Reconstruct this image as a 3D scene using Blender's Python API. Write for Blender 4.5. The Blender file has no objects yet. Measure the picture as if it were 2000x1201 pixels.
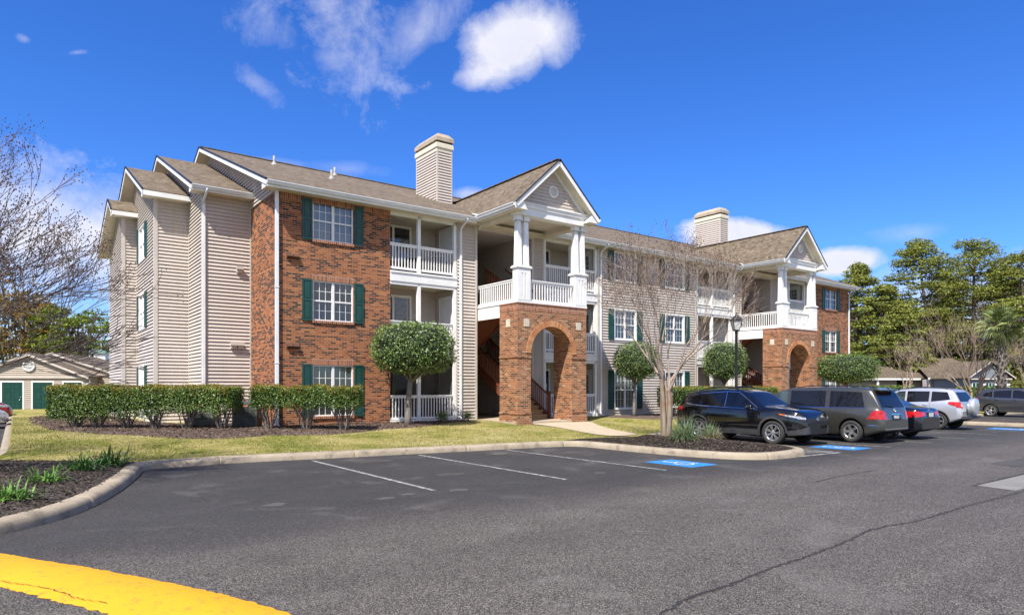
import bpy, bmesh, math, random
import numpy as np
from mathutils import Vector, Matrix
from mathutils.bvhtree import BVHTree
R = math.radians
scn = bpy.context.scene
col = scn.collection
random.seed(7); rng = np.random.default_rng(7)

# ------------------------------------------------------------------ frame
ANG = R(36.707)
UX, UY = math.cos(ANG), math.sin(ANG)
OX, OY = -7.7785, 22.0
def W(s, t, z=0.0):
    return (OX + s*UX - t*UY, OY + s*UY + t*UX, z)

# ------------------------------------------------------------------ tagging
def tag(o, label=None, cat=None, group=None, kind=None):
    if label: o['label'] = label
    if cat: o['category'] = cat
    if group: o['group'] = group
    if kind: o['kind'] = kind
    return o
def empty(name, loc=(0, 0, 0), rz=0.0, parent=None):
    o = bpy.data.objects.new(name, None); col.objects.link(o)
    o.empty_display_size = .2
    o.location = loc; o.rotation_euler = (0, 0, rz)
    if parent: o.parent = parent
    return o
def kids(o): return [c for c in bpy.data.objects if c.parent == o]
def copy_tree(o, parent=None):
    c = o.copy(); col.objects.link(c); c.parent = parent
    for ch in kids(o): copy_tree(ch, c)
    return c

# ------------------------------------------------------------------ mesh builder
class MB:
    def __init__(s): s.v = []; s.f = []; s.sm = []
    def add(s, vs, fs, smooth=False):
        b = len(s.v); s.v += [tuple(p) for p in vs]
        for f in fs: s.f.append(tuple(b+i for i in f)); s.sm.append(smooth)
        return s
    def quad(s, a, b, c, d, smooth=False): return s.add([a, b, c, d], [(0, 1, 2, 3)], smooth)
    def poly(s, pts): return s.add(pts, [tuple(range(len(pts)))])
    def box(s, x0, x1, y0, y1, z0, z1, fr=None):
        P = [(x0,y0,z0),(x1,y0,z0),(x1,y1,z0),(x0,y1,z0),(x0,y0,z1),(x1,y0,z1),(x1,y1,z1),(x0,y1,z1)]
        if fr: P = [fr(*p) for p in P]
        return s.add(P, [(0,3,2,1),(4,5,6,7),(0,1,5,4),(1,2,6,5),(2,3,7,6),(3,0,4,7)])
    def bar(s, a, b, w, h, up=(0, 0, 1)):
        a = Vector(a); b = Vector(b); d = (b-a).normalized(); u = Vector(up)
        x = d.cross(u)
        if x.length < 1e-5: x = d.cross(Vector((1, 0, 0)))
        x.normalize(); y = x.cross(d).normalized()
        P = []
        for p in (a, b):
            for i, j in ((-1,-1),(1,-1),(1,1),(-1,1)): P.append(p + x*i*w/2 + y*j*h/2)
        return s.add(P, [(0,1,2,3),(7,6,5,4),(0,4,5,1),(1,5,6,2),(2,6,7,3),(3,7,4,0)])
    def tube(s, pts, rad, n=6, smooth=True, cap=True):
        pts = [Vector(p) for p in pts]
        if not hasattr(rad, '__len__'): rad = [rad]*len(pts)
        base = len(s.v); x = None
        for i, p in enumerate(pts):
            d = (pts[min(i+1, len(pts)-1)] - pts[max(i-1, 0)])
            d = d.normalized() if d.length > 1e-9 else Vector((0, 0, 1))
            if x is None: x = d.orthogonal().normalized()
            else:
                x = x - d*x.dot(d); x = x.normalized() if x.length > 1e-6 else d.orthogonal().normalized()
            y = d.cross(x)
            for k in range(n):
                a = 2*math.pi*k/n; s.v.append(tuple(p + (x*math.cos(a)+y*math.sin(a))*rad[i]))
        for i in range(len(pts)-1):
            for k in range(n):
                k2 = (k+1) % n; a = base+i*n
                s.f.append((a+k, a+k2, a+n+k2, a+n+k)); s.sm.append(smooth)
        if cap:
            s.f.append(tuple(base+k for k in reversed(range(n)))); s.sm.append(False)
            e = base+(len(pts)-1)*n; s.f.append(tuple(e+k for k in range(n))); s.sm.append(False)
        return s
    def lathe(s, prof, c=(0,0,0), axis='z', n=20, smooth=True):
        base = len(s.v)
        for r, h in prof:
            for k in range(n):
                a = 2*math.pi*k/n; p, q = r*math.cos(a), r*math.sin(a)
                v = (p, q, h) if axis == 'z' else ((p, h, q) if axis == 'y' else (h, p, q))
                s.v.append((v[0]+c[0], v[1]+c[1], v[2]+c[2]))
        for i in range(len(prof)-1):
            for k in range(n):
                k2 = (k+1) % n; a = base+i*n
                s.f.append((a+k, a+k2, a+n+k2, a+n+k)); s.sm.append(smooth)
        return s
    def build(s, name, mat, parent=None, auto_uv=True, recalc=False):
        me = bpy.data.meshes.new(name)
        me.from_pydata(s.v, [], s.f); me.validate(); 
        if recalc:
            bm = bmesh.new(); bm.from_mesh(me); bmesh.ops.recalc_face_normals(bm, faces=bm.faces); bm.to_mesh(me); bm.free()
        me.update()
        if len(me.polygons) == len(s.sm): me.polygons.foreach_set('use_smooth', s.sm)
        if auto_uv: wall_uv(me)
        if mat: me.materials.append(mat)
        o = bpy.data.objects.new(name, me); col.objects.link(o)
        if parent: o.parent = parent
        return o
def wall_uv(me):
    nl = len(me.loops)
    if not nl: return
    uv = me.uv_layers.new(name='UVMap')
    co = np.empty(len(me.vertices)*3); me.vertices.foreach_get('co', co); co = co.reshape(-1, 3)
    lv = np.empty(nl, dtype=np.int64); me.loops.foreach_get('vertex_index', lv)
    nm = np.empty(len(me.polygons)*3); me.polygons.foreach_get('normal', nm); nm = nm.reshape(-1, 3)
    tot = np.empty(len(me.polygons), dtype=np.int64); me.polygons.foreach_get('loop_total', tot)
    n = np.repeat(nm, tot, axis=0)
    # fold opposite normals on the same axes
    flip = np.where((n[:, 0]+n[:, 1]*1.01) > 0, -1.0, 1.0)[:, None]
    n = n*flip
    u = np.stack([-n[:, 1], n[:, 0], np.zeros(nl)], 1); L = np.linalg.norm(u, axis=1)
    flat = L < .05; L[flat] = 1; u /= L[:, None]; u[flat] = (1, 0, 0)
    v = np.cross(n, u); v[flat] = (0, 1, 0)
    v *= np.where(v[:, 2] < 0, -1, 1)[:, None]
    p = co[lv]
    out = np.stack([(p*u).sum(1), (p*v).sum(1)], 1).astype(np.float32)
    uv.data.foreach_set('uv', out.ravel())
def np_mesh(name, V, nper, mat, parent=None, smooth=False):
    """V: (N*nper,3) array, faces of nper verts each."""
    V = np.asarray(V, dtype=np.float32); n = len(V)//nper
    me = bpy.data.meshes.new(name)
    me.vertices.add(len(V)); me.vertices.foreach_set('co', V.ravel())
    me.loops.add(n*nper); me.loops.foreach_set('vertex_index', np.arange(n*nper, dtype=np.int32))
    me.polygons.add(n); me.polygons.foreach_set('loop_start', (np.arange(n)*nper).astype(np.int32))
    me.polygons.foreach_set('loop_total', np.full(n, nper, dtype=np.int32))
    me.update(calc_edges=True)
    if mat: me.materials.append(mat)
    o = bpy.data.objects.new(name, me); col.objects.link(o)
    if parent: o.parent = parent
    return o

# ------------------------------------------------------------------ materials
class NT:
    def __init__(s, name):
        s.m = bpy.data.materials.new(name); s.m.use_nodes = True; s.t = s.m.node_tree
        s.b = s.t.nodes['Principled BSDF']; s.out = s.t.nodes['Material Output']
    def n(s, typ, **kw):
        nd = s.t.nodes.new(typ)
        for k, v in kw.items():
            if k in nd.inputs.keys(): nd.inputs[k].default_value = v
            else: setattr(nd, k, v)
        return nd
    def l(s, a, b): s.t.links.new(a, b)
    def coord(s, which='Object'): return s.n('ShaderNodeTexCoord').outputs[which]
    def noise(s, vec, scale, detail=4, rough=.55, dist=0):
        nd = s.n('ShaderNodeTexNoise'); nd.inputs['Scale'].default_value = scale
        nd.inputs['Detail'].default_value = detail; nd.inputs['Roughness'].default_value = rough
        nd.inputs['Distortion'].default_value = dist
        if vec is not None: s.l(vec, nd.inputs['Vector'])
        return nd.outputs['Fac']
    def ramp(s, fac, stops, interp='LINEAR'):
        nd = s.n('ShaderNodeValToRGB'); cr = nd.color_ramp; cr.interpolation = interp
        while len(cr.elements) < len(stops): cr.elements.new(.5)
        for e, (p, c) in zip(cr.elements, stops):
            e.position = p; e.color = (c[0], c[1], c[2], 1) if hasattr(c, '__len__') else (c, c, c, 1)
        s.l(fac, nd.inputs['Fac']); return nd.outputs['Color']
    def mix(s, f, a, b, mode='MIX'):
        nd = s.n('ShaderNodeMix'); nd.data_type = 'RGBA'; nd.blend_type = mode
        for sock, v in ((nd.inputs[0], f), (nd.inputs[6], a), (nd.inputs[7], b)):
            if hasattr(v, 'is_linked'): s.l(v, sock)
            elif hasattr(v, '__len__'): sock.default_value = (v[0], v[1], v[2], 1)
            else: sock.default_value = v
        return nd.outputs[2]
    def math(s, op, a, b=0.0, c=None):
        nd = s.n('ShaderNodeMath'); nd.operation = op
        for i, v in enumerate((a, b) if c is None else (a, b, c)):
            if hasattr(v, 'is_linked'): s.l(v, nd.inputs[i])
            else: nd.inputs[i].default_value = v
        return nd.outputs[0]
    def bump(s, h, strength=.3, dist=.01):
        nd = s.n('ShaderNodeBump'); nd.inputs['Strength'].default_value = strength
        nd.inputs['Distance'].default_value = dist; s.l(h, nd.inputs['Height'])
        s.l(nd.outputs[0], s.b.inputs['Normal'])
    def base(s, c):
        if hasattr(c, 'is_linked'): s.l(c, s.b.inputs['Base Color'])
        else: s.b.inputs['Base Color'].default_value = (c[0], c[1], c[2], 1)
    def set(s, **kw):
        for k, v in kw.items():
            k = k.replace('_', ' ')
            if hasattr(v, 'is_linked'): s.l(v, s.b.inputs[k])
            else: s.b.inputs[k].default_value = v
        return s

def m_plain(name, c, rough=.6, var=.06, scale=3.0, metal=0.0, **kw):
    q = NT(name); v = q.coord()
    f = q.noise(v, scale, 5)
    lo = tuple(x*(1-var*1.6) for x in c); hi = tuple(min(1, x*(1+var*1.6)) for x in c)
    q.base(q.ramp(f, [(.3, lo), (.7, hi)])); q.set(Roughness=rough, Metallic=metal, **kw)
    return q.m

def m_siding(name, c, c2):
    q = NT(name); v = q.coord()
    f = q.noise(v, .7, 4); mp = q.n('ShaderNodeMapping'); q.l(v, mp.inputs[0]); mp.inputs['Scale'].default_value = (3, 3, .35)
    g = q.noise(mp.outputs[0], 2.2, 5)
    a = q.ramp(f, [(.3, c), (.72, c2)])
    b = q.mix(q.math('MULTIPLY', q.ramp(g, [(.45, 0.), (.8, 1.)]), .18), a, tuple(x*.7 for x in c))
    sz = q.n('ShaderNodeSeparateXYZ'); q.l(v, sz.inputs[0])
    low = q.n('ShaderNodeMapRange'); low.inputs['From Min'].default_value = .4; low.inputs['From Max'].default_value = 2.3; low.inputs['To Min'].default_value = .75; low.inputs['To Max'].default_value = 0; q.l(sz.outputs[2], low.inputs[0])
    md = q.noise(v, 2.6, 6, .7); b = q.mix(q.math('MULTIPLY', low.outputs[0], q.ramp(md, [(.45, 0.), (.62, 1.)])), b, (.30, .27, .20))
    mp3 = q.n('ShaderNodeMapping'); q.l(v, mp3.inputs[0]); mp3.inputs['Scale'].default_value = (9, 9, .25)
    b = q.mix(q.math('MULTIPLY', q.ramp(q.noise(mp3.outputs[0], 1.0, 4, .6), [(.56, 0.), (.70, 1.)]), .22), b, tuple(x*.5 for x in c))
    # fine embossed grain
    mp2 = q.n('ShaderNodeMapping'); q.l(v, mp2.inputs[0]); mp2.inputs['Scale'].default_value = (6, 6, 120)
    q.bump(q.noise(mp2.outputs[0], 1.5, 3), .15, .004)
    q.base(b); q.set(Roughness=.55); return q.m

def m_brick(name, stops, mortar, bw=.205, bh=.0685, swap=False, offset=.5, msize=.008):
    q = NT(name); uv = q.coord('UV')
    mp = q.n('ShaderNodeMapping'); q.l(uv, mp.inputs[0])
    if swap: mp.inputs['Rotation'].default_value = (0, 0, R(90))
    br = q.n('ShaderNodeTexBrick'); br.offset = offset; br.squash = 1
    nz = q.n('ShaderNodeTexNoise'); nz.inputs['Scale'].default_value = 25; q.l(mp.outputs[0], nz.inputs['Vector'])
    dv = q.n('ShaderNodeVectorMath'); dv.operation = 'SCALE'; q.l(nz.outputs['Color'], dv.inputs[0]); dv.inputs['Scale'].default_value = .006
    av = q.n('ShaderNodeVectorMath'); av.operation = 'ADD'; q.l(mp.outputs[0], av.inputs[0]); q.l(dv.outputs[0], av.inputs[1])
    q.l(av.outputs[0], br.inputs['Vector'])
    br.inputs['Color1'].default_value = (0, 0, 0, 1); br.inputs['Color2'].default_value = (1, 1, 1, 1)
    br.inputs['Mortar'].default_value = (.5, .5, .5, 1)
    br.inputs['Scale'].default_value = 1; br.inputs['Mortar Size'].default_value = msize
    br.inputs['Mortar Smooth'].default_value = .25; br.inputs['Brick Width'].default_value = bw; br.inputs['Row Height'].default_value = bh
    br.inputs['Bias'].default_value = 0
    c = q.ramp(br.outputs['Color'], stops)
    n2 = q.noise(mp.outputs[0], 34, 4); c = q.mix(.5, c, q.ramp(n2, [(.3, .45), (.75, 1.)]), 'MULTIPLY')
    n3 = q.noise(mp.outputs[0], .9, 3); c = q.mix(.35, c, q.ramp(n3, [(.35, .72), (.7, 1.)]), 'MULTIPLY')
    n4 = q.noise(mp.outputs[0], 60, 3)
    mo = q.ramp(n4, [(.3, tuple(x*.75 for x in mortar)), (.7, mortar)])
    q.base(q.mix(br.outputs['Fac'], c, mo)); q.set(Roughness=.85)
    h = q.math('SUBTRACT', 1.0, br.outputs['Fac']); h = q.math('ADD', h, q.math('MULTIPLY', n2, .4)); q.bump(h, .8, .008)
    return q.m

def m_shingle(name):
    dk = .85 if 'weathered' in name else 1.0
    q = NT(name); uv = q.coord('UV')
    br = q.n('ShaderNodeTexBrick'); br.offset = .37; q.l(uv, br.inputs['Vector'])
    br.inputs['Color1'].default_value = (0, 0, 0, 1); br.inputs['Color2'].default_value = (1, 1, 1, 1); br.inputs['Mortar'].default_value = (.0, .0, .0, 1)
    br.inputs['Scale'].default_value = 1; br.inputs['Mortar Size'].default_value = .006; br.inputs['Mortar Smooth'].default_value = .3
    br.inputs['Brick Width'].default_value = .165; br.inputs['Row Height'].default_value = .13
    c = q.ramp(br.outputs['Color'], [(p_, tuple(x*dk*.92 for x in c_)) for p_, c_ in [(0, (.10, .072, .045)), (.3, (.17, .127, .082)), (.55, (.215, .165, .11)), (.8, (.175, .128, .083)), (1, (.28, .22, .152))]])
    n = q.noise(uv, 30, 5, .8); c = q.mix(.9, c, q.ramp(n, [(.36, .38), (.64, 1.35)]), 'MULTIPLY')
    n2 = q.noise(uv, .5, 4); c = q.mix(.4, c, q.ramp(n2, [(.3, .7), (.7, 1.05)]), 'MULTIPLY')
    q.base(c); q.set(Roughness=.95)
    # stepped courses: saw along v
    sp = q.n('ShaderNodeSeparateXYZ'); q.l(uv, sp.inputs[0])
    saw = q.math('FRACT', q.math('DIVIDE', sp.outputs[1], .13)); saw = q.math('SUBTRACT', 1.0, saw)
    q.bump(q.math('ADD', saw, q.math('MULTIPLY', n, .5)), .9, .012)
    return q.m

def m_glass(name, tint=(.02, .03, .035), trans=.93, rough=.03):
    q = NT(name)
    tr = q.n('ShaderNodeBsdfTransparent'); tr.inputs[0].default_value = (.84, .88, .89, 1)
    gl = q.n('ShaderNodeBsdfGlossy'); gl.inputs['Roughness'].default_value = rough; gl.inputs['Color'].default_value = (.9, .95, 1, 1)
    df = q.n('ShaderNodeBsdfDiffuse'); df.inputs[0].default_value = (*tint, 1)
    v = q.coord(); nz = q.noise(v, .6, 2)
    bp = q.n('ShaderNodeBump'); bp.inputs['Strength'].default_value = .06; bp.inputs['Distance'].default_value = .05; q.l(nz, bp.inputs['Height']); q.l(bp.outputs[0], gl.inputs['Normal'])
    fr = q.n('ShaderNodeFresnel'); fr.inputs['IOR'].default_value = 1.75
    m1 = q.n('ShaderNodeMixShader'); m1.inputs[0].default_value = trans; q.l(df.outputs[0], m1.inputs[1]); q.l(tr.outputs[0], m1.inputs[2])
    m2 = q.n('ShaderNodeMixShader'); q.l(q.math('MINIMUM', q.math('MULTIPLY', fr.outputs[0], 1.35), 1.0), m2.inputs[0]); q.l(m1.outputs[0], m2.inputs[1]); q.l(gl.outputs[0], m2.inputs[2])
    q.l(m2.outputs[0], q.out.inputs['Surface']); return q.m

def m_blind(name, c, pitch=.05):
    q = NT(name); v = q.coord(); sp = q.n('ShaderNodeSeparateXYZ'); q.l(v, sp.inputs[0])
    f = q.math('FRACT', q.math('DIVIDE', sp.outputs[2], pitch))
    n = q.noise(v, 3, 2)
    a = q.ramp(f, [(.0, tuple(x*.35 for x in c)), (.22, tuple(x*.8 for x in c)), (.9, c)])
    q.base(q.mix(.3, a, q.ramp(n, [(.3, .7), (.7, 1.)]), 'MULTIPLY')); q.set(Roughness=.6); return q.m

def m_leaf(name, stops, rough=.5, scale=1.3, spec=.5, trans=0.0):
    q = NT(name)
    g = q.n('ShaderNodeNewGeometry'); f = g.outputs['Random Per Island']
    v = q.coord(); n = q.noise(v, scale, 3)
    k = q.math('ADD', q.math('MULTIPLY', f, .65), q.math('MULTIPLY', n, .45))
    c = q.ramp(k, stops); q.base(c); q.set(Roughness=rough)
    q.b.inputs['Specular IOR Level'].default_value = spec
    if trans > 0:
        t = q.n('ShaderNodeBsdfTranslucent'); q.l(c, t.inputs[0])
        mx = q.n('ShaderNodeMixShader'); mx.inputs[0].default_value = trans
        q.l(q.b.outputs[0], mx.inputs[1]); q.l(t.outputs[0], mx.inputs[2]); q.l(mx.outputs[0], q.out.inputs['Surface'])
    return q.m

def m_bark(name, a, b, scale=6, patch=None):
    q = NT(name); v = q.coord(); mp = q.n('ShaderNodeMapping'); q.l(v, mp.inputs[0]); mp.inputs['Scale'].default_value = (3, 3, .5)
    f = q.noise(mp.outputs[0], scale, 6, .65)
    c = q.ramp(f, [(.3, a), (.7, b)])
    if patch:
        p = q.noise(v, 2.4, 3); c = q.mix(q.ramp(p, [(.52, 0.), (.6, 1.)]), c, patch)
    q.base(c); q.set(Roughness=.85); q.bump(f, .6, .02); return q.m

def m_paint(name, c, metal=.0, flake=0.0, rough=.25):
    q = NT(name); v = q.coord(); f = q.noise(v, 400, 1); g = q.noise(v, 2.0, 5)
    q.base(q.mix(.12, q.ramp(f, [(.3, tuple(x*(1-flake) for x in c)), (.7, tuple(min(1, x*(1+flake)) for x in c))]), q.ramp(g, [(.35, .6), (.7, 1.)]), 'MULTIPLY'))
    q.set(Metallic=metal, Roughness=rough, Coat_Weight=1.0, Coat_Roughness=.03); return q.m

def m_asphalt():
    q = NT('asphalt'); v = q.coord(); sp = q.n('ShaderNodeSeparateXYZ'); q.l(v, sp.inputs[0])
    big = q.noise(v, .22, 5, .6); mid = q.noise(v, 1.6, 5, .6)
    # aggregate speckle
    vo = q.n('ShaderNodeTexVoronoi'); vo.inputs['Scale'].default_value = 135; q.l(v, vo.inputs['Vector'])
    sepc = q.n('ShaderNodeSeparateColor'); q.l(vo.outputs['Color'], sepc.inputs[0])
    fine = q.noise(v, 170, 3, .7)
    k = q.math('ADD', q.math('MULTIPLY', sepc.outputs[0], .62), q.math('MULTIPLY', fine, .5))
    agg = q.ramp(k, [(.28, (.012, .0105, .009)), (.50, (.040, .035, .031)), (.64, (.090, .079, .068)), (.84, (.30, .265, .225))])
    seal = q.ramp(k, [(.25, (.016, .015, .0145)), (.6, (.037, .035, .034)), (.9, (.12, .112, .103))])
    # stalls: t from -13.4 to -6 and everything west of the entrance, sealed darker
    t = sp.outputs[1]
    m = q.math('ADD', t, q.math('MULTIPLY', q.math('SUBTRACT', big, .5), 3.0))
    m = q.math('ADD', m, q.math('MULTIPLY', q.math('SUBTRACT', mid, .5), 1.2))
    mr = q.n('ShaderNodeMapRange'); mr.inputs['From Min'].default_value = -15.6; mr.inputs['From Max'].default_value = -13.4
    mr.interpolation_type = 'SMOOTHSTEP'; q.l(m, mr.inputs[0])
    c = q.mix(mr.outputs[0], agg, seal)
    c = q.mix(.55, c, q.ramp(big, [(.3, .72), (.7, 1.12)]), 'MULTIPLY')
    c = q.mix(.45, c, q.ramp(mid, [(.3, .75), (.7, 1.1)]), 'MULTIPLY')
    mpw = q.n('ShaderNodeMapping'); q.l(v, mpw.inputs[0]); mpw.inputs['Scale'].default_value = (.05, .55, 1)
    c = q.mix(.5, c, q.ramp(q.noise(mpw.outputs[0], 1.6, 5, .6), [(.3, .66), (.7, 1.2)]), 'MULTIPLY')
    sp2 = q.noise(v, 5.5, 6, .7); c = q.mix(q.math('MULTIPLY', q.ramp(sp2, [(.60, 0.), (.74, 1.)]), .35), c, (.025, .023, .022))
    # dusty pale scuffs and oil spots
    sc = q.noise(v, .75, 6, .62, .6)
    c = q.mix(q.math('MULTIPLY', q.ramp(sc, [(.56, 0.), (.70, 1.)]), .38), c, (.16, .15, .135))
    vo2 = q.n('ShaderNodeTexVoronoi'); vo2.inputs['Scale'].default_value = .42; vo2.inputs['Randomness'].default_value = 1; q.l(v, vo2.inputs['Vector'])
    oil = q.math('ADD', vo2.outputs['Distance'], q.math('MULTIPLY', q.noise(v, 2.5, 4), .3))
    c = q.mix(q.math('MULTIPLY', q.ramp(oil, [(.18, 1.), (.30, 0.)]), .35), c, (.03, .027, .025))
    q.base(c); q.set(Roughness=.82)
    q.b.inputs['Specular IOR Level'].default_value = .35
    q.bump(k, .55, .012); return q.m

def m_grass():
    q = NT('lawn_turf'); v = q.coord(); a = q.noise(v, .45, 5, .6); b = q.noise(v, 3.0, 5, .7); mp = q.n('ShaderNodeMapping')
    f = q.noise(v, 60, 3, .8)
    k = q.math('ADD', q.math('MULTIPLY', a, .6), q.math('MULTIPLY', b, .45))
    c = q.ramp(k, [(.34, (.11, .15, .02)), (.44, (.20, .22, .035)), (.52, (.36, .31, .095)), (.62, (.50, .42, .18))])
    c = q.mix(.75, c, q.ramp(f, [(.25, .35), (.7, 1.15)]), 'MULTIPLY')
    q.base(c); q.set(Roughness=.9); q.b.inputs['Specular IOR Level'].default_value = .1; q.bump(f, 1, .03); return q.m

def m_mulch(name='mulch', lift=1.0, red=1.0):
    q = NT(name); v = q.coord()
    vo = q.n('ShaderNodeTexVoronoi'); vo.inputs['Scale'].default_value = 38; q.l(v, vo.inputs['Vector'])
    sc = q.n('ShaderNodeSeparateColor'); q.l(vo.outputs['Color'], sc.inputs[0]); n = q.noise(v, 60, 4, .7); b = q.noise(v, 1.3, 4)
    k = q.math('ADD', q.math('MULTIPLY', sc.outputs[0], .6), q.math('MULTIPLY', n, .5))
    c = q.ramp(k, [(.2, (.018*lift, .013*lift, .010*lift)), (.5, (.065*lift*red, .046*lift, .034*lift)), (.75, (.12*lift*red, .09*lift, .068*lift)), (.96, (.34, .29, .23))])
    c = q.mix(.7, c, q.ramp(b, [(.3, .6), (.7, 1.2)]), 'MULTIPLY')
    q.base(c); q.set(Roughness=.95); q.bump(k, 1, .05); return q.m

def m_concrete(name, a, b, stain=.5):
    q = NT(name); v = q.coord(); n = q.noise(v, 1.4, 6, .65); f = q.noise(v, 70, 3, .7); s2 = q.noise(v, .5, 4)
    c = q.ramp(n, [(.3, a), (.7, b)]); c = q.mix(.5, c, q.ramp(f, [(.3, .6), (.7, 1.05)]), 'MULTIPLY')
    st = q.noise(v, 3.1, 6, .7); c = q.mix(q.math('MULTIPLY', q.ramp(st, [(.52, 0.), (.68, 1.)]), stain), c, tuple(x*.35 for x in a))
    q.base(c); q.set(Roughness=.9); q.bump(f, .4, .006); return q.m

def m_roadpaint(name, c, wear=.5, lo=.42, hi=.6):
    q = NT(name); v = q.coord(); n = q.noise(v, 9, 6, .75); f = q.noise(v, 90, 3, .7); sp = q.noise(v, 1.3, 4)
    k = q.math('ADD', q.math('MULTIPLY', n, .6), q.math('MULTIPLY', f, .4))
    w = q.math('MULTIPLY', q.ramp(k, [(lo, 1.), (hi, 0.)]), wear)
    cc = q.mix(.25, c, q.ramp(sp, [(.3, .7), (.7, 1.)]), 'MULTIPLY')
    q.base(q.mix(w, cc, (.06, .057, .054))); q.set(Roughness=.7); q.bump(f, .5, .008); return q.m

M = {}
M['white'] = m_plain('white_trim_paint', (.80, .79, .76), .45, .05, 2)
M['cream'] = m_plain('cream_soffit', (.66, .60, .47), .55, .05, 2)
M['beige'] = m_plain('beige_trim_paint', (.54, .48, .42), .5, .05, 2)
M['gutter'] = m_plain('gutter_white_metal', (.74, .75, .76), .35, .05, 2)
M['siding'] = m_siding('beige_vinyl_siding', (.50, .437, .378), (.56, .492, .43)); M['pipe'] = m_plain('grey_pipe', (.30, .29, .27), .6)
M['brick'] = m_brick('red_brick_wall', [(0, (.035, .014, .008)), (.26, (.09, .030, .014)), (.36, (.29, .086, .024)), (.55, (.46, .155, .043)), (.70, (.27, .072, .022)), (.84, (.50, .19, .065)), (.93, (.34, .09, .028)), (1, (.10, .034, .016))], (.44, .29, .19), msize=.0065)
M['brick2'] = m_brick('tumbled_brick', [(0, (.07, .032, .018)), (.24, (.19, .07, .028)), (.36, (.46, .20, .08)), (.5, (.25, .085, .032)), (.7, (.42, .17, .07)), (.85, (.33, .09, .032)), (1, (.50, .31, .18))], (.48, .33, .21), bw=.205, bh=.07)
M['soldier'] = m_brick('soldier_brick', [(0, (.16, .05, .03)), (.3, (.36, .11, .05)), (.6, (.46, .17, .075)), (1, (.40, .13, .06))], (.5, .4, .3), bw=.205, bh=.072, swap=True, offset=0)
M['shingle'] = m_shingle('brown_shingles'); M['shingle_old'] = m_shingle('weathered_shingles'); M['tansiding'] = m_siding('tan_siding', (.38, .31, .24), (.43, .36, .285))
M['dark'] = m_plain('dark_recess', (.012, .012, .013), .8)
M['black'] = m_plain('black_metal', (.014, .015, .016), .45)
M['green'] = m_plain('dark_green_paint', (.008, .058, .048), .42, .1)
M['greendoor'] = m_plain('green_door_paint', (.005, .05, .034), .4, .1)
M['glass'] = m_glass('window_glass')
M['blind'] = m_blind('white_blind', (.62, .66, .68))
M['blind_tan'] = m_blind('tan_blind', (.52, .46, .30))
M['curtain'] = m_plain('dark_curtain', (.15, .14, .125), .8, .4, 6)
M['stone'] = m_plain('cast_stone', (.55, .49, .38), .8, .1, 8)
M['wood'] = m_bark('red_brown_wood', (.13, .035, .015), (.24, .07, .03), 4)
M['tread'] = m_bark('stair_tread_wood', (.34, .22, .10), (.46, .31, .15), 4)
M['door'] = m_plain('white_door', (.70, .70, .68), .4, .04)
M['chimcap'] = m_plain('tan_metal_cap', (.42, .34, .24), .45, .1)
M['concrete'] = m_concrete('kerb_concrete', (.27, .22, .155), (.40, .33, .24), .7)
M['walk'] = m_concrete('walk_concrete', (.42, .34, .235), (.50, .41, .29), .2)
M['asphalt'] = m_asphalt()
M['grass'] = m_grass()
M['mulch'] = m_mulch('dark_mulch', .9)
M['mulch_red'] = m_mulch('pine_bark_mulch', 1.5, 1.15)
M['linepaint'] = m_roadpaint('white_line_paint', (.58, .56, .52), .95, .44, .62)
M['figure'] = m_roadpaint('white_figure_paint', (.70, .70, .68), .5, .40, .56)
M['bluepaint'] = m_roadpaint('blue_line_paint', (.015, .22, .62), .5, .38, .55)
M['yellow'] = m_roadpaint('yellow_kerb_paint', (.68, .335, .003), .75, .37, .45)
M['crack'] = m_plain('crack_filler', (.024, .021, .019), .9, .3, 20)
M['ground'] = m_grass(); M['ground'].name = 'far_ground'
M['screen'] = NT('insect_screen'); _q = M['screen']; _t = _q.n('ShaderNodeBsdfTransparent'); _d = _q.n('ShaderNodeBsdfDiffuse'); _d.inputs[0].default_value = (.012, .012, .012, 1); _m = _q.n('ShaderNodeMixShader'); _m.inputs[0].default_value = .58
_q.l(_t.outputs[0], _m.inputs[1]); _q.l(_d.outputs[0], _m.inputs[2]); _q.l(_m.outputs[0], _q.out.inputs['Surface']); M['screen'] = _q.m
M['lamp_glass'] = m_plain('frosted_lamp_glass', (.55, .56, .55), .3)
# ================================================================== APARTMENT BUILDING
bld = empty('apartment_building', (OX, OY, 0), ANG)
tag(bld, 'three-storey apartment building of red brick and beige siding with white balconies', 'apartment building')
def part(mb, name, mat, parent=bld, label=None, **k):
    o = mb.build(name, M[mat] if isinstance(mat, str) else mat, parent, **k)
    if label: o['label'] = label
    return o
def part_split(mb, name, mat, parent=bld, rooted=None):
    """every loose piece becomes a part of its own"""
    par = list(range(len(mb.v)))
    def find(i):
        while par[i] != i: par[i] = par[par[i]]; i = par[i]
        return i
    for f in mb.f:
        r = find(f[0])
        for i in f[1:]: par[find(i)] = r
    comp = {}
    for f, s in zip(mb.f, mb.sm): comp.setdefault(find(f[0]), []).append((f, s))
    out = []
    for fs in comp.values():
        q = MB(); mp = {}
        for f, s in fs:
            g = []
            for i in f:
                if i not in mp: mp[i] = len(q.v); q.v.append(mb.v[i])
                g.append(mp[i])
            q.f.append(tuple(g)); q.sm.append(s)
        out.append(part(q, name, mat, parent))
    return out
G0 = .42           # ground at the walls
def frame(kind, s0, t0):
    """(a along wall, n outward, z) -> building local"""
    if kind == 'front': return lambda a, n, z: (s0+a, t0-n, z)
    if kind == 'west':  return lambda a, n, z: (s0-n, t0+a, z)
    if kind == 'east':  return lambda a, n, z: (s0+n, t0+a, z)
    if kind == 'back':  return lambda a, n, z: (s0+a, t0+n, z)
CH = .128
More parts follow.
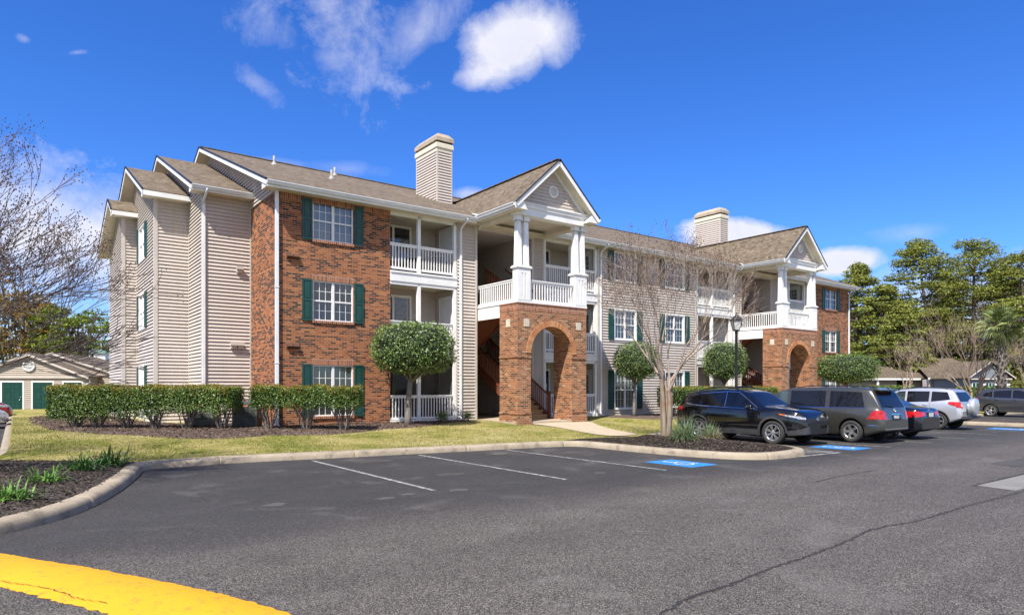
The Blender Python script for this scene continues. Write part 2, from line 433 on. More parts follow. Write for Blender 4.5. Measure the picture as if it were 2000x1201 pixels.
def siding(mb, fr, span, z0, z1, holes=(), p=.045, zbase=.40):
    """lap siding; span = (a0,a1) or f(z)->(a0,a1); holes (a0,a1,z0,z1)"""
    sp = span if callable(span) else (lambda z: span)
    zs = {z0, z1}
    k = math.ceil((z0-zbase)/CH+1e-6)
    while zbase+k*CH < z1: zs.add(zbase+k*CH); k += 1
    for h in holes:
        for z in (h[2], h[3]):
            if z0 < z < z1: zs.add(z)
    zs = sorted(zs)
    off = lambda z, c: p*(1-(z-c)/CH)
    for za, zb in zip(zs[:-1], zs[1:]):
        if zb-za < 1e-5: continue
        c = zbase+math.floor((za-zbase)/CH+1e-6)*CH
        oa, ob = off(za, c), max(off(zb, c), 0)
        (l0, r0), (l1, r1) = sp(za+1e-6), sp(zb-1e-6)
        if r0-l0 < .01: continue
        ivs = [(l0, r0, l1, r1)]
        zm = (za+zb)/2
        for h in holes:
            if h[2] < zm < h[3]:
                nx = []
                for (a, b, a1, b1) in ivs:
                    if h[1] <= a or h[0] >= b: nx.append((a, b, a1, b1)); continue
                    if h[0] > a: nx.append((a, h[0], a1, h[0]))
                    if h[1] < b: nx.append((h[1], b, h[1], b1))
                ivs = nx
        for (a, b, a1, b1) in ivs:
            mb.quad(fr(a, oa, za), fr(b, oa, za), fr(b1, ob, zb), fr(a1, ob, zb))
            if abs(za-c) < 1e-4: mb.quad(fr(a, 0, za), fr(b, 0, za), fr(b, oa, za), fr(a, oa, za))
    return mb
def flatwall(mb, fr, a0, a1, z0, z1, holes=(), n=0.0, reveal=.09):
    xs = sorted({a0, a1} | {h[0] for h in holes} | {h[1] for h in holes}); zs = sorted({z0, z1} | {h[2] for h in holes} | {h[3] for h in holes})
    for xa, xb in zip(xs[:-1], xs[1:]):
        for za, zb in zip(zs[:-1], zs[1:]):
            xm, zm = (xa+xb)/2, (za+zb)/2
            if any(h[0] < xm < h[1] and h[2] < zm < h[3] for h in holes): continue
            mb.quad(fr(xa, n, za), fr(xb, n, za), fr(xb, n, zb), fr(xa, n, zb))
    for h in holes:
        a, b, c, d = h
        mb.quad(fr(a, n, c), fr(a, n-reveal, c), fr(a, n-reveal, d), fr(a, n, d))
        mb.quad(fr(b, n, c), fr(b, n-reveal, c), fr(b, n-reveal, d), fr(b, n, d))
        mb.quad(fr(a, n, c), fr(b, n, c), fr(b, n-reveal, c), fr(a, n-reveal, c))
        mb.quad(fr(a, n, d), fr(b, n, d), fr(b, n-reveal, d), fr(a, n-reveal, d))
    return mb
def fbox(mb, fr, a0, a1, n0, n1, z0, z1): return mb.box(a0, a1, n0, n1, z0, z1, fr=fr)

def window(fr, a0, a1, z0, z1, blind='blind', shut=True, rec=.05, sash=2, grid=(2, 2), shw=.34, brick=False, top_only=False, dark=False, trim=0):
    """double window of two double-hung units; frame is the part"""
    f = MB(); n0, n1 = -rec-.03, -rec+.035
    fw = .045
    if trim: 
        for (x0, x1, y0, y1) in ((a0-trim, a0, z0-trim, z1+trim), (a1, a1+trim, z0-trim, z1+trim), (a0, a1, z1, z1+trim), (a0, a1, z0-trim, z0)):
            fbox(f, fr, x0, x1, -.02, .062, y0, y1)
    fbox(f, fr, a0, a0+fw, n0, n1, z0, z1); fbox(f, fr, a1-fw, a1, n0, n1, z0, z1)
    fbox(f, fr, a0+fw, a1-fw, n0, n1, z0, z0+fw); fbox(f, fr, a0+fw, a1-fw, n0, n1, z1-fw, z1)
    units = []
    mid = (a0+a1)/2
    if sash == 2:
        fbox(f, fr, mid-.045, mid+.045, n0, n1+.004, z0+fw, z1-fw)
        units = [(a0+fw, mid-.045), (mid+.045, a1-fw)]
    else: units = [(a0+fw, a1-fw)]
    zm = (z0+z1)/2
    gr = MB()
    for (u0, u1) in units:
        fbox(f, fr, u0, u1, n0+.005, n1-.012, zm-.025, zm+.025)
        for (zz0, zz1, nn) in ((zm+.025, z1-fw, -rec-.004), (z0+fw, zm-.025, -rec-.02)):
            for k in range(1, grid[0]+1):
                x = u0+(u1-u0)*k/(grid[0]+1); fbox(gr, fr, x-.009, x+.009, nn-.003, nn+.009, zz0, zz1)
            for k in range(1, grid[1]):
                z = zz0+(zz1-zz0)*k/grid[1]; fbox(gr, fr, u0, u1, nn-.002, nn+.008, z-.009, z+.009)
    w = part(f, 'window', 'white')
    part(gr, 'glazing_bar', 'white', w)
    g = MB(); 
    for (u0, u1) in units:
        g.quad(fr(u0, -rec-.012, z0+fw), fr(u1, -rec-.012, z0+fw), fr(u1, -rec-.012, z1-fw), fr(u0, -rec-.012, z1-fw))
    part(g, 'pane', 'glass', w)
    b = MB()
    hb = z0+fw
    if blind:
        for (u0, u1) in units: b.quad(fr(u0, -rec-.07, hb), fr(u1, -rec-.07, hb), fr(u1, -rec-.07, z1-fw), fr(u0, -rec-.07, z1-fw))
        part(b, 'blind', blind, w)
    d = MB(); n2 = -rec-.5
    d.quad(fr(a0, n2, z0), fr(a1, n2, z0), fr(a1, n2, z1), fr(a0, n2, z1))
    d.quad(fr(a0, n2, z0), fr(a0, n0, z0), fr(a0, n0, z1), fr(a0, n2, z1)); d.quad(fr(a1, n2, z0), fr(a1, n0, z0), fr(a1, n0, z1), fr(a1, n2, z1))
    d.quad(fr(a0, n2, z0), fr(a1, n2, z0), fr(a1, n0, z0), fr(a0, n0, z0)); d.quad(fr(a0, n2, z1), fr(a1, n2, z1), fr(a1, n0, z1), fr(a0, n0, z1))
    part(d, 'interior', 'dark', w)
    if brick:
        s = MB(); fbox(s, fr, a0-.02, a1+.02, -.01, .045, z0-.085, z0); part(s, 'sill', 'soldier', w)
        h = MB(); fbox(h, fr, a0-.04, a1+.04, -.02, .012, z1, z1+.2)
        part(h, 'lintel', 'soldier', w)
    if shut:
        for side in (0, 1):
            x0, x1 = (a0-shw-.03-trim, a0-.03-trim) if side == 0 else (a1+.03+trim, a1+.03+shw+trim)
            s = MB(); y0, y1 = z0-.02, z1+.03; o_ = .046 if trim else 0.0; fr_ = fr
            fr = (lambda a, n, z, g=fr_, o=o_: g(a, n+o, z))
            fbox(s, fr, x0, x1, .002-o_, .022, y0, y1)
            st = .05; nb = .042
            fbox(s, fr, x0, x0+st, .022, nb, y0, y1); fbox(s, fr, x1-st, x1, .022, nb, y0, y1)
            zc = (y0+y1)/2
            for (c, d2) in ((y0, y0+.07), (zc-.04, zc+.04), (y1-.07, y1)): fbox(s, fr, x0+st, x1-st, .022, nb, c, d2)
            for (c, d2) in ((y0+.07, zc-.04), (zc+.04, y1-.07)): fbox(s, fr, x0+st+.03, x1-st-.03, .022, .036, c+.03, d2-.03)
            fr = fr_
            part(s, 'shutter', 'green', w)
    return w

FZ = [(.72, 2.48), (4.00, 5.37), (6.76, 8.10)]
F0 = frame('front', 0, 0)
# ---- brick wings
def brick_wing(a0, a1, wa, wb, side_holes=True):
    mb = MB(); holes = [(wa, wb, z0, z1) for z0, z1 in FZ]
    flatwall(mb, F0, a0, a1, .1, 8.2, holes)
    return mb
mb = brick_wing(0, 4.12, 1.22, 2.69)
fw_ = frame('west', 0, 0); mb.quad(fw_(0, 0, .1), fw_(2.98, 0, .1), fw_(2.98, 0, 8.36), fw_(0, 0, 8.2))
fe = frame('east', 4.12, 0); mb.quad(fe(0, 0, .1), fe(1.68, 0, .1), fe(1.68, 0, 8.2), fe(0, 0, 8.2))
part(mb, 'brick_wall', 'brick')
mb = brick_wing(33.55, 37.72, 34.78, 36.24)
fw_ = frame('west', 33.55, 0); mb.quad(fw_(0, 0, .1), fw_(1.0, 0, .1), fw_(1.0, 0, 8.2), fw_(0, 0, 8.2))
fe = frame('east', 37.72, 0); mb.quad(fe(0, 0, .1), fe(18, 0, .1), fe(18, 0, 8.2), fe(0, 0, 8.2))
part(mb, 'brick_wall', 'brick')
for a0, a1 in ((-.004, 4.124), (33.546, 37.724)):
    s = MB(); fbox(s, F0, a0, a1, -.02, .012, 8.0, 8.2); part(s, 'soldier_course', 'soldier')
for wa, wb, bl in ((1.22, 2.69, ('blind_tan', 'curtain', 'blind')), (34.78, 36.24, ('blind', 'curtain', 'curtain'))):
    for (z0, z1), b in zip(FZ, bl):
        w = window(F0, wa, wb, z0, z1, b, brick=(z1 < 8), rec=.07)
        if z1 > 8:
            s = MB(); fbox(s, F0, wa-.02, wb+.02, -.01, .045, z0-.085, z0); part(s, 'sill', 'soldier', w)
# ---- siding fronts
def trimv(mb, s, t, z0, z1, w=.09, d=.03): mb.box(s-w/2, s+w/2, t-d, t+d, z0, z1)
sd = MB(); tr = MB()
holes = [(a, b, z0-.06, z1+.06) for a, b in ((15.66, 17.19), (19.24, 20.77)) for z0, z1 in FZ]
for a0, a1, hs in ((6.99, 7.91, ()), (10.75, 11.36, ()), (14.60, 21.75, holes), (24.86, 25.7, ()), (28.6, 29.3, ()), (32.42, 33.55, ())):
    siding(sd, F0, (a0, a1), .40, 8.2, hs)
part(sd, 'siding_wall', 'siding')
for s_ in (7.91-.03, 10.75+.03, 11.36, 14.60+.04, 21.75-.04, 24.90, 25.7-.03, 28.6+.03, 29.3, 32.46, 33.5):
    tr.box(s_-.05, s_+.05, -.052, .012, .40, 8.2)
part_split(tr, 'corner_trim', 'beige')
fd = MB(); 
for a0, a1 in ((6.99, 7.91), (10.75, 11.36), (14.60, 21.75), (24.86, 25.7), (28.6, 29.3), (32.42, 33.55)): fd.box(a0, a1, -.002, .2, .0, .41)
part_split(fd, 'foundation', 'walk')
for k, (a, b) in enumerate(((15.72, 17.13), (19.30, 20.71))):
    for j, (z0, z1) in enumerate(FZ):
        window(F0, a, b, z0, z1, ('blind_tan', 'blind', 'curtain')[(j+k) % 3] if not (k == 0 and j == 2) else 'curtain', rec=.02, trim=.06, grid=(2, 2), shw=.34)

# ---- west end: stepped bays
BAYS = [  # s, t_front, eave t, eave z, apex t, apex z, back t, s_right
    (0.0, 0.0, -.5, 8.35, 9.2, 12.15, 18.4),
    (-1.62, 2.98, 2.53, 8.65, 9.4, 11.49, 15.8),
    (-2.78, 5.30, 4.85, 8.81, 9.4, 10.79, 13.6),
    (-3.30, 9.81, 9.36, 8.96, 10.55, 9.62, 14.52)]
def roofz(b, t):
    s, tf, te, ze, ta, za, tb = b
    if t <= ta: return ze+(za-ze)*(t-te)/(ta-te)
    k = (za-ze)/(ta-te) if b is not BAYS[3] else .37
    return za-k*(t-ta)
sw = MB(); ct = MB()
for i, b in enumerate(BAYS):
    s, tf, te, ze, ta, za, tb = b
    fr = frame('west', s, 0)
    def span(z, b=b, tf=tf, tb=tb, i=i):
        zz = z+.05
        if zz <= roofz(b, tf)-.02: return (tf, tb)
        s, tf_, te, ze, ta, za, tb_ = b
        k1 = (za-ze)/(ta-te); k2 = k1 if i < 3 else .37
        if zz >= za: return (ta, ta)
        return (max(tf if i else -.0, ta-(za-zz)/k1), min(tb, ta+(za-zz)/k2))
    holes = []
    if i == 2: holes = [(7.35, 8.95, z0+.02, z1+.12) for z0, z1 in FZ]
    if i == 0: siding(sw, fr, span, 8.2, za-.05, ()); siding(sw, fr, (2.98, tb), .4, 8.2)
    else: siding(sw, fr, span, .40, za-.05, holes)
    if i:
        pr = BAYS[i-1][0]
        siding(sw, frame('front', 0, tf), (s, pr), .40, ze-.08)
        ct.box(s-.052, s+.08, tf-.052, tf+.08, .4, ze-.1)
        ct.box(pr-.05, pr-.002, tf-.045, tf-.002, .4, ze-.05)
part(sw, 'siding_wall', 'siding'); part_split(ct, 'corner_trim', 'beige')
fd = MB()
for i, b in enumerate(BAYS[1:]):
    fd.box(b[0]+.02, BAYS[i][0]+.02, b[1]+.02, b[6], 0, .405)
part_split(fd, 'foundation', 'walk')
bk = MB()
bk.quad((0, 18.4, 0), (37.72, 18.4, 0), (37.72, 18.4, 8.3), (0, 18.4, 8.3))
for i, b in enumerate(BAYS[1:]): bk.quad((b[0], b[6], 0), (BAYS[i][0], b[6], 0), (BAYS[i][0], b[6], roofz(b, b[6])), (b[0], b[6], roofz(b, b[6])))
bk.poly([(37.72, 0, 8.2), (37.72, 18.4, 8.2), (37.72, 9.2, 12.1)])
part(bk, 'rear_wall', 'siding')
frw = frame('west', -2.78, 0)
for j, (z0, z1) in enumerate(FZ):
    window(frw, 7.41, 8.89, z0+.08, z1+.06, ('curtain', 'blind', 'blind')[j], rec=.0, trim=.05, shw=.36)

# ---- roofs
def slab(mb, P, th=.05):
    """shingle surface from polygon P (counter-clockwise seen from above), lifted th, with edge"""
    n = len(P); top = [(x, y, z+th) for x, y, z in P]
    mb.add(P+top, [tuple(reversed(range(n))), tuple(range(n, 2*n))]+[(i, (i+1) % n, n+(i+1) % n, n+i) for i in range(n)])
rf = MB()
for i, b in enumerate(BAYS):
    s, tf, te, ze, ta, za, tb = b
    sl = s-.45; srt = 38.17 if i == 0 else BAYS[i-1][0]
    tbk = 18.9 if i == 0 else tb+.45
    zb = roofz(b, tbk)
    slab(rf, [(sl, te, ze), (srt, te, ze), (srt, ta, za), (sl, ta, za)])
    slab(rf, [(sl, ta, za), (srt, ta, za), (srt, tbk, zb), (sl, tbk, zb)])
PC = (9.68, 27.18)
for pc in PC:
    for sg in (-1, 1):
        e = [(pc+sg*2.06, -3.05, 8.42), (pc+sg*2.06, -.42, 8.42), (pc, 4.62, 10.33), (pc, -3.05, 10.33)]
        if sg < 0: e = list(reversed(e))
        slab(rf, e, .05)
roof = part(rf, 'roof', 'shingle')
# ridge caps + dark drip edge
rc = MB()
rc.bar((-.45, 9.2, 12.2), (38.17, 9.2, 12.2), .25, .03); 
for pc in PC: rc.bar((pc, -3.05, 10.385), (pc, 4.6, 10.385), .22, .025)
part_split(rc, 'ridge_cap', 'shingle', roof)
de = MB(); fa = MB(); so = MB()
for i, b in enumerate(BAYS):
    s, tf, te, ze, ta, za, tb = b
    sl = s-.45; tbk = 18.9 if i == 0 else tb+.45; zb = roofz(b, tbk)
    for p, q in (((sl, te-.02, ze+.02), (sl, ta, za+.02)), ((sl, ta, za+.02), (sl, tbk, zb+.02))):
        de.bar((p[0]-.035, p[1], p[2]+.03), (q[0]-.035, q[1], q[2]+.03), .055, .035)
        fa.bar((p[0]-.012, p[1]+.03, p[2]-.085), (q[0]-.012, q[1]-.0, q[2]-.085), .035, .145)
        so.quad((sl, p[1], p[2]-.14), (s+.01, p[1], p[2]-.14), (s+.01, q[1], q[2]-.14), (sl, q[1], q[2]-.14))
        # frieze against the wall under the rake
    srt = 38.17 if i == 0 else BAYS[i-1][0]
    if i: # eave fascia + soffit of the small bays
        fa.box(sl, srt+(0.45 if i == 1 else 0)*0, te-.03, te, ze-.17, ze+.0)
        so.quad((sl, te, ze-.16), (srt, te, ze-.16), (srt, tf+.02, ze-.16), (sl, tf+.02, ze-.16))
        fa.poly([(sl+.004, te, ze-.16), (sl+.004, tf+.05, ze-.16), (sl+.004, tf+.05, roofz(b, tf)-.1), (sl+.004, te, ze-.02)])
# main eave
for a0, a1 in ((-.45, PC[0]-2.06), (PC[0]+2.06, PC[1]-2.06), (PC[1]+2.06, 38.17)):
    fa.box(a0, a1, -.5, -.47, 8.16, 8.36)
so.quad((-.45, -.47, 8.19), (38.17, -.47, 8.19), (38.17, .05, 8.19), (-.45, .05, 8.19))
fa.poly([(-.446, -.5, 8.18), (-.446, .1, 8.18), (-.446, .1, 8.48), (-.446, -.5, 8.34)]); fa.poly([(38.165, -.5, 8.18), (38.165, .1, 8.18), (38.165, .1, 8.5), (38.165, -.5, 8.34)])
for p, q in (((38.2, -.52, 8.37), (38.2, 9.2, 12.17)), ((38.2, 9.2, 12.17), (38.2, 18.9, 8.35))): de.bar(p, q, .05, .05)
for p, q in (((38.18, -.5, 8.25), (38.18, 9.2, 12.05)), ((38.18, 9.2, 12.05), (38.18, 18.9, 8.25))): fa.bar(p, q, .035, .19)
# gutters
gt = MB()
def gutter(p, q, out):
    """K-style gutter between p and q; out = unit outward (x,y)"""
    ox, oy = out; prof = [(0, 0), (.0, -.115), (.07, -.115), (.085, -.07), (.12, -.02), (.12, 0), (.108, 0), (.1, -.02), (.06, -.1), (.01, -.1), (.01, 0)]
    P = []
    for r in (p, q):
        for d, h in prof: P.append((r[0]+ox*d, r[1]+oy*d, r[2]+h))
    n = len(prof); gt.add(P, [(i, i+1, n+i+1, n+i) for i in range(n-1)]+[tuple(range(n)), tuple(reversed(range(n, 2*n)))])
for a0, a1 in ((-.47, PC[0]-2.06), (PC[0]+2.06, PC[1]-2.06), (PC[1]+2.06, 38.19)): gutter((a0, -.503, 8.355), (a1, -.503, 8.355), (0, -1))
for pc in PC:
    for sg in (-1, 1): gutter((pc+sg*2.08, -3.03, 8.41), (pc+sg*2.08, -.5, 8.41), (sg, 0))
gutter((-2.09, 2.50, 8.655), (0-.02, 2.50, 8.655), (0, -1))
part_split(gt, 'gutter', 'gutter')
# downspouts
def downspout(s, t, top, te, w=.085):
    d = MB(); d.tube([(s, te, top), (s, te+.03, top-.08), (s, t-.16, top-.25), (s, t-.055, top-.38), (s, t-.055, top-.5)], .045, 8)
    d.box(s-w/2, s+w/2, t-.095, t-.03, G0+.12, top-.42)
    for z in (2.2, 5.0): d.box(s-w/2-.012, s+w/2+.012, t-.1, t-.02, z, z+.03)
    d.tube([(s, t-.06, G0+.14), (s, t-.1, G0+.05), (s, t-.25, G0-.02)], .042, 8)
    part(d, 'downspout', 'gutter')
for s_ in (7.14, 14.78, 25.0, 32.6, 37.76): downspout(s_, 0, 8.26, -.56)
d = MB(); d.box(-.06, .045, -.10, -.02, G0-.02, 8.24); d.box(-.075, .06, -.11, -.015, 5.0, 5.03); d.box(-.075, .06, -.11, -.015, 2.5, 2.53)
d.tube([(-.01, -.06, G0+.1), (0, -.15, G0+.02), (.02, -.35, G0-.03)], .045, 8)
part(d, 'downspout', 'gutter')
d = MB(); d.box(-1.66, -1.57, 2.88, 2.95, G0, 8.2); d.tube([(-1.62, 2.44, 8.6), (-1.62, 2.46, 8.48), (-1.62, 2.85, 8.3), (-1.62, 2.91, 8.15)], .045, 8); part(d, 'downspout', 'gutter')

# ---- portico gables
for pc in PC:
    gf = frame('front', pc, -2.65)
    g = MB(); sl_ = (10.33-8.42)/2.06
    siding(g, gf, lambda z: (-(10.18-z)/sl_, (10.18-z)/sl_), 8.55, 10.16, (), p=.03)
    part(g, 'gable_wall', 'siding')
    for sg in (-1, 1):
        de.bar((pc+sg*2.10, -3.085, 8.42), (pc, -3.085, 10.375), .05, .035)
        fa.bar((pc+sg*2.06, -3.065, 8.33), (pc, -3.065, 10.24), .035, .16)
        so.quad((pc+sg*2.06, -3.05, 8.25), (pc, -3.05, 10.16), (pc, -2.62, 10.16), (pc+sg*2.06, -2.62, 8.25))
        fa.bar((pc+sg*1.72, -2.675, 8.52), (pc, -2.675, 10.11), .03, .17)
        # eave return box + side fascia + side soffit
        fa.box(pc+sg*2.06-.015, pc+sg*2.06+.015, -3.05, -.47, 8.22, 8.42)
        fa.add([(pc+sg*1.52, -3.04, 8.22), (pc+sg*2.05, -3.04, 8.22), (pc+sg*2.05, -3.04, 8.43), (pc+sg*1.78, -3.04, 8.60), (pc+sg*1.52, -2.66, 8.22), (pc+sg*2.05, -2.66, 8.22), (pc+sg*2.05, -2.66, 8.43), (pc+sg*1.78, -2.66, 8.60)],
               [(0, 1, 2, 3), (7, 6, 5, 4), (0, 4, 5, 1), (0, 3, 7, 4), (1, 5, 6, 2), (2, 6, 7, 3)])
        so.quad((pc+sg*1.6, -3.03, 8.218), (pc+sg*2.05, -3.03, 8.218), (pc+sg*2.05, -.4, 8.218), (pc+sg*1.6, -.4, 8.218))
    bm_ = MB()
    bm_.box(pc-1.78, pc+1.78, -2.72, -2.34, 8.12, 8.40); bm_.box(pc-1.80, pc+1.80, -2.76, -2.60, 8.40, 8.56); bm_.box(pc-1.83, pc+1.83, -2.80, -2.60, 8.53, 8.58)
    part(bm_, 'portico_beam', 'white')
    bm_ = MB()
    for sg in (-1, 1): bm_.box(pc+sg*1.59-.17, pc+sg*1.59+.17, -2.34, -.03, 8.10, 8.34)
    bm_.box(pc-1.42, pc+1.42, -.24, -.03, 8.10, 8.32)
    bm_.quad((pc-1.8, -2.6, 8.33), (pc+1.8, -2.6, 8.33), (pc+1.8, 0, 8.33), (pc-1.8, 0, 8.33))
    part(bm_, 'portico_ceiling', 'cream')
    v = MB(); c = (pc, -2.69, 9.22)
    v.lathe([(0.0, .0), (.175, .0)], c, 'y', 28); v.lathe([(.175, .0), (.175, -.03), (.225, -.03), (.23, 0), (.23, .03)], c, 'y', 28, False)
    for k in range(-5, 6):
        z = k*.031; hw = math.sqrt(max(0, .175**2-z*z))
        if hw > .03: v.add([(pc-hw, -2.692, 9.22+z-.012), (pc+hw, -2.692, 9.22+z-.012), (pc+hw, -2.715, 9.22+z+.006), (pc-hw, -2.715, 9.22+z+.006)], [(0, 1, 2, 3)])
    part(v, 'gable_vent', 'white')
part_split(fa, 'fascia', 'white'); part_split(de, 'drip_edge', 'black'); part_split(so, 'soffit', 'cream')
fl = MB()
for pc in PC: fl.add([(pc-2.3, -.62, 8.43), (pc-1.9, -.62, 8.43), (pc-1.9, -.45, 8.52), (pc-2.3, -.45, 8.52), (pc-2.1, -.2, 8.56)], [(0, 1, 2, 3), (3, 2, 4)])
part_split(fl, 'valley_flashing', 'white', roof)
# vent pipes
for (s_, t_) in ((2.1, 7.1), (3.9, 5.1), (5.2, 8.0), (17.5, 6.2)):
    z = 8.4+.392*(t_+.5); p = MB(); p.tube([(s_, t_, z-.1), (s_, t_, z+.38)], .05, 8); p.lathe([(.05, .14), (.13, .0), (.15, -.04)], (s_, t_, z), 'z', 10); part(p, 'vent_pipe', 'pipe', roof)
# ---- chimneys
for (x0, x1, y0, y1) in ((8.45, 9.19, 4.0, 5.9), (29.35, 30.09, 4.0, 5.9)):
    c = MB(); zb = 9.7
    siding(c, frame('front', 0, y0), (x0, x1), zb, 12.56); siding(c, frame('west', x0, 0), (y0, y1), zb, 12.56)
    siding(c, frame('east', x1, 0), (y0, y1), zb, 12.56); siding(c, frame('back', 0, y1), (x0, x1), zb, 12.56)
    ch = part(c, 'chimney', 'siding')
    t_ = MB()
    for (xx, yy) in ((x0, y0), (x1, y0), (x0, y1), (x1, y1)): t_.box(xx-.035, xx+.035, yy-.035, yy+.035, zb, 12.5)
    part_split(t_, 'corner_trim', 'beige', ch)
    t_ = MB(); t_.box(x0-.04, x1+.04, y0-.04, y1+.04, 12.46, 12.62); t_.box(x0-.08, x1+.08, y0-.08, y1+.08, 12.62, 12.80); t_.box(x0-.06, x1+.06, y0-.06, y1+.06, 12.80, 12.84)
    part(t_, 'crown_moulding', 'cream', ch)
    t_ = MB()
    for (xx, yy) in ((x0, y0), (x1, y0), (x0, y1), (x1, y1), (x0, (y0+y1)/2), (x1, (y0+y1)/2), ((x0+x1)/2, y0)): t_.box(xx-.03, xx+.03, yy-.03, yy+.03, 12.84, 12.98)
    t_.box(x0+.1, x1-.1, y0+.1, y1-.1, 12.8, 12.99)
    part(t_, 'spark_guard', 'black', ch)
    a, b_, c_, d_ = x0-.09, x1+.09, y0-.09, y1+.09; q = .17
    t_ = MB(); B_ = [(a, c_), (b_, c_), (b_, d_), (a, d_)]; I_ = [(a+q, c_+q), (b_-q, c_+q), (b_-q, d_-q), (a+q, d_-q)]
    P = [(x, y, 12.93) for x, y in B_]+[(x, y, 13.10) for x, y in B_]+[(x, y, 13.30) for x, y in I_]
    t_.add(P, [(i, (i+1) % 4, 4+(i+1) % 4, 4+i) for i in range(4)]+[(4+i, 4+(i+1) % 4, 8+(i+1) % 4, 8+i) for i in range(4)]+[(8, 9, 10, 11), (3, 2, 1, 0)])
    part(t_, 'chimney_cap', 'chimcap', ch)

# ---- railing helper: between two local points at floor height
def railing(mb, p, q, z0, z1, gap=.115, pw=.034, mat=None, slope=0):
    p = Vector((p[0], p[1], 0)); q = Vector((q[0], q[1], 0)); L = (q-p).length; d = (q-p)/L
    up = Vector((0, 0, 1))
    mb.bar(p+up*(z1-.02), q+up*(z1-.02), .09, .04); mb.bar(p+up*(z1-.075), q+up*(z1-.075), .04, .07)
    mb.bar(p+up*(z0+.04), q+up*(z0+.04), .04, .08)
    n = int(L/gap)
    for k in range(1, n):
        c = p+d*(L*k/n); mb.bar(c+up*(z0+.08), c+up*(z1-.11), pw, pw, up=d)
    return mb
LEV = [(.45, 1.42, .52), (3.25, 4.19, 3.3), (6.02, 7.06, 6.10)]   # floor, rail top, rail bottom
CEIL = [2.92, 5.64, 8.17]
def slider(fr, a0, a1, z0, parent, curtain=None):
    f = MB(); zt = z0+2.05; m = (a0+a1)/2
    fbox(f, fr, a0, a0+.08, 0, .05, z0, zt); fbox(f, fr, a1-.08, a1, 0, .05, z0, zt); fbox(f, fr, a0, a1, 0, .055, zt, zt+.1); fbox(f, fr, m-.05, m+.05, 0, .045, z0, zt)
    fbox(f, fr, a0+.08, a1-.08, 0, .04, z0, z0+.07)
    o = part(f, 'sliding_door', 'white', parent)
    return o
def pane(fr, a0, a1, z0, z1, parent_o, mat='glass'):
    pass
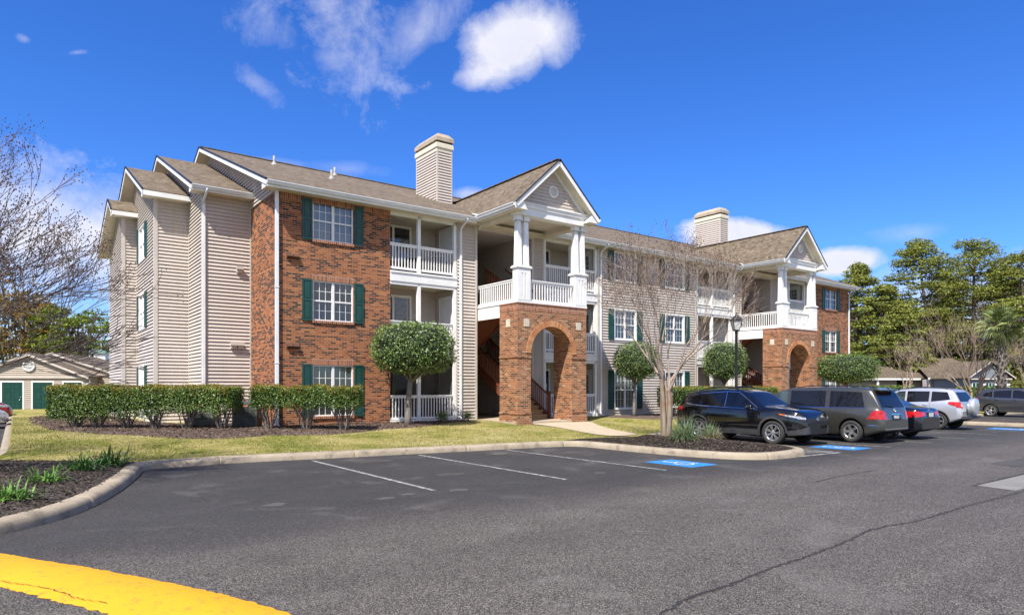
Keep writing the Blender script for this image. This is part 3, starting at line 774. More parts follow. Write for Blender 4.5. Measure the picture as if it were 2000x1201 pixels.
def balcony(a0, a1, mid, kind):
    for j, (fz, rt, rb) in enumerate(LEV):
        D = 1.68; cz = CEIL[j]
        dk = MB(); dk.box(a0, a1, .0, D, fz-.2, fz)
        deck = part(dk, 'balcony', 'walk' if j == 0 else 'beige')
        if j:
            f = MB(); f.box(a0, a1, -.03, -.002, CEIL[j-1]+.0, fz-.06); f.box(a0, a1, -.06, -.002, fz-.07, fz-.005); part(f, 'deck_fascia', 'white', deck)
        w = MB()
        bw = frame('front', 0, D); dz = fz+2.03
        siding(w, bw, (a0, a1), fz, cz, [(a0+.15, a0+1.75, fz, dz+.1)], p=.034)
        siding(w, frame('west', a1, 0), (0.0, D), fz, cz, [(.39, 1.27, fz, dz)], p=.034)
        if a0 > 5: siding(w, frame('east', a0, 0), (0.0, D), fz, cz, (), p=.034)
        part(w, 'recess_wall', 'siding', deck)
        c = MB(); c.quad((a0, -.0, cz), (a1, -.0, cz), (a1, D, cz), (a0, D, cz)); part(c, 'balcony_ceiling', 'cream', deck)
        # sliding door on back wall
        f = MB(); A0, A1 = a0+.15, a0+1.75; m = (A0+A1)/2
        fbox(f, bw, A0, A0+.08, -.02, .05, fz, dz); fbox(f, bw, A1-.08, A1, -.02, .05, fz, dz); fbox(f, bw, A0, A1, -.02, .055, dz, dz+.1); fbox(f, bw, m-.045, m+.045, -.02, .045, fz, dz); fbox(f, bw, A0+.08, A1-.08, -.02, .04, fz, fz+.07)
        part(f, 'sliding_door', 'white', deck)
        f = MB(); f.quad(bw(A0+.08, .0, fz), bw(A1-.08, .0, fz), bw(A1-.08, .0, dz), bw(A0+.08, .0, dz)); part(f, 'door_glass', 'glass', deck)
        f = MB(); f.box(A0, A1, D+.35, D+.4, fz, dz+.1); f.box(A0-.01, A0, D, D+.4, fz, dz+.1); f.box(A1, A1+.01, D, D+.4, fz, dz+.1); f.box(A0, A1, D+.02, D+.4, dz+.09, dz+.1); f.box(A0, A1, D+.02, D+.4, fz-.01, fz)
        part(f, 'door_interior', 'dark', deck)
        if j != 0 or kind == 1:
            f = MB(); x = (m, A1-.1) if j % 2 else (A0+.08, m-.1)
            for k in range(9):
                xa = x[0]+(x[1]-x[0])*k/9; xb = x[0]+(x[1]-x[0])*(k+.92)/9
                f.quad((xa, D+.10+.02*(k % 2), fz), (xb, D+.12-.02*(k % 2), fz), (xb, D+.12-.02*(k % 2), dz), (xa, D+.10+.02*(k % 2), dz))
            part(f, 'door_blind', 'curtain', deck)
        # side door
        ds = frame('west', a1, 0); f = MB(); fbox(f, ds, .39, 1.27, -.03, .01, fz, dz)
        for (x0, x1) in ((.33, .39), (1.27, 1.33)): fbox(f, ds, x0, x1, -.01, .035, fz, dz+.06)
        fbox(f, ds, .39, 1.27, -.01, .035, dz, dz+.06)
        part(f, 'side_door', 'door', deck)
        if kind in (2, 4):
            f = MB(); fbox(f, ds, .56, 1.10, .01, .014, fz+.95, dz-.2); part(f, 'door_glass', 'glass', deck)
            f = MB()
            for k in range(1, 3): fbox(f, ds, .56+.54*k/3-.012, .56+.54*k/3+.012, .014, .024, fz+.95, dz-.2)
            for k in range(1, 4): z = fz+.95+(dz-.2-fz-.95)*k/4; fbox(f, ds, .56, 1.10, .014, .024, z-.012, z+.012)
            part(f, 'glazing_bar', 'white', deck)
        # posts
        for x in ([a0+.07] if a0 > 5 else [])+[mid, a1-.065]:
            f = MB(); f.box(x-.065, x+.065, .0, .13, fz if j else fz-.02, cz); part(f, 'post', 'white', deck)
        r = MB()
        railing(r, (a0+(.13 if a0 > 5 else .0), .065), (mid-.065, .065), rb, rt); part(r, 'railing', 'white', deck)
        r = MB(); railing(r, (mid+.065, .065), (a1-.13, .065), rb, rt); part(r, 'railing', 'white', deck)
        if j == 0:
            f = MB(); f.box(a0, a1, -.01, .12, fz-.15, fz+.05); part(f, 'bottom_plate', 'white', deck)
            f = MB(); 
            for (x0, x1) in ((a0+.0, mid-.065), (mid+.065, a1-.13)): f.quad((x0, .115, fz), (x1, .115, fz), (x1, .115, cz-.12), (x0, .115, cz-.12))
            if kind == 1: part_split(f, 'insect_screen', 'screen', deck)
        if j == 2:
            f = MB(); f.box(a0, a1, .0, .14, 8.06, 8.19); part(f, 'header_beam', 'white', deck)
        else:
            f = MB(); f.box(a0, a1, .0, .12, cz-.12, cz-.002); part(f, 'header_beam', 'white', deck)
balcony(4.12, 6.99, 5.33, 1)
balcony(11.40, 14.60, 13.0, 2)
balcony(21.79, 24.86, 23.15, 3)
balcony(29.34, 32.42, 30.6, 4)

# ---- breezeways, porticos, stairs
def stair(mb, mt, s0, s1, t0, z0, n, rise, run):
    for k in range(n):
        t = t0+k*run; z = z0+k*rise
        mt.box(s0, s1, t-.03*(1 if run > 0 else -1), t+run, z+rise-.045, z+rise)
        mt.box(s0+.02, s1-.02, t, t+.02*(1 if run > 0 else -1), z, z+rise-.045)
    e = (t0+n*run, z0+n*rise)
    for s in (s0-.02, s1+.02): mb.bar((s, t0, z0-.02), (s, e[0], e[1]-.10), .045, .28)
    return e
def stair_rail(mb, s, t0, z0, t1, z1, n):
    mb.bar((s, t0, z0+.92), (s, t1, z1+.92), .075, .05); mb.bar((s, t0, z0+.14), (s, t1, z1+.14), .05, .06)
    for k in range(1, n):
        f = k/n; t = t0+(t1-t0)*f; z = z0+(z1-z0)*f; mb.box(s-.018, s+.018, t-.018, t+.018, z+.16, z+.90)
for pi, (o0, o1, pc) in enumerate(((7.91, 10.75, PC[0]), (25.7, 28.6, PC[1]))):
    w = MB(); siding(w, frame('east', o0, 0), (0, 9), .45, 8.2, p=.034); siding(w, frame('west', o1, 0), (0, 9), .45, 8.2, p=.034); siding(w, frame('front', 0, 9), (o0, o1), .45, 8.2, [(o0+.7, o0+1.6, z, z+2.05) for z in (.45, 3.25, 6.02)], p=.034)
    part(w, 'breezeway_wall', 'siding')
    f = MB()
    for z in (.45, 3.25, 6.02): f.box(o0+.7, o0+1.6, 9.0, 9.04, z, z+2.05)
    part_split(f, 'entrance_door', 'greendoor')
    f = MB(); f.quad((o0, -.02, 8.18), (o1, -.02, 8.18), (o1, 9, 8.18), (o0, 9, 8.18)); f.box(o0, o1, 3.4, 9, 3.05, 3.22); f.box(o0, o1, 1.85, 9, 5.82, 6.0); f.box(o0, o1, -.2, .0, 8.0, 8.19)
    part(f, 'landing', 'beige')
    f = MB(); f.box(o0-.0, o1+.6, -2.6, 9, .3, .43); part(f, 'entrance_slab', 'walk')
    # brick portico
    x0, x1 = pc-1.70, pc+1.76; ax0, ax1 = pc-1.07, pc+1.0; ar = (ax1-ax0)/2; ac = (ax0+ax1)/2; zs = 4.04-ar; zt = 4.84
    yf, yb, pb = -2.65, -1.95, -1.52
    b = MB(); N = 24
    arc = [(ac-ar*math.cos(math.pi*k/N), zs+ar*math.sin(math.pi*k/N)) for k in range(N+1)]
    for y in (yf, yb):
        b.quad((x0, y, .1), (ax0, y, .1), (ax0, y, zt), (x0, y, zt)); b.quad((ax1, y, .1), (x1, y, .1), (x1, y, zt), (ax1, y, zt))
        for k in range(N): b.quad((arc[k][0], y, arc[k][1]), (arc[k+1][0], y, arc[k+1][1]), (arc[k+1][0], y, zt), (arc[k][0], y, zt))
    for k in range(N): b.quad((arc[k][0], yf, arc[k][1]), (arc[k][0], yb, arc[k][1]), (arc[k+1][0], yb, arc[k+1][1]), (arc[k+1][0], yf, arc[k+1][1]))
    for x in (ax0, ax1): b.quad((x, yf, .1), (x, yb, .1), (x, yb, zs), (x, yf, zs))
    for x in (x0, x1): b.quad((x, yf, .1), (x, pb, .1), (x, pb, zt), (x, yf, zt))
    for (p0, p1) in ((x0, ax0), (ax1, x1)):
        b.quad((p0, pb, .1), (p1, pb, .1), (p1, pb, zt), (p0, pb, zt))
    b.quad((ax0, yb, .1), (ax0, pb, .1), (ax0, pb, zt), (ax0, yb, zt)); b.quad((ax1, yb, .1), (ax1, pb, .1), (ax1, pb, zt), (ax1, yb, zt))
    portico = part(b, 'brick_arch', 'brick2')
    b = MB()
    for (za, zb_, o) in ((.10, .70, .025), (.70, .765, .04), (2.82, 2.90, .03)):
        for (p0, p1, e0, e1) in ((x0, ax0, o, 0.015), (ax1, x1, 0.015, o)):
            b.box(p0-e0, p1+e1, yf-o, yf-.002, za, zb_)
        b.box(x0-o, x0-.002, yf-.0, pb+.0, za, zb_); b.box(x1+.002, x1+o, yf, pb, za, zb_)
    part_split(b, 'belt_course', 'brick2', portico)
    b = MB(); b.box(x0-.03, x1+.03, yf-.03, pb, zt-.0, zt+.03); 
    part(b, 'wall_cap', 'soldier', portico)
    b = MB(); b.box(x0-.008, x1+.008, yf-.010, yf-.002, zt-.26, zt-.03); b.box(x0-.010, x0-.002, yf, pb, zt-.26, zt-.03); part(b, 'soldier_course', 'soldier', portico)
    # arch ring of voussoirs
    b = MB(); nv = 41
    for k in range(nv):
        a0, a1 = math.pi*(k+.07)/nv, math.pi*(k+.93)/nv; r0, r1 = ar+.0, ar+.22
        P = []
        for y in (yf-.028, yf-.001):
            for r, a in ((r0, a0), (r1, a0), (r1, a1), (r0, a1)): P.append((ac-r*math.cos(a), y, zs+r*math.sin(a)))
        b.add(P, [(0, 1, 2, 3), (0, 4, 5, 1), (1, 5, 6, 2), (2, 6, 7, 3), (3, 7, 4, 0)])
    q = b
    part(q, 'arch_ring', M['ring'] if 'ring' in M else M.setdefault('ring', m_leaf('arch_brick', [(0, (.30, .11, .05)), (.4, (.46, .20, .09)), (.8, (.52, .28, .14)), (1, (.36, .13, .06))], rough=.85, scale=4, spec=.2)), portico)
    b = MB()
    for (sx) in (x0+.42, x1-.42): b.box(sx-.125, sx+.125, yf-.022, yf+.02, 3.98, 4.28)
    b.box(x0-.022, x0+.02, -2.2, -1.95, 3.98, 4.28)
    part_split(b, 'stone_block', 'stone', portico)
    # deck over the arch
    dk = MB(); dk.box(x0+.01, x1-.01, yf+.01, -.02, zt-.2, zt+.028)
    deck = part(dk, 'portico_deck', 'white')
    f = MB(); f.box(x0-.0, x0+.03, pb, -.01, 4.38, zt-.02); f.box(x1-.03, x1, pb, -.01, 4.38, zt-.02); f.box(x0-.03, x1+.03, yf-.02, yf+.12, zt+.03, zt+.11); f.box(x0-.03, x0+.12, yf+.12, -.03, zt+.03, zt+.11); f.box(x1-.12, x1+.03, yf+.12, -.03, zt+.03, zt+.11)
    part(f, 'deck_fascia', 'white', deck)
    rb, rt = zt+.11, 5.76
    for (c0, c1) in ((x0+.0, x0+.60), (x1-.60, x1)):
        cy0, cy1 = yf+.0, yf+.30; pd = MB()
        pd.box(c0, c1, cy0, cy1, zt+.11, 6.16)
        pd.box(c0-.06, c1+.06, cy0-.06, cy1+.06, 6.16, 6.21); pd.box(c0-.03, c1+.03, cy0-.03, cy1+.03, 6.21, 6.25)
        for (e0, e1) in ((c0, c0+.2), (c1-.2, c1)): pd.box(e0, e1, cy0-.025, cy0-.001, zt+.12, 6.12)
        pd.box(c0+.2, c1-.2, cy0-.025, cy0-.001, 5.98, 6.12); pd.box(c0+.2, c1-.2, cy0-.025, cy0-.001, zt+.12, zt+.2)
        pd.box(c0+.26, c1-.26, cy0-.03, cy0-.001, zt+.2, 5.98)
        ped = part(pd, 'pedestal', 'white', deck)
        for cxx in (c0+.13, c1-.13):
            cm = MB(); cy = (cy0+cy1)/2
            hb, ht, z0_, z1_ = .112, .088, 6.25, 7.92
            P = [(cxx-hb, cy-hb, z0_), (cxx+hb, cy-hb, z0_), (cxx+hb, cy+hb, z0_), (cxx-hb, cy+hb, z0_), (cxx-ht, cy-ht, z1_), (cxx+ht, cy-ht, z1_), (cxx+ht, cy+ht, z1_), (cxx-ht, cy+ht, z1_)]
            cm.add(P, [(0, 1, 5, 4), (1, 2, 6, 5), (2, 3, 7, 6), (3, 0, 4, 7), (3, 2, 1, 0), (4, 5, 6, 7)])
            cm.box(cxx-.125, cxx+.125, cy-.125, cy+.125, 7.92, 8.115); cm.box(cxx-.14, cxx+.14, cy-.14, cy+.14, 7.92, 7.95)
            part(cm, 'column', 'white', deck)
    r = MB(); railing(r, (x0+.06, yf+.30), (x0+.06, 0), rb, rt, .125); part(r, 'railing', 'white', deck)
    r = MB(); railing(r, (x1-.06, yf+.30), (x1-.06, 0), rb, rt, .125); part(r, 'railing', 'white', deck)
    r = MB(); railing(r, (x0+.60, yf+.1), (x1-.60, yf+.1), rb, rt, .13, .028); part(r, 'railing', 'white', deck)
    # stairs
    sm = MB(); mt = MB(); sx0, sx1 = o1-1.15, o1-.08
    e = stair(sm, mt, sx0, sx1, -1.15, .43, 16, .1745, .285)
    st = part(mt, 'staircase', 'tread')
    for s_ in (sx0-.04, sx1+.03): stair_rail(sm, s_, -1.15, .5, 3.4, 3.22, 34); 
    for s_ in (sx0-.04, sx1+.03): sm.box(s_-.055, s_+.055, -1.27, -1.15, .43, 1.55)
    part(sm, 'stair_rail', 'wood', st)
    sm = MB(); mt = MB(); e = stair(sm, mt, o0+.12, o0+1.35, 2.4, 3.22, 9, .176, -.285)
    mt.quad((o0+.1, 2.4, 3.1), (o0+1.4, 2.4, 3.1), (o0+1.4, -.2, 4.62), (o0+.1, -.2, 4.62))
    st = part(mt, 'staircase', 'wood'); stair_rail(sm, o0+1.38, 2.4, 3.22, -.17, 4.8, 20); part(sm, 'stair_rail', 'wood', st)
    sm = MB(); mt = MB(); e = stair(sm, mt, sx0, sx1, -.15, 4.84, 7, .17, .285)
    st = part(mt, 'staircase', 'wood'); stair_rail(sm, sx0-.04, -.15, 4.9, 1.85, 6.02, 17); sm.bar((sx1+.04, -.2, 5.75), (sx1+.04, 1.85, 7.0), .06, .05); part(sm, 'stair_rail', 'wood', st)
    f = MB(); f.lathe([(0, -.11), (.07, -.09), (.11, -.03), (.11, .03), (.07, .09), (0, .11)], (o1-.12, 1.6 if pi else 5.0, 2.35), 'z', 14); f.lathe([(0, -.11), (.07, -.09), (.11, -.03), (.11, .03), (.07, .09), (0, .11)], (o1-.12, 1.4 if pi else 5.0, 6.6 if pi else 7.4), 'z', 14)
    part_split(f, 'wall_light', 'lamp_glass')
    f = MB(); f.box(o0+.02, o0+.12, .5, .95, 7.45, 7.65); part(f, 'light_box', 'stone')
# wall vents
for (s_, z_) in ((.42, 6.1), (.64, 6.1), (.42, 3.1), (.64, 3.1)):
    v = MB(); v.add([(s_-.09, 0, z_+.1), (s_+.09, 0, z_+.1), (s_+.09, -.12, z_-.02), (s_-.09, -.12, z_-.02), (s_-.09, 0, z_-.1), (s_+.09, 0, z_-.1), (s_-.09, -.10, z_-.04), (s_+.09, -.10, z_-.04)], [(0, 1, 2, 3), (3, 2, 7, 6), (0, 3, 6, 4), (1, 5, 7, 2), (4, 6, 7, 5)])
    part(v, 'wall_vent', m_plain('brown_vent', (.10, .045, .03), .5) if 'bv' not in M else M['bv'])
for (s_, z_) in ((-.42, 5.95), (-.62, 3.2), (-.38, 3.2)):
    v = MB(); v.box(s_-.1, s_+.1, 2.86, 2.97, z_-.1, z_+.1); v.box(s_-.12, s_+.12, 2.80, 2.86, z_+.02, z_+.12); part(v, 'wall_vent', 'beige')
u = MB(); u.box(-3.50, -3.31, 10.5, 11.0, .9, 1.75); u.box(-3.47, -3.31, 11.2, 11.5, 1.0, 1.6); u.box(-3.5, -3.31, 11.8, 12.3, .8, 1.9); u.box(-3.44, -3.31, 10.6, 10.66, .4, .9)
part_split(u, 'meter_box', m_plain('grey_meter_box', (.42, .46, .50), .5))
# ================================================================== SETTING
def structure(o, label=None): 
    tag(o, label, None, None, 'structure'); return o
def inpoly(x, y, P):
    c = np.zeros(x.shape, bool); n = len(P)
    for i in range(n):
        x1, y1 = P[i]; x2, y2 = P[(i+1) % n]
        if y1 == y2: continue
        k = ((y1 > y) != (y2 > y)) & (x < (x2-x1)*(y-y1)/(y2-y1)+x1); c ^= k
    return c
def nearest(px, py, P):
    best = None; bd = 1e9
    n = len(P)
    for i in range(n):
        x1, y1 = P[i]; x2, y2 = P[(i+1) % n]; dx, dy = x2-x1, y2-y1; L = dx*dx+dy*dy
        t = max(0, min(1, ((px-x1)*dx+(py-y1)*dy)/L)) if L else 0
        qx, qy = x1+t*dx, y1+t*dy; d = (qx-px)**2+(qy-py)**2
        if d < bd: bd = d; best = (qx, qy)
    return best
def smooth_line(P, n=2, closed=False):
    for _ in range(n):
        Q = [] if closed else [P[0]]
        m = len(P) if closed else len(P)-1
        for i in range(m):
            a, b = P[i], P[(i+1) % len(P)]
            Q += [(a[0]*.75+b[0]*.25, a[1]*.75+b[1]*.25), (a[0]*.25+b[0]*.75, a[1]*.25+b[1]*.75)]
        if not closed: Q.append(P[-1])
        P = Q
    return P
def gz(s, t):
    """ground height in building coordinates"""
    k = np.clip((np.asarray(t, float)+6.6)/6.2, 0, 1); base = .145+.27*k*k*(3-2*k)
    return base
def sheet(name, poly, mat, cell, zf, fine_noise=0.0, parent=None):
    xs = [p[0] for p in poly]; ys = [p[1] for p in poly]
    X = np.arange(min(xs)-cell, max(xs)+cell*2, cell); Y = np.arange(min(ys)-cell, max(ys)+cell*2, cell)
    gx, gy = np.meshgrid(X, Y); ins = inpoly(gx, gy, poly)
    ny, nx = gx.shape
    use = ins[:-1, :-1] | ins[1:, :-1] | ins[:-1, 1:] | ins[1:, 1:]
    vmask = np.zeros(gx.shape, bool)
    vmask[:-1, :-1] |= use; vmask[1:, :-1] |= use; vmask[:-1, 1:] |= use; vmask[1:, 1:] |= use
    out = vmask & ~ins
    for j, i in zip(*np.nonzero(out)):
        q = nearest(gx[j, i], gy[j, i], poly); gx[j, i], gy[j, i] = q
    idx = -np.ones(gx.shape, int); idx[vmask] = np.arange(vmask.sum())
    z = zf(gx, gy)
    if fine_noise: z = z + (rng.random(z.shape)-.5)*fine_noise*ins
    V = np.stack([gx[vmask], gy[vmask], z[vmask]], 1)
    jj, ii = np.nonzero(use)
    F = np.stack([idx[jj, ii], idx[jj, ii+1], idx[jj+1, ii+1], idx[jj+1, ii]], 1)
    me = bpy.data.meshes.new(name); me.from_pydata(V.tolist(), [], F.tolist()); me.update()
    me.polygons.foreach_set('use_smooth', [True]*len(me.polygons)); me.materials.append(mat)
    o = bpy.data.objects.new(name, me); col.objects.link(o)
    o.location = (OX, OY, 0); o.rotation_euler = (0, 0, ANG)
    if parent: o.parent = parent; o.location = (0, 0, 0); o.rotation_euler = (0, 0, 0)
    return o
# ground to the horizon
g = MB(); g.quad((-1500, -300, -.06), (1500, -300, -.06), (1500, 2500, -.06), (-1500, 2500, -.06)); structure(g.build('ground', M['ground']))
# the parking lot in building coordinates
lot = MB(); lot.quad((-70, -45, 0), (75, -45, 0), (75, 24, 0), (-70, 24, 0)); lot = lot.build('parking_lot', M['asphalt']); structure(lot)
lot.location = (OX, OY, 0); lot.rotation_euler = (0, 0, ANG)
def paintline(a, b, w=.085, name='parking_line', mat='linepaint', z=.004, nseg=14):
    m = MB(); a = Vector((a[0], a[1], z)); b = Vector((b[0], b[1], z)); d = (b-a).normalized(); n = Vector((-d.y, d.x, 0))
    L = (b-a).length; k = max(2, int(L/.12)); pr = None
    for i in range(k+1):
        p = a+d*(L*i/k); w1 = w/2+random.uniform(-.006, .006); w2 = w/2+random.uniform(-.006, .006)
        c = (p+n*w1, p-n*w2)
        if pr: m.quad(pr[0], pr[1], c[1], c[0])
        pr = c
    o = m.build(name, M[mat], lot); return o
STALL = [(-1.36, -7.05, -12.68), (1.27, -7.35, -12.99), (3.84, -7.62, -13.17), (10.45, -7.4, -13.35), (13.15, -7.4, -13.48), (15.72, -7.4, -13.55), (18.6, -7.4, -13.5), (21.45, -7.4, -13.5), (24.2, -7.4, -13.5), (26.9, -7.4, -13.5)]
for s, a, b in STALL: paintline((s, a), (s, b))
paintline((8.5, -13.33), (10.45, -13.42), .11)
for k in range(4): paintline((9.95-.0, -8.6-k*1.25), (10.4, -9.4-k*1.25), .1)
paintline((9.3, -12.75), (10.4, -13.25), .1)
for s in (-10.0, -12.8, -15.6): paintline((s, 2.0), (s+0.0, 7.0))
for k in range(4): paintline((-7.75, 1.5+3.1*k), (-12.5, 1.5+3.1*k), .1)
# accessible symbols: blue panel, white wheelchair figure
def access(s0, s1, t0, t1):
    m = MB(); m.quad((s0, t1, .004), (s1, t1, .004), (s1, t0, .004), (s0, t0, .004))
    o = m.build('accessible_symbol', M['bluepaint'], lot)
    w = MB(); cx, cy = (s0+s1)/2, (t0+t1)/2; S = min(s1-s0, t0-t1)*.92
    # figure drawn in panel coords, up = +t (towards building)
    def seg(p, q, th):
        a = Vector((cx+p[0]*S, cy+p[1]*S*1.25, .008)); b = Vector((cx+q[0]*S, cy+q[1]*S*1.25, .008)); d = (b-a).normalized(); n = Vector((-d.y, d.x, 0))*th*S/2
        w.quad(a+n, a-n, b-n, b+n)
    def disc(c, r, n=16): w.poly([(cx+(c[0]+r*math.cos(6.283*k/n))*S, cy+(c[1]+r*.8*math.sin(6.283*k/n))*S*1.25, .008) for k in range(n)])
    disc((-.06, .36), .075)
    seg((-.06, .28), (-.04, .02), .085); seg((-.05, .17), (.16, .15), .06); seg((-.05, .02), (.17, .0), .08); seg((.16, .02), (.26, -.24), .075); seg((.24, -.24), (.33, -.21), .06)
    pr = None
    for k in range(15):
        a = R(125+k*16.5); p = (-.03+.23*math.cos(a), -.11+.19*math.sin(a))
        if pr: seg(pr, p, .065)
        pr = p
    w.build('wheelchair_figure', M['figure'], o); return o
access(4.62, 5.56, -11.87, -13.2); access(11.35, 12.4, -12.06, -13.33); access(25.2, 26.4, -11.9, -13.3)
# tar-filled crack, patches
m = MB(); CR = [(-3.6, -19.15), (-3.04, -18.95), (-2.5, -18.81), (-1.93, -18.8), (-1.27, -18.72), (-.69, -18.69), (.26, -18.62), (.8, -18.53), (1.27, -18.47), (1.64, -18.48), (2.28, -18.57), (3.29, -18.54), (4.26, -18.52), (5.44, -18.54), (6.3, -18.53), (8.5, -18.6), (12, -18.55)]
def ribbon(m, P, w0, w1, z, step=.05):
    pr = None
    for i in range(len(P)-1):
        a, b = Vector((*P[i], z)), Vector((*P[i+1], z)); L = (b-a).length; n = max(1, int(L/step)); d = (b-a)/L; nn = Vector((-d.y, d.x, 0))
        for k in range(n):
            p = a+(b-a)*(k/n)+nn*random.uniform(-.012, .012); w = random.uniform(w0, w1); c = (p+nn*w, p-nn*random.uniform(w0, w1))
            if pr: m.quad(pr[0], pr[1], c[1], c[0])
            pr = c
ribbon(m, CR, .008, .028, .003); m.build('filled_crack', M['crack'], lot)
m = MB(); ribbon(m, [(4.6, -15.95), (5.6, -15.8), (7.4, -15.74)], .01, .03, .003); m.build('filled_crack', M['crack'], lot)
m = MB(); ribbon(m, [(-3.2, -13.2), (-1.4, -13.1), (0, -13.35), (1.5, -13.5), (3.5, -13.4), (5.4, -13.9)], .003, .009, .003); m.build('filled_crack', M['crack'], lot)
for P_ in ([(2.0, -14.6), (3.4, -14.3), (4.6, -14.7), (6.2, -14.4), (9.5, -14.5)], [(-4.6, -12.2), (-3.6, -11.9), (-2.2, -12.3)], [(11, -15.2), (13.2, -15.5), (16, -15.1), (21, -15.3)], [(-1.2, -18.7), (-1.5, -17.9), (-1.1, -17.0), (-1.6, -16.2)], [(3.3, -18.5), (3.6, -19.3), (3.2, -20.0)]):
    m = MB(); ribbon(m, P_, .001, .006, .003, .04); m.build('hairline_crack', M['crack'], lot)
m = MB(); ribbon(m, [(6.3, -17.82), (9.1, -17.78), (13, -17.8)], .008, .02, .009); m.build('filled_crack', M['crack'], lot)
M['patch'] = m_concrete('pale_patch', (.17, .16, .145), (.23, .22, .20), .1); M['patchd'] = m_concrete('dark_patch', (.045, .042, .04), (.07, .066, .062), .1)
m = MB(); m.quad((6.47, -17.84, .006), (14, -17.84, .006), (14, -18.45, .006), (6.3, -18.45, .006)); m.build('asphalt_patch', M['patch'], lot)
m = MB(); m.quad((10.6, -16.7, .006), (15, -16.9, .006), (15, -17.7, .006), (10.3, -17.3, .006)); m.build('asphalt_patch', M['patchd'], lot)
M['palestain'] = m_roadpaint('pale_scuff', (.115, .106, .094), .98, .46, .60); M['oilstain'] = m_roadpaint('oil_stain', (.045, .030, .018), .98, .46, .62)
for (s_, t_, r_, mt_) in ((-1.01, -12.85, .17, 'palestain'), (-1.9, -12.75, .13, 'palestain'), (-2.36, -12.9, .15, 'palestain'), (-3.88, -12.45, .16, 'palestain'), (-.09, -11.05, .30, 'oilstain'), (-.2, -7.95, .38, 'oilstain'), (2.45, -12.65, .12, 'palestain'), (3.07, -8.3, .30, 'palestain'), (4.9, -9.2, .32, 'oilstain')):
    m = MB(); ph = random.uniform(0, 6); n_ = 26
    m.poly([(s_+r_*(1+.22*math.sin(3*a_+ph)+.14*math.sin(7*a_))*math.cos(a_), t_+r_*.75*(1+.22*math.sin(2*a_+ph)+.14*math.cos(5*a_))*math.sin(a_), .002) for a_ in [6.2832*k/n_ for k in range(n_)]])
    m.build('pavement_stain', M[mt_], lot)
# ---- kerbs
def kerb(name, line, inward, joint=3.05, w=.30, h=.155, label=None):
    L = [Vector((p[0], p[1], 0)) for p in line]
    # resample
    P = [L[0]]; acc = 0
    cum = [0]
    for a, b in zip(L[:-1], L[1:]): cum.append(cum[-1]+(b-a).length)
    tot = cum[-1]; marks = []
    d = 0
    while d < tot:
        marks.append((d, 0)); d += .15
    j = joint*.6
    while j < tot: marks += [(j-.012, 0), (j-.006, 1), (j+.006, 1), (j+.012, 0)]; j += joint
    marks.append((tot, 0)); marks = sorted(marks)
    prof = [(0, -.03), (.012, .07), (.035, .12), (.075, .148), (.13, h), (w-.02, h-.002), (w, h-.02), (w, .02)]
    m = MB(); rows = 0; n = len(prof)
    for (d, nt) in marks:
        i = max(k for k in range(len(cum)) if cum[k] <= d+1e-9); i = min(i, len(L)-2)
        f = (d-cum[i])/max(1e-6, cum[i+1]-cum[i]); p = L[i].lerp(L[i+1], f)
        i0, i1 = max(0, i-(f < .5)), min(len(L)-1, i+1+(f >= .5))
        tg = (L[i1]-L[i0]).normalized(); nn = Vector((-tg.y, tg.x, 0))*inward
        wob = random.uniform(-.004, .004)
        for (o, z) in prof:
            z2 = z if not nt else min(z, z*.86); m.v.append(tuple(p+nn*(o+wob+(.012 if nt and o < .1 else 0))+Vector((0, 0, z2+wob*.5))))
        rows += 1
    for r in range(rows-1):
        for k in range(n-1):
            a = r*n+k; m.f.append((a, a+1, a+n+1, a+n)); m.sm.append(True)
    for e in (0, (rows-1)*n): m.f.append(tuple(range(e, e+n))); m.sm.append(False)
    o = m.build(name, M['concrete']); o.location = (OX, OY, 0); o.rotation_euler = (0, 0, ANG); structure(o, label)
    return o
KA = smooth_line([(-16, -13.9), (-12, -13.75), (-9.2, -13.55), (-7.6, -13.0), (-6.85, -12.45), (-6.30, -11.75), (-5.93, -10.9), (-5.56, -9.81), (-5.25, -8.7), (-5.0, -7.7), (-4.86, -7.0), (-4.68, -6.62), (-4.2, -6.55), (-2.47, -6.5), (-.51, -6.88), (1.18, -7.04), (3.5, -7.38), (5.6, -7.68), (6.05, -7.85), (6.22, -8.3), (6.2, -9.15), (6.24, -10.71), (6.38, -11.7), (6.65, -12.75), (7.3, -13.35), (8.32, -13.42), (9.3, -13.2), (9.85, -12.4), (9.95, -11.2), (9.95, -8.2), (10.1, -7.35), (10.8, -7.1), (14, -7.1), (20, -7.1), (27.3, -7.1), (27.9, -7.4), (28.05, -8.4), (28.05, -12.6), (28.5, -13.6), (29.6, -13.9), (30.8, -13.4), (31.2, -12.4), (31.2, -8.2), (31.8, -7.3), (36, -7.2), (60, -7.2)], 2)
kerb('kerb', KA, 1)
KB = [(-7.25, 27.5), (-7.25, 10), (-7.25, 2), (-7.25, -3.4), (-7.4, -4.2), (-8.2, -4.9), (-10, -5.1), (-16, -5.1)]
kerb('kerb', smooth_line(KB, 1), 1)
def inset(P, d):
    out = []
    for i, p in enumerate(P):
        a = Vector(P[max(0, i-1)]); b = Vector(P[min(len(P)-1, i+1)]); t = (b-a).normalized(); out.append((p[0]-t.y*d, p[1]+t.x*d))
    return out
KAi = inset(KA, .22); KBi = inset(smooth_line(KB, 1), .22)
land = [p for p in KAi]+[(60, 3), (60, 27.5)]+KBi
zl = lambda x, y: gz(x, y)
land_o = sheet('lawn', land, M['grass'], .3, lambda x, y: gz(x, y)-.01+.012*np.sin(x*1.7)*np.cos(y*1.3))
structure(land_o)
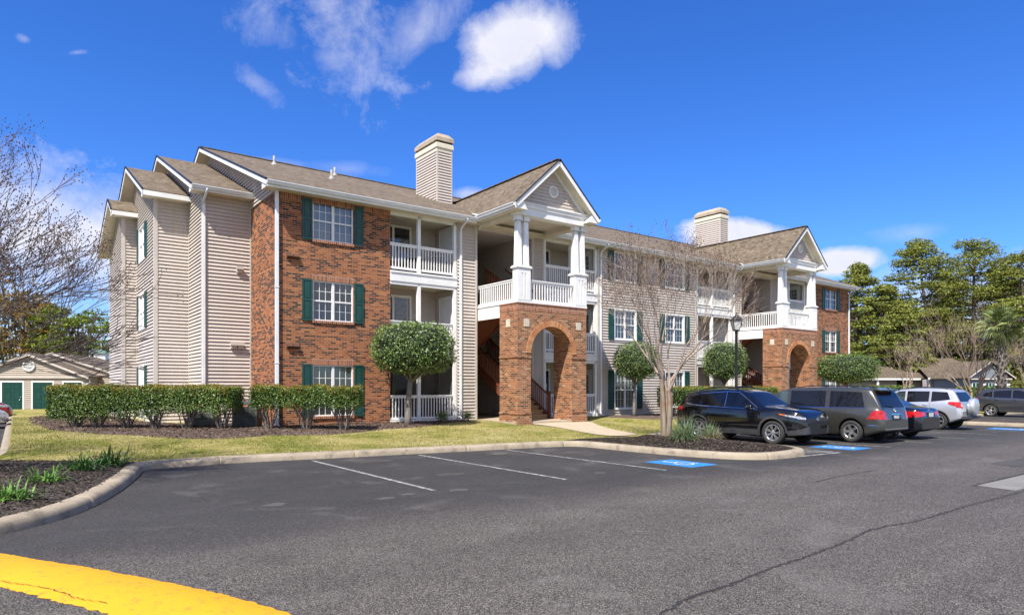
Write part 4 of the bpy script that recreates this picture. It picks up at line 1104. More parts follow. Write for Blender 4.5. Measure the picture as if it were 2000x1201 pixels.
def polydist(x, y, P):
    d = np.full(np.shape(x), 1e9); n = len(P)
    for i in range(n):
        x1, y1 = P[i]; x2, y2 = P[(i+1) % n]; dx, dy = x2-x1, y2-y1; L = dx*dx+dy*dy
        if L == 0: continue
        t = np.clip(((x-x1)*dx+(y-y1)*dy)/L, 0, 1); d = np.minimum(d, (x1+t*dx-x)**2+(y1+t*dy-y)**2)
    return np.sqrt(d)
def bedz(x, y, poly, lift, mound=0.0, c=None):
    f = np.clip(polydist(x, y, poly)/.35, 0, 1); z = gz(x, y)-.014+(lift+.014)*f
    if mound:
        f2 = np.clip(polydist(x, y, poly)/1.2, 0, 1)
        d = np.sqrt(((x-c[0])/c[2])**2+((y-c[1])/c[3])**2); z = z+mound*np.clip(1-d*d, 0, 1)*f2
    return z
def mulchbed(name, poly, mat, lift=.02, cell=.09, mound=0.0, c=None):
    def zf(x, y): return bedz(x, y, poly, lift, mound, c)
    o = sheet(name, poly, mat, cell, zf, .022); structure(o); return o
jit = lambda P, a=.06: [(x+random.uniform(-a, a), y+random.uniform(-a, a)) for x, y in smooth_line(P, 3, True)]
BED1 = [(-6.4, 14.2), (-6.5, 9), (-6.25, 4.5), (-5.95, 1.9), (-5.0, -.5), (-3.9, -2.0), (-2.83, -2.85), (-1.44, -2.9), (.5, -3.1), (2.84, -2.6), (5.0, -1.75), (6.6, -.95), (7.6, -.35), (7.9, .05), (0, .1), (-.5, 3.2), (-2, 3.4), (-3, 6), (-3.4, 14.3)]
mulchbed('mulch_bed', jit(BED1), M['mulch_red'], .02)
ia = min(range(len(KAi)), key=lambda i: (KAi[i][0]+4.7)**2+(KAi[i][1]+6.5)**2)
BED2 = KAi[:ia]+[(-4.95, -6.2), (-5.98, -5.5), (-7.0, -4.9), (-7.6, -4.55), (-9.5, -5.3), (-16, -5.4)]
mulchbed('mulch_bed', BED2, M['mulch'], .03, .07, .10, (-8.5, -9.5, 4.5, 4.5))
ib = min(range(len(KAi)), key=lambda i: (KAi[i][0]-5.9)**2+(KAi[i][1]+7.5)**2); ic = min(range(len(KAi)), key=lambda i: (KAi[i][0]-10.2)**2+(KAi[i][1]+7.2)**2)
BED3 = KAi[ib:ic]+[(9.9, -7.2), (9.0, -7.6), (8.3, -7.9), (7.4, -7.5), (6.6, -7.3)]
mulchbed('mulch_bed', BED3, M['mulch'], .03, .06, .10, (8.0, -10.3, 2.2, 3.2))
BED4 = [(14.2, .1), (13.9, -1.4), (14.6, -2.4), (17, -2.9), (21, -3.0), (25.5, -2.8), (25.8, .1)]
mulchbed('mulch_bed', jit(BED4), M['mulch_red'], .02)
BED5 = [(28.3, -13), (28.2, -8), (31, -7.6), (31, -12.5), (30, -13.5)]
mulchbed('mulch_bed', BED5, M['mulch'], .03, .12, .08, (29.6, -10.5, 1.5, 3.5))
BED6 = [(29.2, .1), (29.0, -2.2), (31, -5), (38, -5.2), (45, -5), (48, 0), (38, 8), (37.8, .1)]
mulchbed('mulch_bed', jit(BED6), M['mulch_red'], .02, .2)
# entrance walks
def walk(P, lab=None, z=.02):
    o = sheet('walkway', smooth_line(P, 2, True), M['walk'], .15, lambda x, y: gz(x, y)+z); structure(o)
walk([(8.3, -.2), (11.6, -.2), (11.7, -2.6), (11.2, -3.4), (10.6, -4.6), (10.1, -6.2), (9.7, -7.2), (8.4, -7.2), (8.5, -6.4), (8.75, -5.2), (8.9, -3.8), (8.6, -2.4)], z=.012)
walk([(25.9, -.2), (29.0, -.2), (29.0, -3.0), (28.0, -5), (27, -7.0), (25.6, -7.0), (26.2, -4.5), (26.2, -2.4)], z=.012)
# yellow painted kerb hump at the very front
m = MB(); A = smooth_line([(-9.5, -11.2), (-7.9, -12.4), (-7.04, -13.6), (-6.79, -14.14), (-6.44, -14.69), (-5.93, -15.66), (-5.5, -16.54), (-5.25, -17.3), (-4.9, -18.4), (-4.7, -19.6)], 2)
B = smooth_line([(-10.6, -12.2), (-8.6, -13.5), (-7.3, -14.75), (-7.02, -15.12), (-6.86, -15.45), (-6.68, -15.81), (-6.34, -16.48), (-6.05, -17.3), (-5.85, -18.4), (-5.7, -19.6)], 2)
n = 9; rows = []
def resample(P, k):
    P = [Vector((*p, 0)) for p in P]; cum = [0]
    for a, b in zip(P[:-1], P[1:]): cum.append(cum[-1]+(b-a).length)
    out = []
    for i in range(k+1):
        d = cum[-1]*i/k; j = max(q for q in range(len(cum)) if cum[q] <= d+1e-9); j = min(j, len(P)-2); out.append(P[j].lerp(P[j+1], (d-cum[j])/(cum[j+1]-cum[j])))
    return out
A = resample(A, 200); B = resample(B, 200)
for i, (a, b) in enumerate(zip(A, B)):
    d = (b-a).normalized(); a = a+d*random.uniform(-.012, .012); b = b+d*random.uniform(-.02, .02)
    for k in range(n+1):
        f = k/n; p = a.lerp(b, f); m.v.append((p.x, p.y, .004+.05*math.sin(math.pi*f)**.8))
for i in range(200):
    for k in range(n): q = i*(n+1)+k; m.f.append((q, q+1, q+n+2, q+n+1)); m.sm.append(True)
o = m.build('speed_hump', M['yellow']); o.location = (OX, OY, 0); o.rotation_euler = (0, 0, ANG); structure(o, 'low yellow painted hump across the asphalt at the front left')
m = MB(); P = [tuple((b.lerp(a, .12+.03*math.sin(i*.3)))[:2]) for i, (a, b) in enumerate(zip(A, B)) if 40 < i < 130][::3]
ribbon(m, P, .001, .006, .036, .03); c_ = m.build('surface_crack', M['crack'], o)

# grass blades
def scatter_in(poly, n, excl=()):
    xs = [p[0] for p in poly]; ys = [p[1] for p in poly]
    x = rng.uniform(min(xs), max(xs), n); y = rng.uniform(min(ys), max(ys), n); k = inpoly(x, y, poly)
    for e in excl: k &= ~inpoly(x, y, e)
    return x[k], y[k]
def blades(name, x, y, z, h, w, mat, lean=.5):
    n = len(x); a = rng.uniform(0, 2*np.pi, n); hh = h*rng.uniform(.5, 1.2, n); ln = rng.uniform(0, lean, n)*hh; b = rng.uniform(0, 2*np.pi, n)
    p0 = np.stack([x-np.cos(a)*w/2, y-np.sin(a)*w/2, z], 1); p1 = np.stack([x+np.cos(a)*w/2, y+np.sin(a)*w/2, z], 1)
    p2 = np.stack([x+np.cos(b)*ln, y+np.sin(b)*ln, z+hh], 1)
    V = np.stack([p0, p1, p2], 1).reshape(-1, 3); return np_mesh(name, V, 3, mat)
M['blade'] = m_leaf('grass_blades', [(.0, (.07, .11, .015)), (.35, (.12, .16, .03)), (.55, (.22, .21, .07)), (.75, (.36, .29, .14)), (1, (.42, .35, .2))], rough=.8, scale=.45, spec=.1)
PATHX = [(8.3, -.2), (11.6, -.2), (11.7, -2.6), (10.1, -6.2), (9.7, -7.2), (8.4, -7.2), (8.75, -5.2), (8.6, -2.4)]
region = [(-7.0, 14), (-7.0, -4.9), (-5.9, -5.7), (-4.9, -6.3), (-2.47, -6.2), (-.51, -6.6), (1.18, -6.75), (3.5, -7.05), (5.6, -7.3), (7, -7.2), (9.9, -6.9), (26, -6.9), (26, 0), (-3, 3), (-3, 14)]
x, y = scatter_in(region, 330000, (BED1, BED3, BED4, PATHX))
dens = x < 12
x, y = np.concatenate([x[dens], x[~dens][::2]]), np.concatenate([y[dens], y[~dens][::2]])
gb = blades('grass', x, y, gz(x, y)-.012, .042, .014, M['blade'], .9); gb.location = (OX, OY, 0); gb.rotation_euler = (0, 0, ANG)
tag(gb, 'short green and straw coloured grass on the lawn before the building', 'grass', kind='stuff')
# mulch chips
def chips(poly, n, size, mat, mound=None):
    x, y = scatter_in(poly, n); n = len(x); z = bedz(x, y, poly, .03, mound[0] if mound else 0, mound[1:] if mound else None)+.014
    a = rng.uniform(0, 6.28, n); L = size*rng.uniform(.5, 1.6, n); w = size*.35; tl = rng.uniform(-.5, .5, n)
    u = np.stack([np.cos(a), np.sin(a), tl], 1)*L[:, None]/2; v = np.stack([-np.sin(a), np.cos(a), rng.uniform(-.4, .4, n)], 1)*w/2; c = np.stack([x, y, z], 1)
    V = np.stack([c-u-v, c+u-v, c+u+v, c-u+v], 1).reshape(-1, 3); return np_mesh('mulch_chips', V, 4, mat)
M['chip'] = m_leaf('chip', [(0, (.02, .014, .01)), (.5, (.07, .045, .03)), (.8, (.14, .10, .07)), (1, (.42, .36, .28))], rough=.9, scale=2, spec=.2)
M['chipd'] = m_leaf('chip_dark', [(0, (.012, .010, .008)), (.6, (.05, .038, .028)), (.85, (.10, .08, .065)), (1, (.34, .30, .24))], rough=.9, scale=2, spec=.2)
for P_, n_, s_, mm, mo in ((BED1, 42000, .06, 'chip', None), (BED2, 40000, .05, 'chipd', (.10, -8.5, -9.5, 4.5, 4.5)), (BED3, 26000, .045, 'chipd', (.10, 8.0, -10.3, 2.2, 3.2))):
    c = chips(P_, n_, s_, M[mm], mo); c.location = (OX, OY, 0); c.rotation_euler = (0, 0, ANG)
    tag(c, {0: 'reddish bark mulch spread under the hedges', 1: 'dark bark mulch on the planted island at the left front', 2: 'dark bark mulch on the island around the bare tree'}[[42000, 40000, 26000].index(n_)], 'mulch', kind='stuff')
# ================================================================== VEGETATION
def leafquads(C, Nrm, size, aspect=.55, jitter=.9):
    """rhombic leaves at C, roughly facing Nrm"""
    n = len(C); r = rng.normal(0, jitter, (n, 3)); d = Nrm+r; d /= np.linalg.norm(d, axis=1)[:, None]+1e-9
    a = rng.normal(0, 1, (n, 3)); u = np.cross(d, a); u /= np.linalg.norm(u, axis=1)[:, None]+1e-9; v = np.cross(d, u)
    s = (size*rng.uniform(.6, 1.35, n))[:, None]; u = u*s/2; v = v*s*aspect/2
    return np.stack([C-u, C-v, C+u, C+v], 1).reshape(-1, 3)
def limb_path(a, b, n, wob):
    a, b = Vector(a), Vector(b); P = [a]
    L = (b-a).length
    for i in range(1, n): P.append(a.lerp(b, i/n)+Vector((random.uniform(-1, 1), random.uniform(-1, 1), random.uniform(-.5, .5)))*wob*L)
    return P+[b]
M['topleaf'] = m_leaf('holly_leaves', [(0, (.020, .042, .010)), (.3, (.05, .095, .020)), (.55, (.11, .175, .035)), (.8, (.21, .28, .075)), (1, (.34, .38, .14))], rough=.42, scale=1.2, spec=.45, trans=.12)
M['hedgeleaf'] = m_leaf('hedge_leaves', [(0, (.018, .036, .008)), (.3, (.045, .09, .016)), (.6, (.10, .17, .03)), (.85, (.19, .26, .05)), (1, (.30, .32, .08))], rough=.42, scale=1.5, spec=.45, trans=.12)
M['newleaf'] = m_leaf('new_hedge_growth', [(0, (.09, .11, .012)), (.4, (.17, .17, .02)), (.75, (.27, .20, .035)), (1, (.36, .23, .06))], rough=.4, scale=.8, spec=.4, trans=.2)
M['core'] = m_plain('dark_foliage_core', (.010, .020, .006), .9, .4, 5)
M['bark'] = m_bark('grey_bark', (.10, .085, .07), (.26, .225, .19), 7)
M['crapebark'] = m_bark('crape_bark', (.15, .105, .075), (.34, .27, .20), 5, (.24, .14, .08))
M['twig'] = m_bark('twig_bark', (.13, .095, .08), (.27, .20, .165), 5)
M['twigpale'] = m_bark('pale_twig_bark', (.24, .17, .12), (.40, .31, .23), 5)
M['darkbark'] = m_bark('dark_bark', (.035, .027, .022), (.10, .08, .062), 4)
M['twigwarm'] = m_bark('warm_twig_bark', (.23, .165, .125), (.43, .345, .275), 5)
M['seed'] = m_plain('dry_seed_heads', (.085, .045, .028), .8, .4, 30)

def topiary(label, wx, wy, zb, zt, zc0, rx, ry, nleaf, base, size=.055, sq=2.6, lean=(0, 0), trunk_r=.09):
    """clipped standard: trunk under a rounded crown. zc0..zt crown heights"""
    root = empty('topiary_tree', (wx, wy, base)); tag(root, label, 'topiary tree', 'round clipped trees along the building front')
    c = np.array([lean[0], lean[1], (zt+zc0)/2-base]); rz = (zt-zc0)/2
    th = rng.uniform(0, 2*np.pi, nleaf); cz = rng.uniform(-1, 1, nleaf); sz = np.sqrt(1-cz*cz)
    d = np.stack([sz*np.cos(th), sz*np.sin(th), cz], 1)
    k = (np.abs(d)**sq).sum(1)**(-1/sq)
    lump = 1+.045*rng.normal(0, 1, nleaf)*(rng.random(nleaf) < .25)+.05*np.sin(d[:, 0]*9+2)*np.cos(d[:, 2]*8)+.035*np.sin(d[:, 1]*17)+.03*np.cos(d[:, 0]*23+d[:, 2]*19)
    r = k*lump*(1-np.abs(rng.normal(0, .09, nleaf)))
    flat = np.where(d[:, 2] < 0, .92, 1.0)
    P = d*r[:, None]*np.array([rx, ry, rz]); P[:, 2] *= flat
    V = leafquads(P+c, d, size)
    np_mesh('foliage', V, 4, M['topleaf'], root)
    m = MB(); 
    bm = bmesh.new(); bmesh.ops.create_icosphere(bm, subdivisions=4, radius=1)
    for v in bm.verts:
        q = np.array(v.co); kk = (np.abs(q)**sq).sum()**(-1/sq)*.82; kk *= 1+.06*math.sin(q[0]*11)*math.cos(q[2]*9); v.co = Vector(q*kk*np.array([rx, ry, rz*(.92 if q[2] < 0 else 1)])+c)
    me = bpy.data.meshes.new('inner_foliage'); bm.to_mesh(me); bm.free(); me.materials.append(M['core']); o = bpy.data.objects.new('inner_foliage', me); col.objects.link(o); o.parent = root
    t = MB(); H = zc0-base+.4
    t.tube([(0, 0, -.05), (.01, .01, H*.15), (lean[0]*.3-.02, lean[1]*.3, H*.5), (lean[0]*.7, lean[1]*.7, H)], [trunk_r*1.35, trunk_r*1.05, trunk_r*.95, trunk_r*.85], 10)
    for k in range(7):
        a = k*.9; t.tube([(lean[0]*.6, lean[1]*.6, H*.72), (lean[0]+math.cos(a)*rx*.3, lean[1]+math.sin(a)*ry*.3, H*.85+.12), (lean[0]+math.cos(a)*rx*.55, lean[1]+math.sin(a)*ry*.55, H+.3)], [trunk_r*.5, trunk_r*.35, trunk_r*.2], 6)
    t.build('trunk', M['bark'], root)
    return root
p = W(4.05, -1.5); topiary('large round clipped tree on a pale trunk before the first balconies', p[0], p[1], 4.05, 3.98, 2.08, 1.42, 1.25, 11500, .36, .075, 2.9, (.20, 0), .10)
p = W(15.6, -1.35); topiary('round clipped tree just right of the near brick arch', p[0], p[1], 0, 3.78, 1.98, 1.06, 1.05, 8000, .38, .06, 2.5, (.12, 0), .07)
p = W(22.05, -1.55); topiary('squarish clipped tree standing behind the lamp post and the black car', p[0], p[1], 0, 4.0, 2.05, 1.03, 1.05, 8000, .38, .06, 3.2, (0, 0), .07)
p = W(31.2, -3.2); topiary('wide flat-topped clipped tree in front of the far brick corner', p[0], p[1], 0, 3.62, 1.9, 1.66, 1.3, 10000, .35, .07, 3.2, (0, 0), .09)

def hedge(label, pts, zb, zt, width, bushes, nleaf, base, stems=True, taper=.55, newtop=True, seedv=1, leafsz=.055):
    """clipped hedge along world polyline pts; bushes = fractions where stems stand"""
    rr = random.Random(seedv)
    a, b = Vector((*pts[0], 0)), Vector((*pts[1], 0)); L = (b-a).length; d = (b-a)/L; nn = Vector((-d.y, d.x, 0))
    root = empty('hedge', (a.x, a.y, base), math.atan2(d.y, d.x)); tag(root, label, 'hedge', 'clipped hedges')
    nb = len(bushes); fx = np.array(bushes)*L; spc = L/nb
    H = zt-base; zb2 = zb if hasattr(zb, '__len__') else (zb, zb); lo_ = lambda x: (zb2[0]+(zb2[1]-zb2[0])*np.clip(x/L*1.6-.2, 0, 1))-base; lo = min(zb2)-base
    n = nleaf
    # sample the surface of each bush: box-like on top, tapering to the stems below
    x = rng.uniform(0, L, n); u = rng.uniform(0, 1, n)
    face = rng.choice(3, n, p=[.36, .36, .28])
    hump = .035*np.sin(x*4.1)+.03*np.sin(x*9.7+1)+.02*np.sin(x*21)
    z = np.where(face == 2, H+hump, lo+(H-lo)*np.sqrt(u)+hump*.5)
    wz = width/2*(1-.25*np.clip((H-z)/H, 0, 1)**1.5)+.05*np.sin(x*5.3+z*3)+.035*np.sin(x*13+z*9)
    y = np.where(face == 0, -wz, np.where(face == 1, wz, rng.uniform(-1, 1, n)*wz))
    # lower boundary: arches between bushes
    db = np.min(np.abs(x[:, None]-fx[None, :]), axis=1)/(spc/2)
    zlow = lo_(x)+.16*np.clip(db, 0, 1.2)**2.2*taper-.16*(1-np.clip(db, 0, 1))+.05*np.sin(x*3.3)+.04*np.sin(x*17)
    keep = z > zlow
    dep = np.abs(rng.normal(0, .06, n)); y = y-np.sign(y)*dep*(face != 2); z = z-dep*(face == 2)
    # rounded ends
    ex = np.minimum(x, L-x); er = .35; k2 = ex < er; y = np.where(k2, y*np.sqrt(np.clip(1-((er-ex)/er)**2*.8, .05, 1)), y)
    N_ = np.stack([np.zeros(n), np.where(face == 0, -1., np.where(face == 1, 1., 0.)), np.where(face == 2, 1., .25)], 1)
    P = np.stack([x, y, z], 1)
    # end caps
    ne = n//9
    for e, sgn in ((0, -1), (L, 1)):
        pe = np.stack([np.full(ne, e)+rng.normal(0, .05, ne)*1.0, rng.uniform(-.8, .8, ne)*width/2, float(lo_(e))+.1+(H-float(lo_(e))-.1)*rng.uniform(0, 1, ne)], 1)
        P = np.concatenate([P, pe]); N_ = np.concatenate([N_, np.tile([sgn, 0, .2], (ne, 1))]); keep = np.concatenate([keep, np.ones(ne, bool)])
    # loose interior leaves
    ni = n//5; xi = rng.uniform(0, L, ni); zi = rng.uniform(lo, H, ni); yi = rng.uniform(-.8, .8, ni)*width/2
    dbi = np.min(np.abs(xi[:, None]-fx[None, :]), axis=1)/(spc/2); ki = zi > lo_(xi)-.05+.16*np.clip(dbi, 0, 1.2)**2*taper
    P = np.concatenate([P, np.stack([xi, yi, zi], 1)]); N_ = np.concatenate([N_, rng.normal(0, 1, (ni, 3))]); keep = np.concatenate([keep, ki])
    P = P[keep]; N_ = N_[keep]
    np_mesh('foliage', leafquads(P, N_, leafsz), 4, M['hedgeleaf'], root)
    if newtop:
        m = n//2; x = rng.uniform(-.05, L+.05, m); y = rng.uniform(-1, 1, m)*width/2*1.07; hump = .035*np.sin(x*4.1)+.03*np.sin(x*9.7+1)+.02*np.sin(x*21)
        z = H+hump+np.abs(rng.normal(0, .035, m))-np.abs(rng.normal(0, .10, m))*(np.abs(y) > width*.40)
        V = leafquads(np.stack([x, y, z], 1), np.tile([0, 0, .6], (m, 1)), .05, .45, 1.3); np_mesh('new_growth', V, 4, M['newleaf'], root)
    # core
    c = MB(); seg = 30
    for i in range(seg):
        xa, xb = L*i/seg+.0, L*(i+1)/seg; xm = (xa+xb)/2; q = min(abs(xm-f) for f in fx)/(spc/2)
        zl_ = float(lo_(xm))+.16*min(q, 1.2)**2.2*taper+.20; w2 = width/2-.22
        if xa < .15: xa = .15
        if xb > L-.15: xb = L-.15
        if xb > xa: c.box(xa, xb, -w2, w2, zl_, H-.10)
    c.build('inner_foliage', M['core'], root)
    if stems:
        for f in fx:
            s = MB()
            for k in range(15):
                a0 = rr.uniform(0, 6.28); r0 = .06; sp = rr.uniform(.5, 1.0)
                ex_, ey = f+math.cos(a0)*spc*.42*sp, math.sin(a0)*width*.42*sp; lz = float(lo_(f)); ez = lz+(H-lz)*rr.uniform(.0, .4)
                p0 = (f+math.cos(a0)*r0, math.sin(a0)*r0, -.05); mid = (f+(ex_-f)*.42+rr.uniform(-.06, .06), ey*.42, ez*.36)
                m2 = (f+(ex_-f)*.7+rr.uniform(-.05, .05), ey*.7, ez*.7)
                s.tube([p0, mid, m2, (ex_, ey, ez)], [.026, .019, .014, .008], 5, cap=False)
                for q in range(3):
                    t_ = rr.uniform(.4, .9); bx = f+(ex_-f)*t_; by = ey*t_; bz = ez*t_
                    s.tube([(bx, by, bz), (bx+rr.uniform(-.15, .15), by+rr.uniform(-.12, .12), bz+rr.uniform(.1, .3))], [.009, .004], 4, cap=False)
            s.build('stems', M['bark'], root)
    return root
hedge('long hedge of six merged bushes in front of the beige siding bays', ((-14.55, 21.3), (-8.62, 20.75)), (.62, .98), 1.69, 1.05, [.10, .24, .40, .55, .74, .93], 32000, .33, taper=.30, seedv=3)
hedge('short hedge on three bare stems under the near brick wall windows', ((-8.05, 20.9), (-4.85, 21.1)), 1.0, 1.69, 1.0, [.13, .49, .85], 18000, .33, taper=.5, seedv=5)
a = W(16.9, -2.0); b = W(25.2, -2.2)
hedge('low hedge behind the black car along the siding wall', (a[:2], b[:2]), .75, 1.68, 1.0, [.1, .3, .5, .7, .9], 15000, .36, stems=True, seedv=9, leafsz=.065)

# ---------- bare branching trees
def grow(mb, p, d, L, r, depth, rr, up=.12, spread=.5, tips=None, nseg=4, ratio=.72, kids_=(2, 3), mins=.0035, wob=.12):
    pts = [p.copy()]; rad = [r]; dd = d.copy()
    for i in range(nseg):
        dd = (dd+Vector((rr.uniform(-1, 1), rr.uniform(-1, 1), rr.uniform(-1, 1)))*wob+Vector((0, 0, up*.3))).normalized()
        p = p+dd*(L/nseg); pts.append(p.copy()); rad.append(max(mins, r*(1-.42*(i+1)/nseg)))
    mb.tube(pts, rad, 7 if r > .03 else (5 if r > .01 else 3), cap=False)
    if depth == 0:
        if tips is not None: tips.append((p.copy(), dd.copy()))
        return
    n = rr.choice(kids_)
    for k in range(n):
        ax = Vector((rr.uniform(-1, 1), rr.uniform(-1, 1), rr.uniform(-.4, .6))).normalized()
        nd = (dd+ax*spread*(0.6+.7*rr.random())).normalized(); nd = (nd+Vector((0, 0, up))).normalized()
        q = pts[-1] if (k == 0 or rr.random() < .45) else pts[rr.randint(2, nseg)-0 if nseg > 2 else 1]
        grow(mb, q, nd, L*ratio*rr.uniform(.8, 1.15), max(mins, rad[-1]*(.85 if k == 0 else .68)), depth-1, rr, up, spread, tips, nseg, ratio, kids_, mins, wob)
def seeds(tips, n, rr, rad=.10, sz=.012):
    C = []
    for (p, d) in tips:
        for k in range(n):
            C.append(p+Vector((rr.gauss(0, 1), rr.gauss(0, 1), rr.gauss(0, 1)))*rad*.6+d*rr.uniform(-.1, .1))
    C = np.array([tuple(c) for c in C]); n = len(C); V = []
    # little octahedra
    s = sz*rng.uniform(.6, 1.3, n)[:, None]; X = np.array([1, 0, 0]); Y = np.array([0, 1, 0]); Z = np.array([0, 0, 1.2])
    faces = []
    for (a, b, c) in ((X, Y, Z), (Y, -X, Z), (-X, -Y, Z), (-Y, X, Z), (Y, X, -Z), (-X, Y, -Z), (-Y, -X, -Z), (X, -Y, -Z)):
        faces.append(np.stack([C+a*s, C+b*s, C+c*s], 1))
    return np.concatenate(faces).reshape(-1, 3)
def vase_tree(label, x, y, base, H, spreadw, stems, seedv, bark, depth=6, group=None, name='crape_myrtle', r0=.07, fork=.3, seed_n=0, sep=.08, mins=.005, kidn=(2, 2, 3)):
    rr = random.Random(seedv); root = empty(name, (x, y, base)); tag(root, label, 'bare tree', group)
    tr = MB(); br = MB(); tips = []
    for k in range(stems):
        a = 2*math.pi*k/stems+rr.uniform(-.3, .3); sp = rr.uniform(.5, 1)
        b0 = Vector((math.cos(a)*sep, math.sin(a)*sep, -.05)); h1 = H*fork*rr.uniform(.85, 1.15)
        out = Vector((math.cos(a), math.sin(a), 0))
        p1 = b0+Vector((rr.uniform(-.02, .02), rr.uniform(-.02, .02), h1*.5))+out*spreadw*.015; p2 = b0+Vector((0, 0, h1))+out*spreadw*(.02+.035*(k % 2))*sp
        tr.tube([b0, p1, p2], [r0*1.2, r0, r0*.85], 9, cap=False)
        d = (Vector((0, 0, 1))+out*.42*spreadw/H*2*sp).normalized()
        for q in range(2):
            dq = (d+Vector((rr.uniform(-.45, .45), rr.uniform(-.45, .45), .0))).normalized()
            grow(br, p2, dq, H*(.19 if seed_n else .215), r0*.62, depth-1, rr, .10, .50, tips, 4, .81, kidn, mins, .12)
    tr.build('trunk', bark, root); o = br.build('branches', M['twigwarm'] if seed_n else bark, root, auto_uv=False)
    if seed_n:
        np_mesh('seed_heads', seeds([t for t in tips if rr.random() < .8], seed_n, rr), 3, M['seed'], root)
    return root, tips
def fit_check(): pass
p = W(8.9, -8.9)
vase_tree('bare multi-stemmed tree on the mulch island beside the black car', p[0], p[1], .24, 6.1, 3.3, 5, 21, M['crapebark'], 6, r0=.070, fork=.27, seed_n=7, sep=.075, mins=.0036, kidn=(2, 3, 3))
# large bare tree whose trunk stands left of the frame
def left_tree():
    rr = random.Random(12); x, y = -11.9, 10.6; root = empty('crape_myrtle', (x, y, .25)); tag(root, 'large bare tree with dark seed clusters reaching in from the left edge', 'bare tree')
    tr = MB(); br = MB(); tips = []
    for k in range(6):
        a = 2*math.pi*k/6+.2; out = Vector((math.cos(a), math.sin(a), 0)); b0 = out*.12
        p2 = Vector((0, 0, 1.6))+out*.35; tr.tube([b0+Vector((0, 0, -.1)), b0*1.6+Vector((0, 0, .8)), p2], [.13, .10, .09], 9, cap=False)
        for q in range(2):
            d = (out*rr.uniform(.6, 1.1)+Vector((rr.uniform(-.2, .2), rr.uniform(-.2, .2), rr.uniform(.6, 1.0)))).normalized()
            grow(br, p2, d, 1.30, .060, 6, rr, .05, .50, tips, 4, .79, (2, 2, 3), .0032, .12)
    # long low limbs reaching right across the view
    for (d, L) in (((.95, .25, .42), 1.9), ((.85, .55, .30), 1.9), ((.9, -.05, .62), 1.8), ((.8, .1, .8), 1.7), ((.93, .4, .2), 1.9), ((.75, .6, .75), 1.7), ((.95, .0, .30), 1.9)):
        grow(br, Vector((.25, .05, 1.7)), Vector(d).normalized(), L*.70, .050, 6, rr, .03, .44, tips, 5, .80, (2, 2, 2, 3), .0055, .10)
    tr.build('trunk', M['crapebark'], root); br.build('branches', M['twig'], root, auto_uv=False)
    keep = [t for t in tips if t[0].z > 3.3 and rr.random() < .8]
    np_mesh('seed_heads', seeds(keep, 7, rr, .13, .0125), 3, M['seed'], root)
left_tree()
# bare trees at the right, beyond the car park
vase_tree('slender bare tree before the low building at the right', 29.6, 50, .1, 5.4, 2.6, 2, 33, M['twigpale'], 6, 'bare trees at the far right', r0=.10, fork=.22)
vase_tree('broad bare tree of many pale stems behind the silver car', 32.0, 46, .1, 7.3, 5.6, 7, 35, M['twigpale'], 6, 'bare trees at the far right', r0=.085, fork=.16, sep=.22)
vase_tree('bare brown tree at the right edge behind the palm', 43.5, 56, .1, 6.0, 4.0, 4, 38, M['twigpale'], 6, 'bare trees at the far right', r0=.08, fork=.2, sep=.15)

# ---------- pines
M['needle'] = m_leaf('pine_needles', [(0, (.030, .044, .010)), (.3, (.085, .11, .018)), (.6, (.185, .21, .032)), (.85, (.31, .31, .06)), (1, (.42, .39, .09))], rough=.55, scale=.45, spec=.3, trans=.2)
M['pinebark'] = m_bark('pine_bark', (.07, .05, .04), (.19, .14, .11), 2)
def pine(label, x, y, H, cw, seedv, crown0=.45, group='pines beyond the building', nclump=60, per=170):
    rr = random.Random(seedv); g = np.random.default_rng(seedv); root = empty('pine_tree', (x, y, 0)); tag(root, label, 'pine tree', group)
    t = MB(); lx, ly = rr.uniform(-.6, .6), rr.uniform(-.6, .6)
    trunk = [Vector((lx*math.sin(k*.5), ly*math.sin(k*.4), H*.96*k/8)) for k in range(9)]
    t.tube(trunk, [.36*(1-.085*k) for k in range(9)], 8)
    C = []; S = []
    for k in range(nclump):
        f = crown0+(1-crown0)*(k+.5)/nclump+rr.uniform(-.02, .02); f = min(.99, f)
        env = math.sin(math.pi*min(1, (f-crown0)/(1-crown0)*.80+.18))**.7
        r = cw*env*math.sqrt(rr.uniform(.05, 1)); a = rr.uniform(0, 6.28)
        i = min(7, int(f*8.3)); base = trunk[i].lerp(trunk[min(8, i+1)], .3)
        tip = Vector((base.x+math.cos(a)*r, base.y+math.sin(a)*r, H*f+rr.uniform(-.3, .3)))
        st = Vector((base.x, base.y, max(H*crown0*.8, tip.z-r*.35-.3)))
        mid = st.lerp(tip, .5)+Vector((0, 0, -.15*r*.3))
        t.tube([st, mid, tip], [.11*(1.25-f), .07, .03], 5, cap=False)
        C.append(tip); S.append((rr.uniform(.75, 1.35)*cw*.30, rr.uniform(.33, .55)))
    t.build('trunk', M['pinebark'], root, auto_uv=False)
    P = []; Nn = []
    for c, (s, fl) in zip(C, S):
        n = int(per*s*s/(cw*.30)**2*rr.uniform(.8, 1.2)); d = g.normal(0, 1, (n, 3)); d /= np.linalg.norm(d, axis=1)[:, None]
        r = g.uniform(.55, 1, n)**.6
        # sub-tufts make the edge uneven
        q = d*r[:, None]*np.array([s, s, s*fl]); q += np.sin(d*7+c.x)*s*.10
        q[:, 2] = np.where(q[:, 2] < -s*fl*.35, -s*fl*.35*g.uniform(.3, 1, n), q[:, 2])
        P.append(q+np.array(c)+np.array([0, 0, s*fl*.3])); Nn.append(d+np.array([0, 0, .5]))
    P = np.concatenate(P); Nn = np.concatenate(Nn)
    np_mesh('crown', leafquads(P, Nn, .30, .40, .9), 4, M['needle'], root)
    return root
